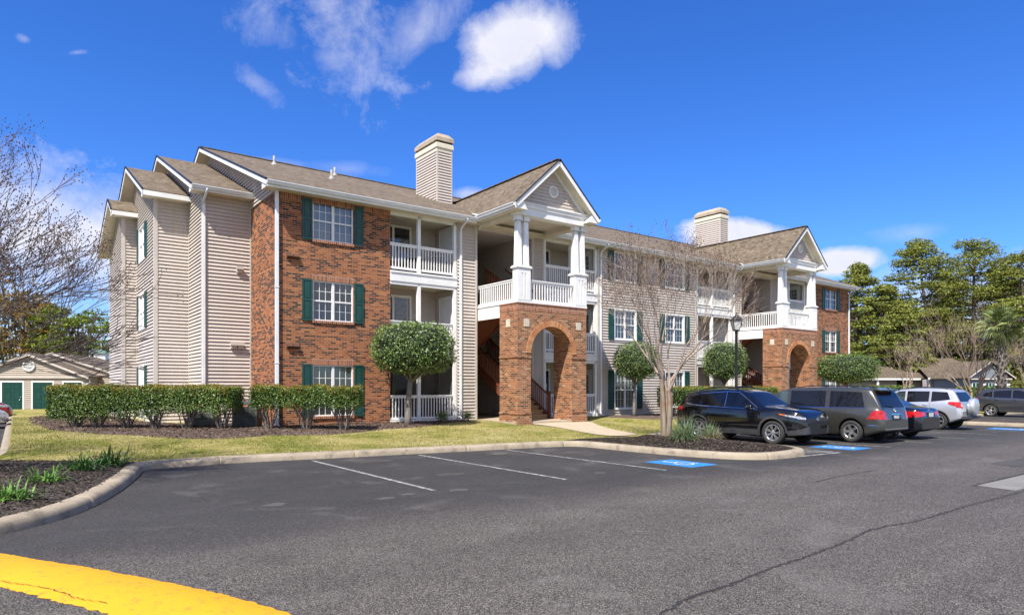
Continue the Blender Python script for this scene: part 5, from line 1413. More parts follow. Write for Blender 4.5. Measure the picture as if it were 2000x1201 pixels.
PL = [  # px, top py, depth, crown half-width, label
 (1672, 522, 88, 3.4, 'pine showing just over the far brick corner'), (1722, 560, 84, 3.0, 'lower dark pine between the brick corner and the tallest pine'),
 (1798, 474, 92, 4.4, 'tall pine with a rounded top and forked trunk showing sky through it'), (1905, 478, 90, 5.6, 'widest pine with broad flat layers above the palm'),
 (1995, 505, 86, 4.6, 'pine cut by the right edge of the picture'), (1858, 545, 104, 4.6, 'pine filling the gap between the two tallest ones'),
 (1640, 585, 98, 3.6, 'partly hidden pine right behind the brick corner'), (2075, 500, 90, 5.0, 'outermost pine of the row on the right'), (1950, 530, 100, 5.2, 'pine standing between the widest one and the one cut by the edge'), (1740, 590, 99, 4.4, 'dark pine filling the space left of the tallest one'), (1765, 600, 78, 3.0, 'short bushy pine over the low building roof')]
for i, (px, py, Y, cw, lab) in enumerate(PL):
    pine(lab, (px-1000)/1301*Y, Y, 1.7+(757-py)/1301*Y, cw, 50+i, crown0=(.30 if i in (2, 3, 4) else .18), nclump=98 if i < 6 else 84, per=250)
# bushy undergrowth behind the right-hand buildings
def thicket(name, label, x0, x1, y, h, n, mat, seedv, kind='stuff'):
    g = np.random.default_rng(seedv); m = 46; cx = g.uniform(x0, x1, m); cy = y+g.uniform(-5, 5, m); cz = g.uniform(.15, .8, m)*h; s = g.uniform(1.4, 3.0, m)
    k = g.integers(0, m, n); d = g.normal(0, 1, (n, 3)); d /= np.linalg.norm(d, axis=1)[:, None]; r = g.uniform(.6, 1, n)
    P = np.stack([cx[k], cy[k], cz[k]], 1)+d*(r*s[k])[:, None]*np.array([1, 1, .75]); P = P[P[:, 2] > 0]; d = d[:len(P)]
    o = np_mesh(name, leafquads(P, np.tile([0, -.3, .6], (len(P), 1)), .42, .6, 1.0), 4, mat); tag(o, label, 'thicket', kind=kind); return o
M['thick'] = m_leaf('thicket_leaves', [(0, (.026, .036, .009)), (.4, (.075, .088, .018)), (.7, (.16, .16, .035)), (1, (.29, .23, .07))], rough=.7, scale=.2, spec=.2, trans=.1)
thicket('woodland', 'dark green and brown undergrowth below the pines at the right', 38, 100, 104, 12.5, 46000, M['thick'], 4)
thicket('woodland', 'brown and green brush behind the cottage and palms', 52, 84, 84, 5.5, 15000, M['thick'], 7)
thicket('woodland', 'dark distant woods low behind the garages at the left', -110, -45, 92, 6.5, 22000, M['thick'], 5)
thicket('woodland', 'far woods seen low beyond the right-hand lawn', 85, 160, 104, 8.5, 16000, M['thick'], 6)

# ---------- left background trees
M['oakgreen'] = m_leaf('bright_leaves', [(0, (.03, .05, .006)), (.35, (.085, .13, .012)), (.65, (.18, .25, .02)), (1, (.34, .40, .05))], rough=.5, scale=.35, spec=.3, trans=.3)
M['oakbrown'] = m_leaf('rusty_leaves', [(0, (.05, .034, .008)), (.35, (.15, .095, .015)), (.65, (.32, .19, .02)), (1, (.48, .31, .05))], rough=.6, scale=.35, spec=.2, trans=.3)
M['moss'] = m_leaf('hanging_moss', [(0, (.06, .06, .045)), (.5, (.13, .13, .10)), (1, (.22, .21, .17))], rough=.9, scale=.5, spec=.1)
def broadleaf(label, x, y, H, cw, seedv, leafmat, z0=.3, nclump=46, per=300, moss=0, group='leafy trees behind the garages', bark='darkbark', size=.26, open_=1.0):
    rr = random.Random(seedv); g = np.random.default_rng(seedv); root = empty('broadleaf_tree', (x, y, 0)); tag(root, label, 'tree', group)
    t = MB(); fork = H*z0
    t.tube([(0, 0, -.2), (.1, 0, fork*.5), (.05, .1, fork)], [H*.035, H*.028, H*.024], 10)
    P = []; Nn = []; MS = []
    for k in range(nclump):
        a = rr.uniform(0, 6.28); e = rr.uniform(.05, 1); rad = cw*math.sqrt(rr.uniform(.08, 1)); zz = fork+(H-fork)*(.08+.86*e*math.sqrt(max(.05, 1-(rad/cw)**2*.55)))
        tip = Vector((math.cos(a)*rad, math.sin(a)*rad, zz)); st = Vector((0, 0, fork*rr.uniform(.8, 1.1)))
        mid = st.lerp(tip, .5)+Vector((rr.uniform(-.5, .5), rr.uniform(-.5, .5), rr.uniform(.1, .8)))
        t.tube([st, mid, tip], [H*.012, H*.007, H*.003], 5, cap=False)
        s = cw*rr.uniform(.16, .32); n = int(per*rr.uniform(.6, 1.3)); d = g.normal(0, 1, (n, 3)); d /= np.linalg.norm(d, axis=1)[:, None]
        q = d*(g.uniform(.35, 1, n)**.6)[:, None]*np.array([s, s, s*.62]); q += np.sin(d*6+k)*s*.12
        P.append(q+np.array(tip)); Nn.append(d+np.array([0, 0, .4]))
        if moss and rr.random() < moss:
            for j in range(26):
                MS.append((tip.x+rr.uniform(-s, s), tip.y+rr.uniform(-s, s), tip.z-rr.uniform(0, s*.6), rr.uniform(.5, 1.9)))
    t.build('trunk', M[bark], root, auto_uv=False)
    P = np.concatenate(P); Nn = np.concatenate(Nn); np_mesh('crown', leafquads(P, Nn, size, .6, 1.0), 4, leafmat, root)
    if MS:
        V = []
        for (mx, my, mz, ml) in MS:
            w_ = .07; b = rr.uniform(0, 3.14); c, s_ = math.cos(b)*w_, math.sin(b)*w_; dx = rr.uniform(-.15, .15)
            V += [(mx-c, my-s_, mz), (mx+c, my+s_, mz), (mx+dx+c*.5, my+s_*.5, mz-ml*.6), (mx+dx, my, mz-ml)]
        np_mesh('moss', np.array(V), 4, M['moss'], root)
broadleaf('old rust-leaved tree hung with grey moss behind the garage at the left edge', -57, 70, 14.6, 7.8, 71, M['oakbrown'], .22, 60, 260, .8)
broadleaf('golden-brown tree between the mossy tree and the bright green one', -51.5, 73, 13.2, 4.8, 74, M['oakbrown'], .3, 40, 190, .4)
broadleaf('bright green tree with a domed crown behind the garage ridge', -47.3, 72, 10.8, 4.0, 72, M['oakgreen'], .3, 44, 240, .0)
M['sparse'] = m_leaf('sparse_leaves', [(0, (.05, .055, .02)), (.5, (.12, .12, .05)), (1, (.22, .21, .11))], rough=.6, scale=.4, spec=.2, trans=.2)
broadleaf('thin grey-green tree squeezed against the building\'s left edge', -48.5, 82, 9.4, 3.0, 73, M['sparse'], .3, 34, 60, .0, size=.24)
broadleaf('pale half-bare tree low behind the cupola', -52.8, 84, 6.6, 2.6, 75, M['sparse'], .3, 24, 24, .0, size=.2)

# ---------- palms
M['palmleaf'] = m_leaf('palm_fronds', [(0, (.035, .055, .012)), (.4, (.10, .14, .03)), (.75, (.22, .26, .08)), (1, (.36, .36, .16))], rough=.45, scale=.8, spec=.4, trans=.15)
def palmetto(label, x, y, H, seedv, nf=34, R_=1.0):
    rr = random.Random(seedv); root = empty('palmetto', (x, y, 0)); tag(root, label, 'palm', 'palmettos at the right')
    t = MB(); t.tube([(0, 0, 0), (.05, 0, H*.5), (0, 0, H-.3)], [.22, .2, .24], 10)
    for k in range(90):   # criss-crossed boots
        z = .5+(H-1.0)*k/90; a = k*2.4; c, s = math.cos(a), math.sin(a)
        t.bar((c*.2, s*.2, z), (c*.38, s*.38, z+.26), .10, .05)
    t.build('trunk', M['bark'], root)
    m = MB()
    for k in range(nf):
        a = k*2.399+rr.uniform(-.2, .2); e = R(78-150*(k/nf)+rr.uniform(-8, 8)); d = Vector((math.cos(a)*math.cos(e), math.sin(a)*math.cos(e), math.sin(e)))
        o = Vector((0, 0, H-.15)); L = rr.uniform(.7, 1.0); q = o+d*L*.8; m.tube([o, o.lerp(q, .5)+Vector((0, 0, .05)), q], [.02, .016, .012], 4, cap=False)
        side = d.cross(Vector((0, 0, 1))).normalized() if abs(d.z) < .98 else Vector((1, 0, 0)); upv = side.cross(d).normalized()
        nl = 24
        for j in range(nl):
            b = R(-118+236*j/(nl-1)); dd = (d*math.cos(b)+side*math.sin(b)).normalized(); ll = R_*(.62+.3*math.cos(b*.6))*rr.uniform(.85, 1.1)
            wv = (upv*.02+side*.018*math.cos(b)-d*.018*math.sin(b)); q2 = q+dd*ll*.6+upv*.03; q3 = q+dd*ll+Vector((0, 0, -.22*ll))
            m.add([q-wv*.4, q+wv*.4, q2+wv, q3, q2-wv], [(0, 1, 2, 4), (4, 2, 3)])
    m.build('fronds', M['palmleaf'], root, auto_uv=False)
palmetto('taller palm with a rough cross-hatched trunk beside the grey cottage', 31.9, 43.5, 5.9, 5)
palmetto('palm cut by the right edge of the picture', 36.0, 45, 5.6, 8)

# ---------- low planting
def clump(name, label, cat, x, y, z, n, L, w, mat, seedv, group=None, droop=.7, r0=.08, upmin=.35, dry=None):
    rr = random.Random(seedv); root = empty(name, (x, y, z)); tag(root, label, cat, group)
    def mk(n, L, droop, r0):
        V = []
        for k in range(n):
            a = rr.uniform(0, 6.28); l = L*rr.uniform(.55, 1.1); lean = rr.uniform(.05, 1)**.8*droop; out = Vector((math.cos(a), math.sin(a), 0)); sd = Vector((-out.y, out.x, 0))*w/2
            p = out*rr.uniform(0, r0)+Vector((rr.uniform(-r0, r0), rr.uniform(-r0, r0), -.02)); P = [p]; e = R(88)-lean*R(38)
            for s in range(4): P.append(P[-1]+(out*math.cos(e)+Vector((0, 0, 1))*math.sin(e))*l/4); e -= lean*R(38)
            for i in range(4):
                w0, w1 = (1-.10*i), (1-.10*(i+1)) if i < 3 else .08
                V += [tuple(P[i]-sd*w0), tuple(P[i]+sd*w0), tuple(P[i+1]+sd*w1), tuple(P[i+1]-sd*w1)]
        return np.array(V)
    np_mesh('leaves', mk(n, L, droop, r0), 4, mat, root)
    if dry: np_mesh('dry_leaves', mk(dry[0], dry[1], dry[2], r0), 4, M['drygrass'], root)
    return root
M['strap'] = m_leaf('strap_leaves', [(0, (.03, .09, .012)), (.5, (.09, .20, .03)), (1, (.22, .36, .07))], rough=.55, scale=3, spec=.25, trans=.15)
M['darkstrap'] = m_leaf('dark_strap_leaves', [(0, (.015, .05, .012)), (.5, (.05, .12, .025)), (1, (.12, .22, .05))], rough=.55, scale=3, spec=.25, trans=.15)
M['bluegrass'] = m_leaf('ornamental_grass', [(0, (.05, .09, .03)), (.5, (.14, .21, .09)), (1, (.30, .36, .20))], rough=.6, scale=3, spec=.3, trans=.2)
M['drygrass'] = m_leaf('dry_grass', [(0, (.16, .12, .06)), (.5, (.34, .26, .15)), (1, (.5, .42, .28))], rough=.8, scale=3, spec=.1, trans=.1)
AG = 'strap-leaved plants in the left mulch bed'
for i, (s, t_, n, L, lab, mt) in enumerate(((-6.95, -11.15, 90, .34, 'yellow-green strap-leaved plant nearest the left edge', 'strap'), (-6.55, -9.45, 80, .36, 'middle strap-leaved plant in the left mulch bed', 'strap'),
        (-5.95, -7.95, 120, .44, 'dark strap-leaved clump nearest the lawn, left half', 'darkstrap'), (-5.45, -7.05, 110, .44, 'dark strap-leaved clump at the tip of the lawn, right half', 'darkstrap'))):
    p = W(s, t_); clump('strap_leaf_plant', lab, 'plant', p[0], p[1], .19, n, L, .028, M[mt], 90+i, AG, .9, .17)
p = W(7.75, -10.5); clump('ornamental_grass', 'big blue-green grass tuft at the foot of the bare tree', 'grass tuft', p[0], p[1], .2, 520, .82, .012, M['bluegrass'], 97, 'ornamental grasses on the island', .85, .17, dry=(160, .5, 1.0))
p = W(9.35, -10.2); clump('ornamental_grass', 'small half-dry grass tuft beside the black car', 'grass tuft', p[0], p[1], .2, 170, .6, .012, M['bluegrass'], 98, 'ornamental grasses on the island', .8, .12, dry=(240, .4, 1.0))
for i, (s, t_) in enumerate(((29.3, -9.4), (29.9, -8.0), (30.3, -7.2))):
    p = W(s, t_); clump('ornamental_grass', ('yellowed grass tuft nearest on the far right island', 'rounded yellow grass tuft in the middle of the far right island', 'grass tuft deepest on the far right island')[i], 'grass tuft', p[0], p[1], .25, 200, .55, .014, M['bluegrass'], 101+i, 'grass tufts on the far island', .8, .15, dry=(300, .5, 1.0))
for i, (s, t_) in enumerate(((5.9, -.75), (7.2, -.45))):
    p = W(s, t_); r_ = empty('small_shrub', (p[0], p[1], .38)); tag(r_, ('small dark shrub right of the first clipped tree', 'tiny half-bare shrub by the downspout of the first balconies')[i], 'shrub')
    n = 900-i*500; g_ = rng.normal(0, 1, (n, 3)); g_ /= np.linalg.norm(g_, axis=1)[:, None]; P = g_*(rng.uniform(.2, 1, n)[:, None])*np.array([.3, .3, .24])*(1-.25*i)+np.array([0, 0, .25]); np_mesh('foliage', leafquads(P, g_, .05), 4, M['hedgeleaf'], r_)
    s_ = MB()
    for k in range(7): a = k*.9; s_.tube([(0, 0, -.03), (math.cos(a)*.08, math.sin(a)*.08, .15), (math.cos(a)*.2, math.sin(a)*.2, .35)], [.01, .008, .004], 4, cap=False)
    s_.build('stems', M['bark'], r_)
# ================================================================== CARS
M['navy'] = m_paint('navy_black_paint', (.0035, .0035, .0055), .1, .3, .12)
M['graphite'] = m_paint('graphite_paint', (.10, .097, .083), .7, .25, .32)
M['blueblack'] = m_paint('blue_black_paint', (.006, .007, .013), .2, .3, .15)
M['silver'] = m_paint('silver_paint', (.58, .59, .62), .55, .10, .3)
M['slate'] = m_paint('slate_paint', (.075, .080, .095), .6, .25, .28)
M['maroon'] = m_paint('maroon_paint', (.30, .010, .012), .4, .25, .25)
M['carglass'] = m_plain('dark_car_glass', (.006, .007, .010), .03, .1, 2)
M['clearglass'] = m_plain('tinted_car_glass', (.035, .05, .045), .03, .5, 3); M['clearglass'].node_tree.nodes['Principled BSDF'].inputs['Specular IOR Level'].default_value = .9
M['clad'] = m_plain('grey_cladding', (.045, .045, .045), .6, .1, 6)
M['bplastic'] = m_plain('black_plastic', (.012, .012, .012), .5)
M['tyre'] = m_plain('tyre_rubber', (.030, .027, .024), .8, .2, 20)
M['rim'] = m_plain('alloy_rim', (.55, .54, .53), .3, .08, 8, metal=.85)
M['chrome'] = m_plain('chrome_trim', (.75, .76, .78), .15, .04, 4, metal=1)
M['redlamp'] = m_plain('red_lamp', (.42, .008, .006), .12, .25, 12); M['redlamp'].node_tree.nodes['Principled BSDF'].inputs['Coat Weight'].default_value = 1
M['amber'] = m_plain('amber_lamp', (.6, .12, .01), .15, .2, 12)
M['headlamp'] = m_plain('headlamp_lens', (.30, .32, .35), .06, .5, 22); M['plate'] = m_plain('number_plate', (.50, .54, .50), .4, .25, 22)
def interp(P, x):
    if x <= P[0][0]: return P[0][1]
    for (a, va), (b, vb) in zip(P[:-1], P[1:]):
        if x <= b:
            f = (x-a)/(b-a) if b > a else 0; return va+(vb-va)*f
    return P[-1][1]
def sinterp(P, x, r=.10):
    return (interp(P, x-r)+interp(P, x-r/2)+interp(P, x)+interp(P, x+r/2)+interp(P, x+r))/5
def car(spec, label, cat, loc, rz, group='parked cars'):
    L, Wd = spec['L'], spec['W']; hl = L/2; hw = Wd/2
    top, belt, plan = spec['top'], spec['belt'], spec['plan']
    xf, xr, wr, Ra = spec['xf'], spec['xr'], spec['wr'], spec['Ra']; sill = spec['sill']
    root = empty(spec['name'], loc, rz); tag(root, label, cat, group)
    xs = set(np.linspace(-hl, hl, 90).round(4))
    xs |= {-hl+.004, -hl+.015, -hl+.035, hl-.004, hl-.015, hl-.035}
    for xw in (xf, xr):
        xs = {x for x in xs if abs(abs(x-xw)-Ra) > .02}
        xs |= {xw-Ra-.003, xw-Ra, xw+Ra, xw+Ra+.003}
        for k in range(1, 20): xs.add(round(xw-Ra*math.cos(math.pi*k/20), 4))
    xs = sorted(xs)
    def zbot(x):
        for xw in (xf, xr):
            if abs(x-xw) <= Ra+1e-6: return wr+math.sqrt(max(0, Ra*Ra-(x-xw)**2))
        e = (abs(x)-hl*.82)/(hl*.18)
        return sill+(.06*max(0, e))+(spec.get('tailup', .0)*max(0, (-x-hl*.8)/(hl*.2)))
    yb_prof = [(0, .93), (.18, .965), (.5, 1.0), (.72, .998), (.9, .985), (1, .965)]
    V = []; rows = []
    for x in xs:
        zt = sinterp(top, x, .05); zb_ = min(sinterp(belt, x, .06), zt-.03)
        w = hw*sinterp(plan, x, .02) if abs(x) < hl-.1 else hw*interp(plan, x)
        z0 = min(zbot(x), zb_-.03); row = []
        row.append((x, w*interp(yb_prof, 0)*.96, z0))
        for f in (0.0, .12, .3, .5, .7, .85, .95, 1.0):
            z = z0+(zb_-z0)*f; fz = max(0, min(1, (z-sill)/(zb_-sill))); row.append((x, w*interp(yb_prof, fz), z))
        h = zt-zb_; hs = max(0, h-.07); wbt = w*.95; tum = spec.get('tumble', .36)
        for f in (.04, .35, .7, 1.0): row.append((x, wbt-tum*hs*f-(.012 if f > 0 else 0), zb_+.012*min(1, h*4)+hs*f))
        yt = wbt-tum*hs; rz_ = h-hs
        for fy, fz in ((.955, .45), (.88, .74), (.7, .90), (.4, .98), (.0, 1.0)): row.append((x, yt*fy, zb_+hs+rz_*fz))
        full = row+[(a, -b, c) for a, b, c in reversed(row[:-1])]; rows.append(full)
    n = len(rows[0]); m = MB()
    for r in rows: m.v += r
    for i in range(len(rows)-1):
        for k in range(n-1): a = i*n+k; m.f.append((a, a+n, a+n+1, a+1)); m.sm.append(True)
    m.f.append(tuple(range(n))); m.sm.append(False); e = (len(rows)-1)*n; m.f.append(tuple(reversed(range(e, e+n)))); m.sm.append(False)
    bvh = BVHTree.FromPolygons([Vector(v) for v in m.v], m.f)
    body = m.build('body', M[spec['paint']], root)
    u = MB()
    for i in range(len(rows)-1):
        a, b = rows[i], rows[i+1]; u.quad(a[0], b[0], b[-1], a[-1])
    u.build('underbody', M['bplastic'], root)
    def cast(o, d):
        h = bvh.ray_cast(Vector(o), Vector(d)); return (h[0], h[1]) if h[0] is not None else (None, None)
    def patch(kind, A, B, nu, nv, off, mat, name, sides=(1,), parent=root, thick=0):
        """A,B polylines (bottom/top) in the projection plane, resampled; kind side|rear|front|down"""
        def rs(P, n):
            P = [Vector((*p, 0)) for p in P]; cum = [0]
            for a, b in zip(P[:-1], P[1:]): cum.append(cum[-1]+(b-a).length)
            out = []
            for i in range(n+1):
                d = cum[-1]*i/n; j = max(q for q in range(len(cum)) if cum[q] <= d+1e-9); j = min(j, len(P)-2); out.append(P[j].lerp(P[j+1], (d-cum[j])/max(1e-9, cum[j+1]-cum[j])))
            return out
        A_, B_ = rs(A, nu), rs(B, nu); objs = []
        for sg in sides:
            q = MB(); grid = []
            for i in range(nu+1):
                for j in range(nv+1):
                    p = A_[i].lerp(B_[i], j/nv)
                    if kind == 'side': o, d = (p.x, sg*3, p.y), (0, -sg, 0)
                    elif kind == 'rear': o, d = (-4, sg*p.x, p.y), (1, 0, 0)
                    elif kind == 'front': o, d = (4, sg*p.x, p.y), (-1, 0, 0)
                    else: o, d = (p.x, sg*p.y, 4), (0, 0, -1)
                    h, nr = cast(o, d)
                    if h is None: grid.append(None); continue
                    if nr.dot(Vector(d)) > 0: nr = -nr
                    grid.append(h+nr*off)
            for i in range(nu):
                for j in range(nv):
                    a, b, c, e_ = i*(nv+1)+j, (i+1)*(nv+1)+j, (i+1)*(nv+1)+j+1, i*(nv+1)+j+1
                    g4 = [grid[k] for k in (a, b, c, e_)]
                    if all(v is not None for v in g4) and max((g4[0]-g4[2]).length, (g4[1]-g4[3]).length) < .6: q.add(g4, [(0, 1, 2, 3)], True)
            if q.f: objs.append(q.build(name, M[mat], parent, auto_uv=False))
        return objs
    def line(P, w, mat='bplastic', off=.003, sides=(1, -1), name='seam', kind='side'):
        for a, b in zip(P[:-1], P[1:]):
            a, b = Vector(a), Vector(b); d = (b-a); L_ = d.length; d = d/L_; nn = Vector((-d.y, d.x))*w/2
            patch(kind, [tuple(a-nn), tuple(b-nn)], [tuple(a+nn), tuple(b+nn)], max(1, int(L_/.08)), 1, off, mat, name, sides)
    for (A, B, mt) in spec['side_glass']: patch('side', A, B, 14, 8, .004, mt, 'side_window', (1, -1))
    for (k_, A, B, mt, nm) in spec.get('end_glass', []): patch(k_, A, B, 16, 12, .004, mt, nm, (1,))
    for (P, w, mt) in spec.get('lines', []): line(P, w, mt, .006 if mt != 'bplastic' else .0025, name='trim_strip' if mt != 'bplastic' else 'door_seam')
    for (k_, A, B, mt, nm, both) in spec.get('patches', []): patch(k_, A, B, 14, 6, .006 if mt != 'clad' else .012, mt, nm, (1, -1) if both else (1,))
    if spec.get('arches'):
        for xw in (xf, xr):
            ri, ro = Ra+.0, Ra+spec['arches']
            A = [(xw-ri*math.cos(math.pi*k/18*1.0), wr+ri*math.sin(math.pi*k/18)) for k in range(19)]; B = [(xw-ro*math.cos(math.pi*k/18), wr+(ro)*math.sin(math.pi*k/18)) for k in range(19)]
            patch('side', [(a, b+.006) for a, b in A], B, 26, 2, .016, 'clad', 'wheel_arch', (1, -1))
    # wheels
    rw = spec['rr']; tw = .225
    def wheel(x, sg):
        m = MB(); y0 = sg*(hw-.02); yi = sg*(hw-.02-tw); c = (x, 0, wr)
        s_ = -sg
        prof = [(rw-.002, y0-sg*.035), (rw+.02, y0-sg*.008), (wr-.05, y0), (wr-.02, y0-sg*.012), (wr-.004, y0-sg*.04), (wr, y0-sg*.07), (wr, yi+sg*.06), (wr-.02, yi+sg*.01), (rw, yi)]
        m.lathe(prof, c, 'y', 40); w_ = m.build('wheel', M['tyre'], root)
        r = MB(); r.lathe([(rw+.004, y0-sg*.022), (rw-.012, y0-sg*.012), (rw-.03, y0-sg*.05), (rw-.045, y0-sg*.13)], c, 'y', 40)
        r.lathe([(.0, y0-sg*.035), (.03, y0-sg*.035), (.062, y0-sg*.045), (.075, y0-sg*.075)], c, 'y', 16)
        ns = spec['spokes']
        for k in range(ns):
            for dl in ((-.13, .13) if spec.get('split') else (0,)):
                a0 = 2*math.pi*k/ns; a1 = a0+dl
                p = Vector((x+.05*math.cos(a0), y0-sg*.05, wr+.05*math.sin(a0))); q = Vector((x+(rw-.015)*math.cos(a1), y0-sg*.028, wr+(rw-.015)*math.sin(a1)))
                wd = spec.get('spw', .05); r.bar(p, q, .02 if False else wd, .035, up=(0, 1, 0))
        rm = r.build('rim', M['rim'], w_)
        b = MB(); b.lathe([(0, y0-sg*.12), (rw-.03, y0-sg*.12)], c, 'y', 24); b.lathe([(.07, y0-sg*.10), (rw*.62, y0-sg*.10), (rw*.62, y0-sg*.12)], c, 'y', 24); b.build('brake_disc', M['bplastic'], w_)
    for x in (xf, xr):
        for sg in (1, -1): wheel(x, sg)
    # mirrors
    mx, mz = spec['mirror']
    for sg in (1, -1):
        h, nr = cast((mx, sg*3, mz), (0, -sg, 0))
        if h is None: continue
        mm = MB(); bm = bmesh.new(); bmesh.ops.create_uvsphere(bm, u_segments=14, v_segments=8, radius=1)
        vs = [(h.x+v.co.x*.075*(1-.2*v.co.y*sg)-.02, h.y+sg*.12+v.co.y*.115, h.z+.05+max(-.75, v.co.z)*.085) for v in bm.verts]; fs = [tuple(v.index for v in f.verts) for f in bm.faces]; bm.free()
        mm.add(vs, fs, True); mm.box(h.x-.04, h.x+.03, min(h.y-sg*.02, h.y+sg*.08), max(h.y-sg*.02, h.y+sg*.08), h.z-.02, h.z+.03)
        mm.build('mirror', M[spec.get('mirror_mat', spec['paint'])], root)
    # handles
    for hx, hz in spec.get('handles', []):
        for sg in (1, -1):
            h, nr = cast((hx, sg*3, hz), (0, -sg, 0))
            if h is None: continue
            mm = MB(); mm.tube([(hx-.09, h.y-sg*.0, hz), (hx-.06, h.y+sg*.03, hz+.004), (hx+.06, h.y+sg*.03, hz+.004), (hx+.09, h.y, hz)], .012, 6); mm.build('door_handle', M[spec.get('handle_mat', spec['paint'])], root)
    # roof rails
    if spec.get('rails'):
        x0, x1, y = spec['rails']
        for sg in (1, -1):
            P = []
            for k in range(9):
                x = x0+(x1-x0)*k/8; h, nr = cast((x, sg*y, 4), (0, 0, -1)); lift = .05*min(1, 4*min(k, 8-k)/8+.0)
                P.append((x, sg*y, h.z+lift))
            mm = MB(); mm.tube(P, .016, 6); mm.build('roof_rail', M['bplastic'], root)
        if spec.get('crossbars'):
            for x in spec['crossbars']:
                h, nr = cast((x, y, 4), (0, 0, -1)); mm = MB(); mm.tube([(x, -y, h.z+.05), (x, -y*.8, h.z+.085), (x, y*.8, h.z+.085), (x, y, h.z+.05)], .018, 6); mm.build('crossbar', M['bplastic'], root)
    for fn in spec.get('extra', []): fn(root, cast, hl, hw)
    return root
def sill_strip(x0, x1, z0, z1): return ('side', [(x0, z0), (x1, z0)], [(x0, z1), (x1, z1)], 'clad', 'sill_cladding', True)
def box_part(name, mat, x0, x1, y0, y1, z0, z1): return lambda root, cast, hl, hw: MB().box(x0, x1, y0, y1, z0, z1).build(name, M[mat], root)
def emblem(x, z, r, mat='chrome', front=True):
    def f(root, cast, hl, hw):
        d = (-1, 0, 0) if front else (1, 0, 0); h, nr = cast((4 if front else -4, 0, z), d)
        if h is None: return
        m = MB(); s = 1 if front else -1; c = (h.x+s*.012, 0, z)
        m.lathe([(r, 0), (r*.82, s*.01), (r*.78, 0)], c, 'x', 24)
        if front: m.lathe([(r*.4, 0), (r*.3, s*.01), (r*.28, 0)], (c[0], 0, z), 'x', 16); m.box(c[0]-.004, c[0]+.004, -r*.12, r*.12, z-r*.8, z+r*.5)
        else: m.bar((c[0], -r*.5, z+r*.6), (c[0], 0, z-r*.6), .01, .014, up=(1, 0, 0)); m.bar((c[0], r*.5, z+r*.6), (c[0], 0, z-r*.6), .01, .014, up=(1, 0, 0))
        m.build('emblem', M[mat], root)
    return f

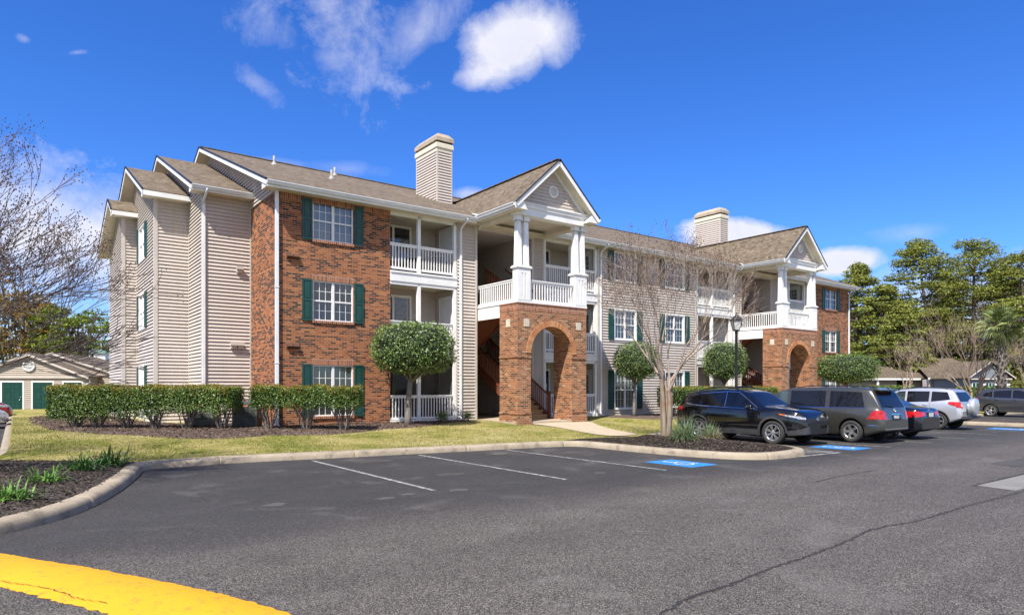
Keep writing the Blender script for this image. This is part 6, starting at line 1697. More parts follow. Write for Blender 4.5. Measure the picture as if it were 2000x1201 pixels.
suv = dict(name='parked_suv', L=4.6, W=1.86, paint='navy', xf=1.37, xr=-1.32, wr=.362, rr=.245, Ra=.415, sill=.27, spokes=7, split=True, spw=.024, tumble=.34, arches=.07, tailup=.12,
    top=[(-2.3, .72), (-2.27, .98), (-2.2, 1.12), (-2.0, 1.40), (-1.86, 1.555), (-1.5, 1.62), (-.6, 1.675), (0.0, 1.655), (.32, 1.58), (.9, 1.20), (1.02, 1.14), (1.6, 1.10), (2.0, 1.045), (2.17, .97), (2.26, .84), (2.3, .66)],
    belt=[(-2.3, .68), (-2.25, .90), (-2.1, 1.08), (-1.6, 1.11), (-.5, 1.06), (.9, 1.03), (1.6, 1.0), (2.0, .95), (2.2, .86), (2.3, .62)],
    plan=[(-2.3, .78), (-2.27, .86), (-2.18, .93), (-1.9, .98), (-1.3, 1.0), (1.4, 1.0), (1.9, .95), (2.12, .87), (2.24, .76), (2.3, .62)],
    side_glass=[([(-.28, 1.10), (.62, 1.07), (.80, 1.075)], [(-.28, 1.55), (.12, 1.54), (.80, 1.12)], 'carglass'), ([(-1.22, 1.14), (-.36, 1.10)], [(-1.22, 1.50), (-.36, 1.555)], 'carglass'), ([(-1.82, 1.20), (-1.30, 1.14)], [(-1.62, 1.40), (-1.30, 1.49)], 'carglass')],
    end_glass=[('down', [(.98, -.70), (.98, .70)], [(.37, -.58), (.37, .58)], 'carglass', 'windscreen'), ('rear', [(-.62, 1.13), (.62, 1.13)], [(-.52, 1.47), (.52, 1.47)], 'carglass', 'rear_window')],
    lines=[([(-1.84, 1.18), (-1.28, 1.115), (-.3, 1.08), (.86, 1.05)], .018, 'chrome'), ([(-1.64, 1.42), (-1.28, 1.52), (-.3, 1.578), (.12, 1.565), (.86, 1.09)], .018, 'chrome'), ([(-.32, 1.09), (-.32, 1.56)], .02, 'chrome'),
           ([(-.30, .36), (-.32, 1.06)], .008, 'bplastic'), ([(.80, .42), (.84, 1.0)], .008, 'bplastic'), ([(-1.02, .72), (-1.20, 1.08)], .008, 'bplastic'), ([(-1.78, .80), (1.7, .74)], .006, 'bplastic')],
    patches=[sill_strip(-.92, .95, .275, .44), ('side', [(-2.2, .34), (-1.72, .34)], [(-2.24, .60), (-1.74, .60)], 'clad', 'bumper_cladding', True), ('front', [(.42, .30), (.80, .36)], [(.50, .60), (.86, .45)], 'clad', 'bumper_cladding', True),
             ('front', [(-.62, .22), (.62, .22)], [(-.62, .34), (.62, .34)], 'clad', 'bumper_cladding', False), ('front', [(-.50, .37), (.50, .37)], [(-.46, .50), (.46, .50)], 'bplastic', 'lower_grille', False),
             ('front', [(-.50, .58), (.50, .58)], [(-.62, .80), (.62, .80)], 'bplastic', 'grille', False), ('side', [(1.78, .86), (2.18, .80)], [(1.76, .905), (2.18, .865)], 'headlamp', 'headlight', True), ('side', [(1.84, .30), (2.24, .34)], [(1.82, .42), (2.20, .47)], 'clad', 'bumper_cladding', True), ('side', [(1.58, .91), (1.77, .87)], [(1.58, .935), (1.76, .91)], 'amber', 'turn_signal', True),
             ('front', [(.60, .765), (.80, .79)], [(.58, .83), (.78, .845)], 'headlamp', 'headlight', True), ('side', [(1.98, .50), (2.16, .48)], [(1.98, .64), (2.14, .60)], 'bplastic', 'fog_lamp_bezel', True),
             ('side', [(-2.25, .93), (-1.98, 1.0)], [(-2.24, 1.06), (-1.96, 1.08)], 'redlamp', 'tail_light', True), ('rear', [(.5, .95), (.84, .93)], [(.5, 1.05), (.82, 1.06)], 'redlamp', 'tail_light', True)],
    mirror=(.62, 1.06), handles=[(-.12, .98), (-1.05, 1.01)], rails=(-1.55, .15, .56), crossbars=(-1.1, -.2), extra=[emblem(0, .76, .07)])
van = dict(name='parked_minivan', L=5.14, W=1.95, paint='graphite', xf=1.62, xr=-1.62, wr=.345, rr=.225, Ra=.405, sill=.24, spokes=5, spw=.075, tumble=.20, tailup=.1,
    top=[(-2.57, .60), (-2.54, .95), (-2.48, 1.10), (-2.25, 1.52), (-2.16, 1.655), (-1.9, 1.71), (-.6, 1.74), (.5, 1.70), (.95, 1.58), (1.7, 1.13), (1.9, 1.05), (2.3, .93), (2.5, .80), (2.57, .62)],
    belt=[(-2.57, .56), (-2.52, .88), (-2.4, 1.02), (-1.8, 1.06), (1.2, 1.05), (1.8, .98), (2.3, .86), (2.5, .74), (2.57, .55)],
    plan=[(-2.57, .80), (-2.54, .88), (-2.45, .94), (-2.1, .985), (-1.5, 1.0), (1.6, 1.0), (2.1, .95), (2.4, .85), (2.52, .74), (2.57, .6)],
    side_glass=[([(-2.02, 1.10), (-.92, 1.09)], [(-1.90, 1.56), (-.92, 1.60)], 'carglass'), ([(-.78, 1.09), (.42, 1.08)], [(-.78, 1.605), (.42, 1.60)], 'carglass'), ([(.52, 1.08), (1.50, 1.09)], [(.52, 1.595), (.78, 1.57), (1.50, 1.13)], 'clearglass')],
    end_glass=[('down', [(1.62, -.72), (1.62, .72)], [(1.0, -.62), (1.0, .62)], 'carglass', 'windscreen'), ('rear', [(-.74, 1.09), (.74, 1.09)], [(-.64, 1.56), (.64, 1.56)], 'carglass', 'rear_window')],
    lines=[([(-2.1, 1.075), (1.55, 1.065)], .014, 'chrome'), ([(-.84, .34), (-.84, 1.60)], .009, 'bplastic'), ([(.48, .34), (.47, 1.06)], .009, 'bplastic'), ([(1.22, .4), (1.22, 1.05)], .009, 'bplastic'), ([(-2.5, .56), (-1.9, .56)], .012, 'chrome'), ([(-1.0, .46), (1.15, .46)], .012, 'chrome'), ([(-.84, .92), (-1.2, .92)], .004, 'bplastic')],
    patches=[('side', [(-2.50, .74), (-2.12, .75)], [(-2.50, 1.02), (-2.26, .98)], 'redlamp', 'tail_light', True), ('rear', [(.60, .74), (.93, .74)], [(.66, .98), (.90, 1.02)], 'redlamp', 'tail_light', True),
             ('rear', [(-.30, .70), (.30, .70)], [(-.30, .86), (.30, .86)], 'bplastic', 'plate_recess', False), ('rear', [(-.9, .42), (.9, .42)], [(-.9, .46), (.9, .46)], 'chrome', 'bumper_strip', False),
             ('rear', [(-.30, .87), (.30, .87)], [(-.30, .895), (.30, .895)], 'chrome', 'trim_strip', False), ('side', [(2.0, .78), (2.4, .74)], [(2.0, .88), (2.4, .84)], 'headlamp', 'headlight', True)],
    mirror=(1.18, 1.08), handles=[(-.66, .95), (.62, .95)], rails=(-1.9, .5, .62), extra=[emblem(0, 1.0, .075, front=False), box_part('number_plate', 'plate', -2.572, -2.556, -.155, .155, .705, .845),
        lambda root, cast, hl, hw: MB().add([(-2.05, -.66, 1.70), (-2.05, .66, 1.70), (-2.40, .60, 1.63), (-2.40, -.60, 1.63), (-2.05, -.66, 1.66), (-2.05, .66, 1.66), (-2.38, .60, 1.60), (-2.38, -.60, 1.60)], [(0, 1, 2, 3), (7, 6, 5, 4), (0, 3, 7, 4), (1, 5, 6, 2), (2, 6, 7, 3)]).build('spoiler', M['graphite'], root),
        lambda root, cast, hl, hw: MB().bar((-2.50, .05, 1.11), (-2.46, .5, 1.16), .02, .02).build('wiper', M['bplastic'], root)])
sedan = dict(name='parked_sedan', L=4.82, W=1.80, paint='blueblack', xf=1.40, xr=-1.42, wr=.325, rr=.215, Ra=.375, sill=.21, spokes=10, spw=.03, tumble=.42, tailup=.08,
    top=[(-2.41, .62), (-2.38, .93), (-2.3, 1.02), (-2.0, 1.06), (-1.75, 1.09), (-1.2, 1.33), (-.7, 1.44), (-.1, 1.46), (.3, 1.42), (1.05, 1.02), (1.2, .96), (2.0, .82), (2.3, .70), (2.41, .52)],
    belt=[(-2.41, .58), (-2.36, .86), (-2.1, .97), (-1.5, .96), (0, .93), (1.1, .90), (2.0, .76), (2.3, .64), (2.41, .48)],
    plan=[(-2.41, .76), (-2.38, .84), (-2.25, .93), (-1.8, .985), (-1.3, 1.0), (1.4, 1.0), (2.0, .94), (2.25, .84), (2.36, .72), (2.41, .6)],
    side_glass=[([(-.18, .97), (.86, .95)], [(-.18, 1.36), (.2, 1.35), (.86, 1.0)], 'carglass'), ([(-1.0, .99), (-.26, .97)], [(-.95, 1.30), (-.26, 1.365)], 'carglass'), ([(-1.45, 1.01), (-1.08, .99)], [(-1.35, 1.09), (-1.03, 1.27)], 'carglass')],
    end_glass=[('down', [(1.02, -.64), (1.02, .64)], [(.34, -.52), (.34, .52)], 'carglass', 'windscreen'), ('down', [(-1.72, -.60), (-1.72, .60)], [(-1.0, -.5), (-1.0, .5)], 'carglass', 'rear_window')],
    lines=[([(-1.5, .99), (.9, .935)], .014, 'chrome'), ([(-.22, .3), (-.22, .94)], .008, 'bplastic'), ([(-1.0, .5), (-1.08, .96)], .008, 'bplastic')],
    patches=[('side', [(-2.36, .76), (-1.95, .84)], [(-2.34, .94), (-1.92, .90)], 'redlamp', 'tail_light', True), ('rear', [(.34, .80), (.86, .74)], [(.34, .90), (.84, .93)], 'redlamp', 'tail_light', True), ('rear', [(-.26, .72), (.26, .72)], [(-.28, .90), (.28, .90)], 'bplastic', 'plate_recess', False),
             ('rear', [(-.30, .90), (.30, .90)], [(-.30, .93), (.30, .93)], 'chrome', 'trim_strip', False), ('side', [(1.9, .66), (2.3, .60)], [(1.85, .74), (2.3, .68)], 'headlamp', 'headlight', True)],
    mirror=(.72, .98), handles=[(-.05, .84), (-.9, .87)], extra=[emblem(0, .965, .045, front=False), box_part('number_plate', 'plate', -2.418, -2.404, -.155, .155, .745, .88)])
silver = dict(name='parked_suv', L=4.3, W=1.82, paint='silver', xf=1.36, xr=-1.30, wr=.352, rr=.235, Ra=.405, sill=.30, spokes=6, spw=.045, tumble=.30, tailup=.12,
    top=[(-2.15, .70), (-2.13, 1.02), (-2.06, 1.14), (-1.86, 1.50), (-1.78, 1.62), (-1.4, 1.68), (-.5, 1.70), (.2, 1.64), (.4, 1.57), (1.0, 1.18), (1.2, 1.10), (1.75, 1.0), (2.05, .85), (2.15, .62)],
    belt=[(-2.15, .66), (-2.11, .94), (-1.95, 1.08), (-1.3, 1.09), (.9, 1.03), (1.6, .95), (2.0, .82), (2.15, .56)],
    plan=[(-2.15, .80), (-2.12, .88), (-2.0, .95), (-1.6, .99), (-1.2, 1.0), (1.4, 1.0), (1.8, .94), (2.0, .85), (2.1, .74), (2.15, .6)],
    side_glass=[([(-1.74, 1.22), (-1.05, 1.13)], [(-1.62, 1.52), (-1.05, 1.55)], 'carglass'), ([(-.97, 1.13), (-.12, 1.10)], [(-.97, 1.555), (-.12, 1.56)], 'carglass'), ([(-.04, 1.10), (.86, 1.08)], [(-.04, 1.56), (.22, 1.55), (.86, 1.12)], 'clearglass')],
    end_glass=[('down', [(1.02, -.66), (1.02, .66)], [(.44, -.56), (.44, .56)], 'carglass', 'windscreen'), ('rear', [(-.66, 1.14), (.66, 1.14)], [(-.56, 1.52), (.56, 1.52)], 'carglass', 'rear_window')],
    lines=[([(-1.02, .5), (-1.0, 1.55)], .008, 'bplastic'), ([(-.08, .4), (-.08, 1.10)], .008, 'bplastic'), ([(-.9, .82), (-.6, .82)], .003, 'bplastic')],
    patches=[('side', [(-2.08, .92), (-1.72, 1.02)], [(-2.06, 1.14), (-1.66, 1.10)], 'redlamp', 'tail_light', True), ('rear', [(.60, .86), (.86, .90)], [(.66, 1.12), (.84, 1.14)], 'redlamp', 'tail_light', True), ('side', [(1.65, .82), (2.0, .78)], [(1.6, .92), (2.0, .88)], 'headlamp', 'headlight', True)],
    mirror=(.66, 1.08), handles=[(.05, .97), (-.85, 1.0)], mirror_mat='silver', rails=(-1.6, .1, .6), arches=.045,
    extra=[lambda root, cast, hl, hw: MB().lathe([(0, -2.44), (.22, -2.44), (.31, -2.43), (.345, -2.40), (.352, -2.34), (.352, -2.24), (.33, -2.20), (0, -2.19)], (0, .08, .93), 'x', 40).build('spare_wheel_cover', M['silver'], root),
           lambda root, cast, hl, hw: MB().box(-2.30, -2.08, -.78, .78, .46, .56).build('rear_bumper', M['clad'], root), box_part('number_plate', 'plate', -2.165, -2.148, .40, .70, .74, .88)])
slate = dict(suv, name='parked_suv', L=4.6, paint='slate', tumble=.30, arches=.035, spokes=5, split=True, spw=.03, rails=None, crossbars=None, xf=1.38, xr=-1.36, rr=.24, wr=.35, extra=[])
slate['lines'] = [(P, w, mt) for P, w, mt in suv['lines'] if mt == 'bplastic']+[([(-1.84, 1.18), (-1.28, 1.115), (-.3, 1.08), (.86, 1.05)], .014, 'chrome')]
slate['rails'] = (-1.5, .1, .56)
RZ = lambda ang: ANG+R(ang)
def place(spec, label, cat, s, t, nose_in, **k):
    x, y, _ = W(s, t); return car(spec, label, cat, (x, y, 0), ANG+R(90 if nose_in else -90), **k)
place(suv, 'black SUV with roof bars and silver wheels backed in beside the mulch island', 'car', 12.08, -9.63, False)
place(van, 'dark grey minivan parked nose-in right of the black SUV', 'car', 14.84, -10.36, True)
place(sedan, 'dark blue sedan with long red tail lights between the van and the silver SUV', 'car', 17.25, -10.55, True)
place(silver, 'silver SUV with a round spare wheel cover on its tailgate', 'car', 23.98, -9.62, True)
place(slate, 'slate grey SUV parked alone at the far right edge', 'car', 40.3, -8.95, False)
# two cars at the left edge, seen nose-on past the kerb
red = dict(silver, paint='maroon', mirror_mat='maroon', name='parked_suv', extra=[]); lsilver = dict(sedan, paint='silver', name='parked_sedan', extra=[])
x, y, _ = W(-9.18, 17.7); car(red, 'maroon car whose nose shows at the left edge before the green doors', 'car', (x, y, 0), ANG-R(0))
x, y, _ = W(-9.55, 13.2); car(lsilver, 'pale silver car at the left edge in front of the maroon one', 'car', (x, y, 0), ANG-R(0))
# ================================================================== OTHER BUILDINGS AND FURNITURE
def house_frame(name, label, cat, loc, rz, group=None):
    r = empty(name, loc, rz); tag(r, label, cat, group); return r
fr0 = lambda y: (lambda a, n, z: (a, y-n, z))
# garage block at the left: front gable, longer roof behind it with a cupola
gar = house_frame('garage_building', 'low beige garage block with green doors and a small white cupola at the left edge', 'garage', (-29.7, 41.0, 0), R(15))
g = MB()
GX = [(-8.2, -7.1), (-5.9, -4.8), (-3.5, -2.4), (-1.45, -.36), (.18, 1.25), (1.85, 2.85)]
holes = [(a, b, .02, 2.03) for a, b in GX]
siding(g, fr0(0), (-11, 3.1), .05, 2.3, holes, p=.03, zbase=.05)
siding(g, fr0(-.04), lambda z: (-(3.66-z)/.44, (3.66-z)/.44), 2.42, 3.64, (), p=.03, zbase=.05)
siding(g, lambda a, n, z: (3.1+n, a, z), (0, 2.2), .05, 2.4, (), p=.02, zbase=.05)
siding(g, fr0(2.2), (3.1, 4.55), .05, 2.6, (), p=.02, zbase=.05)
g.quad((4.55, 2.2, 0), (4.55, 26, 0), (4.55, 26, 2.5), (4.55, 2.2, 2.5))
part(g, 'siding_wall', 'tansiding', gar)
for a, b in GX:
    d = MB(); d.box(a, b, .0, .05, .0, 2.03)
    for (x0, x1) in ((a+.12, (a+b)/2-.06), ((a+b)/2+.06, b-.12)):
        for (z0, z1) in ((.18, .80), (.92, 1.50), (1.60, 1.92)):
            d.box(x0, x1, -.012, .0, z0, z0+.03); d.box(x0, x1, -.012, .0, z1-.03, z1); d.box(x0, x0+.03, -.012, .0, z0, z1); d.box(x1-.03, x1, -.012, 0, z0, z1); d.box(x0+.07, x1-.07, -.01, .0, z0+.07, z1-.07)
    o = part(d, 'door', 'greendoor', gar); h = MB(); h.tube([(b-.1, -.0, .98), (b-.1, -.06, .98), (b-.2, -.06, .98)], .018, 6); h.tube([(b-.1, -.0, 1.12), (b-.1, -.04, 1.12)], .03, 8); part(h, 'door_handle', 'chrome', o)
    f = MB(); f.box(a-.08, a, -.03, .05, .0, 2.11); f.box(b, b+.08, -.03, .05, .0, 2.11); f.box(a, b, -.03, .05, 2.03, 2.11); part(f, 'door_frame', 'white', gar)
t = MB(); t.box(-11, 3.2, -.10, 0, 2.28, 2.42)
for sg in (-1, 1): t.bar((sg*3.28, -.25, 2.30), (0, -.25, 3.72), .04, .13)
part_split(t, 'fascia', 'beige', gar)
rf = MB()
for sg in (-1, 1):
    P = [(sg*3.3, -.27, 2.36), (sg*3.3, 8, 2.36), (0, 8, 3.80), (0, -.27, 3.80)]; slab(rf, P if sg > 0 else list(reversed(P)), .05)
    P = [(.45+sg*4.3, 2.0, 2.44), (.45+sg*4.3, 26, 2.44), (.45, 26, 3.97), (.45, 2.0, 3.97)]; slab(rf, P if sg > 0 else list(reversed(P)), .05)
part(rf, 'roof', 'shingle_old', gar)
t = MB()
for sg in (-1, 1): t.bar((.45+sg*4.28, 1.98, 2.38), (.45, 1.98, 3.90), .04, .12)
part_split(t, 'fascia', 'beige', gar)
t = MB(); t.poly([(-3.6, 2.1, 2.5), (4.5, 2.1, 2.5), (.45, 2.1, 3.92)]); part(t, 'gable_wall', 'tansiding', gar)
v = MB(); v.lathe([(0, -.08), (.26, -.08), (.26, -.14), (.33, -.14), (.34, -.04)], (0, 0, 3.03), 'y', 24)
for k in range(-4, 5): z = k*.055; hw_ = math.sqrt(max(.001, .26**2-z*z)); v.box(-hw_, hw_, -.12, -.09, 3.03+z-.012, 3.03+z+.012)
part(v, 'gable_vent', 'white', gar)
v = MB(); v.tube([(3.3, -.1, 2.25), (3.3, .0, 2.05), (3.05, -.06, 1.85), (3.05, -.06, .05)], .045, 8); part(v, 'downspout', 'gutter', gar)
v = MB(); v.box(-11, 3.3, -.5, -.01, -.02, .03); part(v, 'foundation', 'walk', gar)
w_ = MB(); w_.box(.05, .85, 11.2, 12.0, 3.7, 4.40); c_ = part(w_, 'cupola', 'white', gar)
w_ = MB(); w_.add([(-.10, 11.05, 4.40), (1.0, 11.05, 4.40), (1.0, 12.15, 4.40), (-.10, 12.15, 4.40), (.45, 11.6, 4.75)], [(0, 1, 4), (1, 2, 4), (2, 3, 4), (3, 0, 4), (3, 2, 1, 0)]); part(w_, 'cupola_roof', m_plain('verdigris_cap', (.16, .30, .23), .5), c_)
w_ = MB(); w_.tube([(.45, 11.6, 4.7), (.45, 11.6, 5.15)], .02, 6); part(w_, 'finial', 'gutter', c_)
# long low building at the right
low = house_frame('low_building', 'long single-storey building with a brown hipped roof behind the parked cars at the right', 'building', (39.0, 74.0, 0), R(4))
w_ = MB(); siding(w_, fr0(0), (-9, 13.2), .1, 2.6, [(3.9, 4.6, .1, 2.6)], p=.02, zbase=.1); siding(w_, fr0(-1.2), (7.9, 13), .1, 2.6, (), p=.02, zbase=.1); part(w_, 'siding_wall', 'tansiding', low)
rf = MB(); slab(rf, [(-10, -.8, 2.72), (13.6, -.8, 2.72), (12.9, 6, 5.0), (-10, 6, 5.0)]); slab(rf, [(13.6, -.8, 2.72), (13.6, 12.8, 2.72), (12.9, 6, 5.0)]); slab(rf, [(5.9, -2.3, 2.75), (13.9, -2.3, 2.75), (13.9, 4.5, 5.15), (8.6, 4.5, 5.15)])
part(rf, 'roof', 'shingle_old', low)
t = MB(); t.box(-10, 6.1, -.86, -.78, 2.55, 2.74); t.box(5.9, 13.9, -2.36, -2.28, 2.58, 2.77); part_split(t, 'fascia', 'white', low)
t = MB(); t.box(-4.4, -4.2, -.7, -.5, .05, 2.6); t.box(1.2, 1.4, -.7, -.5, .05, 2.6); part_split(t, 'post', 'white', low)
t = MB(); t.box(6.2, 6.9, -2.1, -1.0, .0, 2.6); part(t, 'corner_pier', 'beige', low)
# small grey cottage with shuttered windows
cot = house_frame('cottage', 'small grey gabled cottage with white-shuttered green windows at the right', 'cottage', (47.0, 66, 0), R(-2))
M['greysiding'] = m_siding('grey_siding', (.16, .18, .20), (.20, .22, .24))
w_ = MB(); siding(w_, fr0(0), (-1.6, 2.2), .1, 2.7, (), p=.02, zbase=.1); siding(w_, fr0(0), lambda z: (.3-(4.2-z)/.75, .3+(4.2-z)/.75), 2.7, 4.15, (), p=.02, zbase=.1); w_.box(-1.6, 2.2, .01, 6, 0, 2.7); part(w_, 'siding_wall', 'greysiding', cot)
rf = MB()
for sg in (-1, 1):
    P = [(.3+sg*2.3, -.4, 2.62), (.3+sg*2.3, 6.3, 2.62), (.3, 6.3, 4.35), (.3, -.4, 4.35)]; slab(rf, P if sg > 0 else list(reversed(P)), .06)
part(rf, 'roof', 'shingle_old', cot); t = MB()
for sg in (-1, 1): t.bar((.3+sg*2.28, -.42, 2.6), (.3, -.42, 4.32), .04, .09)
t.box(-1.7, 2.3, -.3, -.05, 2.5, 2.62); part_split(t, 'fascia', 'beige', cot)
for (a, b) in ((-1.35, -.45), (-.1, .8), (1.15, 1.95)):
    t = MB(); t.box(a, b, -.04, .0, .5, 2.15); o = part(t, 'window', 'greendoor', cot)
    t = MB()
    for k in range(6): t.box(b+.03, b+.30, -.06, -.02, .55+k*.28, .55+k*.28+.14)
    t.box(a-.06, a, -.05, 0, .45, 2.2); t.box(b, b+.04, -.05, 0, .45, 2.2); t.box(a, b, -.05, 0, 2.15, 2.25)
    for k in (1, 2): t.box(a+(b-a)*k/3-.02, a+(b-a)*k/3+.02, -.06, -.03, .5, 2.15)
    part(t, 'window_frame', 'white', o)
a_ = (41.5, 62.0); b_ = (46.0, 61.5); hedge('low hedge before the long building at the right', (a_, b_), .4, 1.75, 1.2, [.2, .5, .8], 5000, .05, stems=False, newtop=False, leafsz=.12, seedv=12)
a_ = (27.0, 56.0); b_ = (33.5, 56.0); hedge('dark hedge seen just over the van roof', (a_, b_), .4, 1.85, 1.2, [.2, .5, .8], 5000, .05, stems=False, newtop=True, leafsz=.12, seedv=13)
# power lines
for i, (y0, y1) in enumerate(((643, 620), (655, 632), (660, 636), (678, 668), (691, 684))):
    Y = 88+i*.6; X = lambda px: (px-1000)/1301*Y; z = lambda py: 1.7+(757-py)/1301*Y
    P = []
    xa, xb = X(1500), X(2300); za, zb = z(y0+(y0-y1)*.85), z(y1-(y0-y1)*2.2)
    for k in range(25): f = k/24; P.append((xa+(xb-xa)*f, Y, za+(zb-za)*f-1.0*4*f*(1-f)*.6))
    m = MB(); m.tube(P, .028, 5); o = m.build('power_line', M['black']); tag(o, ('highest overhead wire crossing in front of the pines', 'second overhead wire from the top', 'third overhead wire, close under the second', 'fourth overhead wire, alone below the pair', 'lowest overhead wire just above the low roof')[i], 'power line', 'overhead wires before the pines')
# lamp post
p = W(16.55, -6.05)
lp = empty('street_lamp', (p[0], p[1], .2)); tag(lp, 'black lamp post with a four-sided lantern behind the black SUV', 'street lamp')
m = MB(); m.lathe([(.13, 0), (.13, .25), (.10, .32), (.075, .5), (.062, .6), (.05, 3.7), (.06, 3.72), (.06, 3.78), (.045, 3.80)], (0, 0, 0), 'z', 16); m.build('pole', M['black'], lp)
m = MB(); z = 3.80
m.box(-.10, .10, -.10, .10, z, z+.04)
B_ = [(-.10, -.10), (.10, -.10), (.10, .10), (-.10, .10)]; T_ = [(-.185, -.185), (.185, -.185), (.185, .185), (-.185, .185)]
for (a, b) in zip(B_, T_): m.bar((a[0], a[1], z+.02), (b[0], b[1], z+.42), .022, .022)
for i in range(4): a, b = T_[i], T_[(i+1) % 4]; m.bar((a[0], a[1], z+.42), (b[0], b[1], z+.42), .03, .03)
P = [(x*1.25, y*1.25, z+.44) for x, y in T_]+[(x*.45, y*.45, z+.60) for x, y in T_]; m.add(P, [(0, 1, 5, 4), (1, 2, 6, 5), (2, 3, 7, 6), (3, 0, 4, 7), (4, 5, 6, 7), (3, 2, 1, 0)])
m.lathe([(.08, z+.6), (.05, z+.66), (.02, z+.70), (.028, z+.73), (0, z+.77)], (0, 0, 0), 'z', 10); hd = m.build('lantern', M['black'], lp)
m = MB(); P = [(x*.97, y*.97, z+.05) for x, y in B_]+[(x*.97, y*.97, z+.41) for x, y in T_]; m.add(P, [(0, 1, 5, 4), (1, 2, 6, 5), (2, 3, 7, 6), (3, 0, 4, 7)]); m.build('lamp_glass', M['lamp_glass'], hd)
# air-conditioning units
def ac(label, x, y, z, rz):
    r = empty('air_conditioner', (x, y, z), rz); tag(r, label, 'air conditioner', 'air conditioners behind the hedges')
    m = MB(); w = .36
    for (i, j) in ((-1, -1), (1, -1), (1, 1), (-1, 1)): m.box(i*w-.025, i*w+.025, j*w-.025, j*w+.025, 0, .84)
    m.box(-w, w, -w, w, 0, .05); m.box(-w-.01, w+.01, -w-.01, w+.01, .78, .86); m.box(-w+.03, w-.03, -w+.03, w-.03, .05, .78)
    cab = m.build('cabinet', M['acgrey'], r); m = MB()
    for k in range(15):
        zz = .08+k*.046
        for s in (-1, 1): m.add([(-w, s*w, zz), (w, s*w, zz), (w, s*(w-.0)+s*.015, zz+.022), (-w, s*w+s*.015, zz+.022), (-w, s*w, zz+.03), (w, s*w, zz+.03)], [(0, 1, 2, 3), (3, 2, 5, 4)]); m.add([(s*w, -w, zz), (s*w, w, zz), (s*w+s*.015, w, zz+.022), (s*w+s*.015, -w, zz+.022), (s*w, -w, zz+.03), (s*w, w, zz+.03)], [(0, 1, 2, 3), (3, 2, 5, 4)])
    m.build('louvre_panel', M['acgrey'], cab)
    m = MB(); m.lathe([(.31, .862), (.29, .875), (.27, .862)], (0, 0, 0), 'z', 24)
    for k in range(12): a = k*math.pi/12; m.bar((-.3*math.cos(a), -.3*math.sin(a), .872), (.3*math.cos(a), .3*math.sin(a), .872), .006, .006)
    m.build('fan_guard', M['black'], cab)
    m = MB(); m.box(-.1, .1, -w-.022, -w-.012, .70, .76); m.build('name_plate', m_plain('faded_red_plate', (.5, .22, .17), .5), cab)
M['acgrey'] = m_plain('grey_green_enamel', (.125, .13, .12), .5, .1, 5); M['acgrey2'] = M['acgrey']
ac('grey air conditioner in the gap between the two front hedges', -8.78, 22.1, .38, R(8))
ac('grey air conditioner mostly hidden behind the right half of the long hedge', -10.35, 22.4, .38, R(8))
# balcony furniture
def chair(name, label, s, t, z, rz, group):
    x, y, _ = W(s, t); r = empty(name, (x, y, z), ANG+rz); tag(r, label, 'chair', group)
    m = MB(); m.box(-.22, .22, -.22, .22, .42, .45); m.build('seat', M['black'], r)
    m = MB(); m.bar((-.2, .22, .44), (-.2, .3, .92), .03, .03); m.bar((.2, .22, .44), (.2, .3, .92), .03, .03); m.bar((-.2, .3, .9), (.2, .3, .9), .03, .04)
    for k in range(5): xx = -.14+.07*k; m.bar((xx, .23, .5), (xx, .295, .9), .012, .012)
    m.build('backrest', M['black'], r)
    for (i, j) in ((-1, -1), (1, -1), (1, 1), (-1, 1)): m = MB(); m.bar((i*.19, j*.19, .43), (i*.22, j*.22, 0), .025, .025); m.build('leg', M['black'], r)
    for i in (-1, 1): m = MB(); m.tube([(i*.24, -.2, .45), (i*.25, -.18, .64), (i*.24, .25, .68)], .014, 6); m.build('armrest', M['black'], r)
chair('patio_chair', 'dark metal chair at the left end of the top near balcony', 4.55, .75, 6.02, R(30), 'chairs on the top near balcony')
chair('patio_chair', 'dark metal chair by the side door of the top near balcony', 6.45, .8, 6.02, R(-40), 'chairs on the top near balcony')
x, y, _ = W(5.65, .95); tb = empty('patio_table', (x, y, 6.02), ANG); tag(tb, 'small round dark table between the chairs on the top near balcony', 'table')
m = MB(); m.lathe([(0, .70), (.38, .70), (.38, .67), (0, .67)], (0, 0, 0), 'z', 20); m.build('tabletop', M['black'], tb)
m = MB(); m.tube([(0, 0, 0), (0, 0, .67)], .03, 8); m.lathe([(.22, 0), (.2, .03), (.03, .05)], (0, 0, 0), 'z', 16); m.build('pedestal', M['black'], tb)
# ================================================================== SKY, SUN, CAMERA
SUN = Vector((.765, 1.818, -2.7)).normalized()
w = bpy.data.worlds.new('World'); scn.world = w; w.use_nodes = True
t = w.node_tree; t.nodes.clear()
N = lambda ty: t.nodes.new(ty)
out = N('ShaderNodeOutputWorld'); bg = N('ShaderNodeBackground'); bg.inputs['Strength'].default_value = .085
sky = N('ShaderNodeTexSky'); sky.sky_type = 'NISHITA'; sky.sun_disc = False
sky.sun_elevation = math.asin(-SUN.z); sky.sun_rotation = math.atan2(-SUN.x, -SUN.y)
sky.air_density = 1.0; sky.dust_density = .25; sky.ozone_density = 2.5; sky.altitude = 0
hs = N('ShaderNodeHueSaturation'); hs.inputs['Saturation'].default_value = 1.25; hs.inputs['Value'].default_value = 1.0; hs.inputs['Hue'].default_value = .505
t.links.new(sky.outputs[0], hs.inputs['Color'])
tint = N('ShaderNodeMix'); tint.data_type = 'RGBA'; tint.blend_type = 'MULTIPLY'; tint.inputs[0].default_value = 1
t.links.new(hs.outputs[0], tint.inputs[6]); tint.inputs[7].default_value = (.64, .98, 1.52, 1)
tc = N('ShaderNodeTexCoord'); D = tc.outputs['Generated']
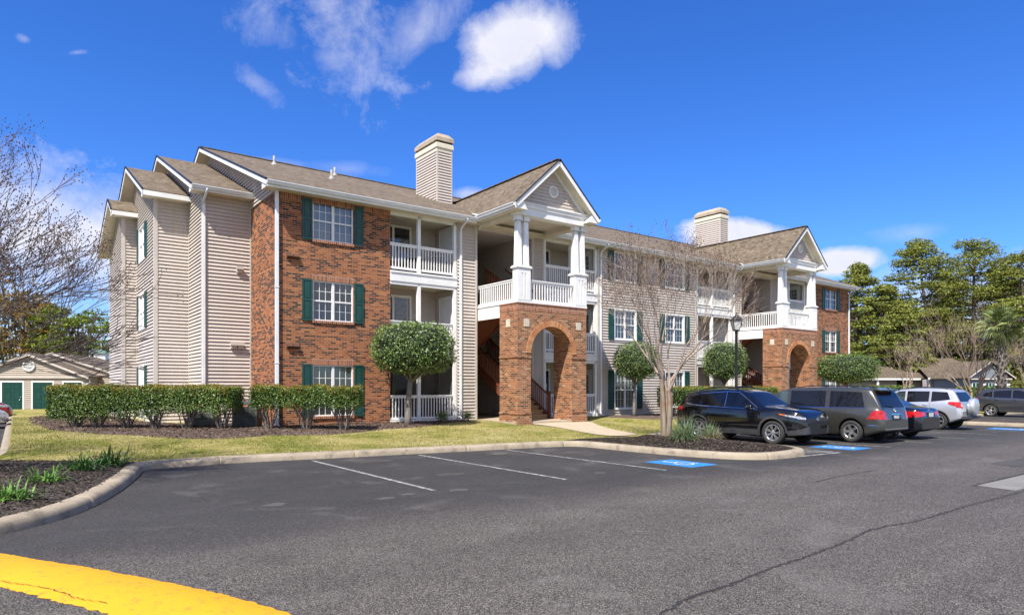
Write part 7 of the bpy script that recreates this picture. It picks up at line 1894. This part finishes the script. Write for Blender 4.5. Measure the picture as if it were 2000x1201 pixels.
def mth(op, a, b=0.0):
    n = N('ShaderNodeMath'); n.operation = op
    for i, v in enumerate((a, b)):
        if hasattr(v, 'is_linked'): t.links.new(v, n.inputs[i])
        else: n.inputs[i].default_value = v
    return n.outputs[0]
def noise(scale, det, rough, vec=D, dist=0.0):
    n = N('ShaderNodeTexNoise'); n.inputs['Scale'].default_value = scale; n.inputs['Detail'].default_value = det; n.inputs['Roughness'].default_value = rough; n.inputs['Distortion'].default_value = dist
    t.links.new(vec, n.inputs['Vector']); return n.outputs['Fac']
n1 = noise(11, 9, .62, dist=.5); n2 = noise(34, 9, .72)
def cloud(px, py, rx, ry, dens, rot=0.0, soft=.35, amp=1.1):
    """soft-edged cloud around a sky direction; rx, ry in radians"""
    c = Vector(((px-1000)/1301, 1, (757-py)/1301)).normalized()
    xa = c.cross(Vector((0, 0, 1))).normalized(); ya = xa.cross(c).normalized()
    x2 = xa*math.cos(rot)+ya*math.sin(rot); y2 = -xa*math.sin(rot)+ya*math.cos(rot)
    def dot(v, off):
        n = N('ShaderNodeVectorMath'); n.operation = 'DOT_PRODUCT'; t.links.new(D, n.inputs[0]); n.inputs[1].default_value = v; return mth('SUBTRACT', n.outputs['Value'], off)
    a = mth('DIVIDE', dot(x2, x2.dot(c)), rx); b = mth('DIVIDE', dot(y2, y2.dot(c)), ry); f = dot(c, 0.0)
    d = mth('SQRT', mth('ADD', mth('MULTIPLY', a, a), mth('MULTIPLY', b, b)))
    k = mth('ADD', mth('SUBTRACT', 1.0, d), mth('MULTIPLY', mth('SUBTRACT', n1, .5), amp*2))
    k = mth('ADD', k, mth('MULTIPLY', mth('SUBTRACT', n2, .5), amp*.9))
    k = mth('DIVIDE', k, soft); k = mth('MINIMUM', mth('MAXIMUM', k, 0.0), 1.0)
    k = mth('MULTIPLY', mth('MULTIPLY', k, dens), mth('GREATER_THAN', f, .2))
    return k
CL = [cloud(1000, 85, .088, .054, .98, R(22), .5, .46), cloud(945, 140, .046, .024, .9, R(20), .8, .6), cloud(1050, 70, .062, .046, .95, 0, .7, .5), cloud(665, 75, .100, .075, .62, R(-30), 1.6, 1.9), cloud(650, 110, .045, .04, .5, 0, 1.6, 1.5), cloud(815, 62, .080, .034, .55, R(38), 1.5, 1.3),
      cloud(495, 160, .045, .018, .40, R(-30), 1.6, 1.8), cloud(540, 62, .05, .03, .38, 0, 1.6, 1.8),
      cloud(1440, 462, .085, .028, .95, R(-10), .4, .5), cloud(1640, 512, .06, .022, .95, 0, .4, .5), cloud(48, 76, .008, .006, .4, 0, 1.2, 1.3), cloud(150, 103, .012, .003, .3, R(20), 1.2, 1.3),
      cloud(915, 380, .03, .012, .5, 0, .8, .6), cloud(90, 470, .17, .11, .95, 0, .9, .8), cloud(545, 318, .05, .008, .2, 0, 1, .5), cloud(1780, 455, .05, .014, .28, 0, 1.2, .8), cloud(150, 660, .25, .06, .55, 0, 1.2, .7),
      cloud(1900, 590, .2, .07, .75, 0, 1.0, .6), cloud(1660, 300, .03, .01, .0), cloud(680, 330, .06, .012, .22, 0, 1.2, .8)]
sep = N('ShaderNodeSeparateXYZ'); t.links.new(D, sep.inputs[0])
bk = mth('MINIMUM', mth('MAXIMUM', mth('MULTIPLY', mth('SUBTRACT', .05, sep.outputs[1]), 3.0), 0.0), 1.0)   # unseen broken cloud added behind the viewer to lift and neutralise ambient light
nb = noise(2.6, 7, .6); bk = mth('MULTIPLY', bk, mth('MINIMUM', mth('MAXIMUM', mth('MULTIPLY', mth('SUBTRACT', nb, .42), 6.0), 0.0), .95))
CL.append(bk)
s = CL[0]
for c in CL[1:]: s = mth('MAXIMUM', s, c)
shade = N('ShaderNodeValToRGB'); shade.color_ramp.elements[0].position = .3; shade.color_ramp.elements[0].color = (5.9, 6.0, 6.9, 1); shade.color_ramp.elements[1].position = .62; shade.color_ramp.elements[1].color = (6.9, 6.9, 7.7, 1)
t.links.new(n1, shade.inputs[0])
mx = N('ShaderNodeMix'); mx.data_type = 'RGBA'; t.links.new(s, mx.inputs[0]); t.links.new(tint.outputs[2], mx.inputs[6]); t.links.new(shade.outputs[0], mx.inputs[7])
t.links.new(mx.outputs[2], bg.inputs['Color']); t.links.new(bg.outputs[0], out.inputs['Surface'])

L = bpy.data.lights.new('sun', 'SUN'); L.energy = 5.0; L.angle = R(.53); L.color = (1, .955, .88)
lo = bpy.data.objects.new('sun', L); col.objects.link(lo); lo.rotation_euler = SUN.to_track_quat('-Z', 'Y').to_euler()

cam = bpy.data.cameras.new('camera'); co = bpy.data.objects.new('camera', cam); col.objects.link(co)
co.location = (0, 0, 1.7); co.rotation_euler = (R(90), 0, 0)
cam.sensor_width = 36; cam.lens = 36*1301/2000; cam.shift_y = (757-600.5)/2000; cam.clip_end = 4000; cam.clip_start = .1
scn.camera = co
scn.view_settings.view_transform = 'Standard'; scn.view_settings.look = 'None'; scn.view_settings.exposure = 0.70; scn.view_settings.gamma = 1
scn.render.resolution_x = 1024; scn.render.resolution_y = 614
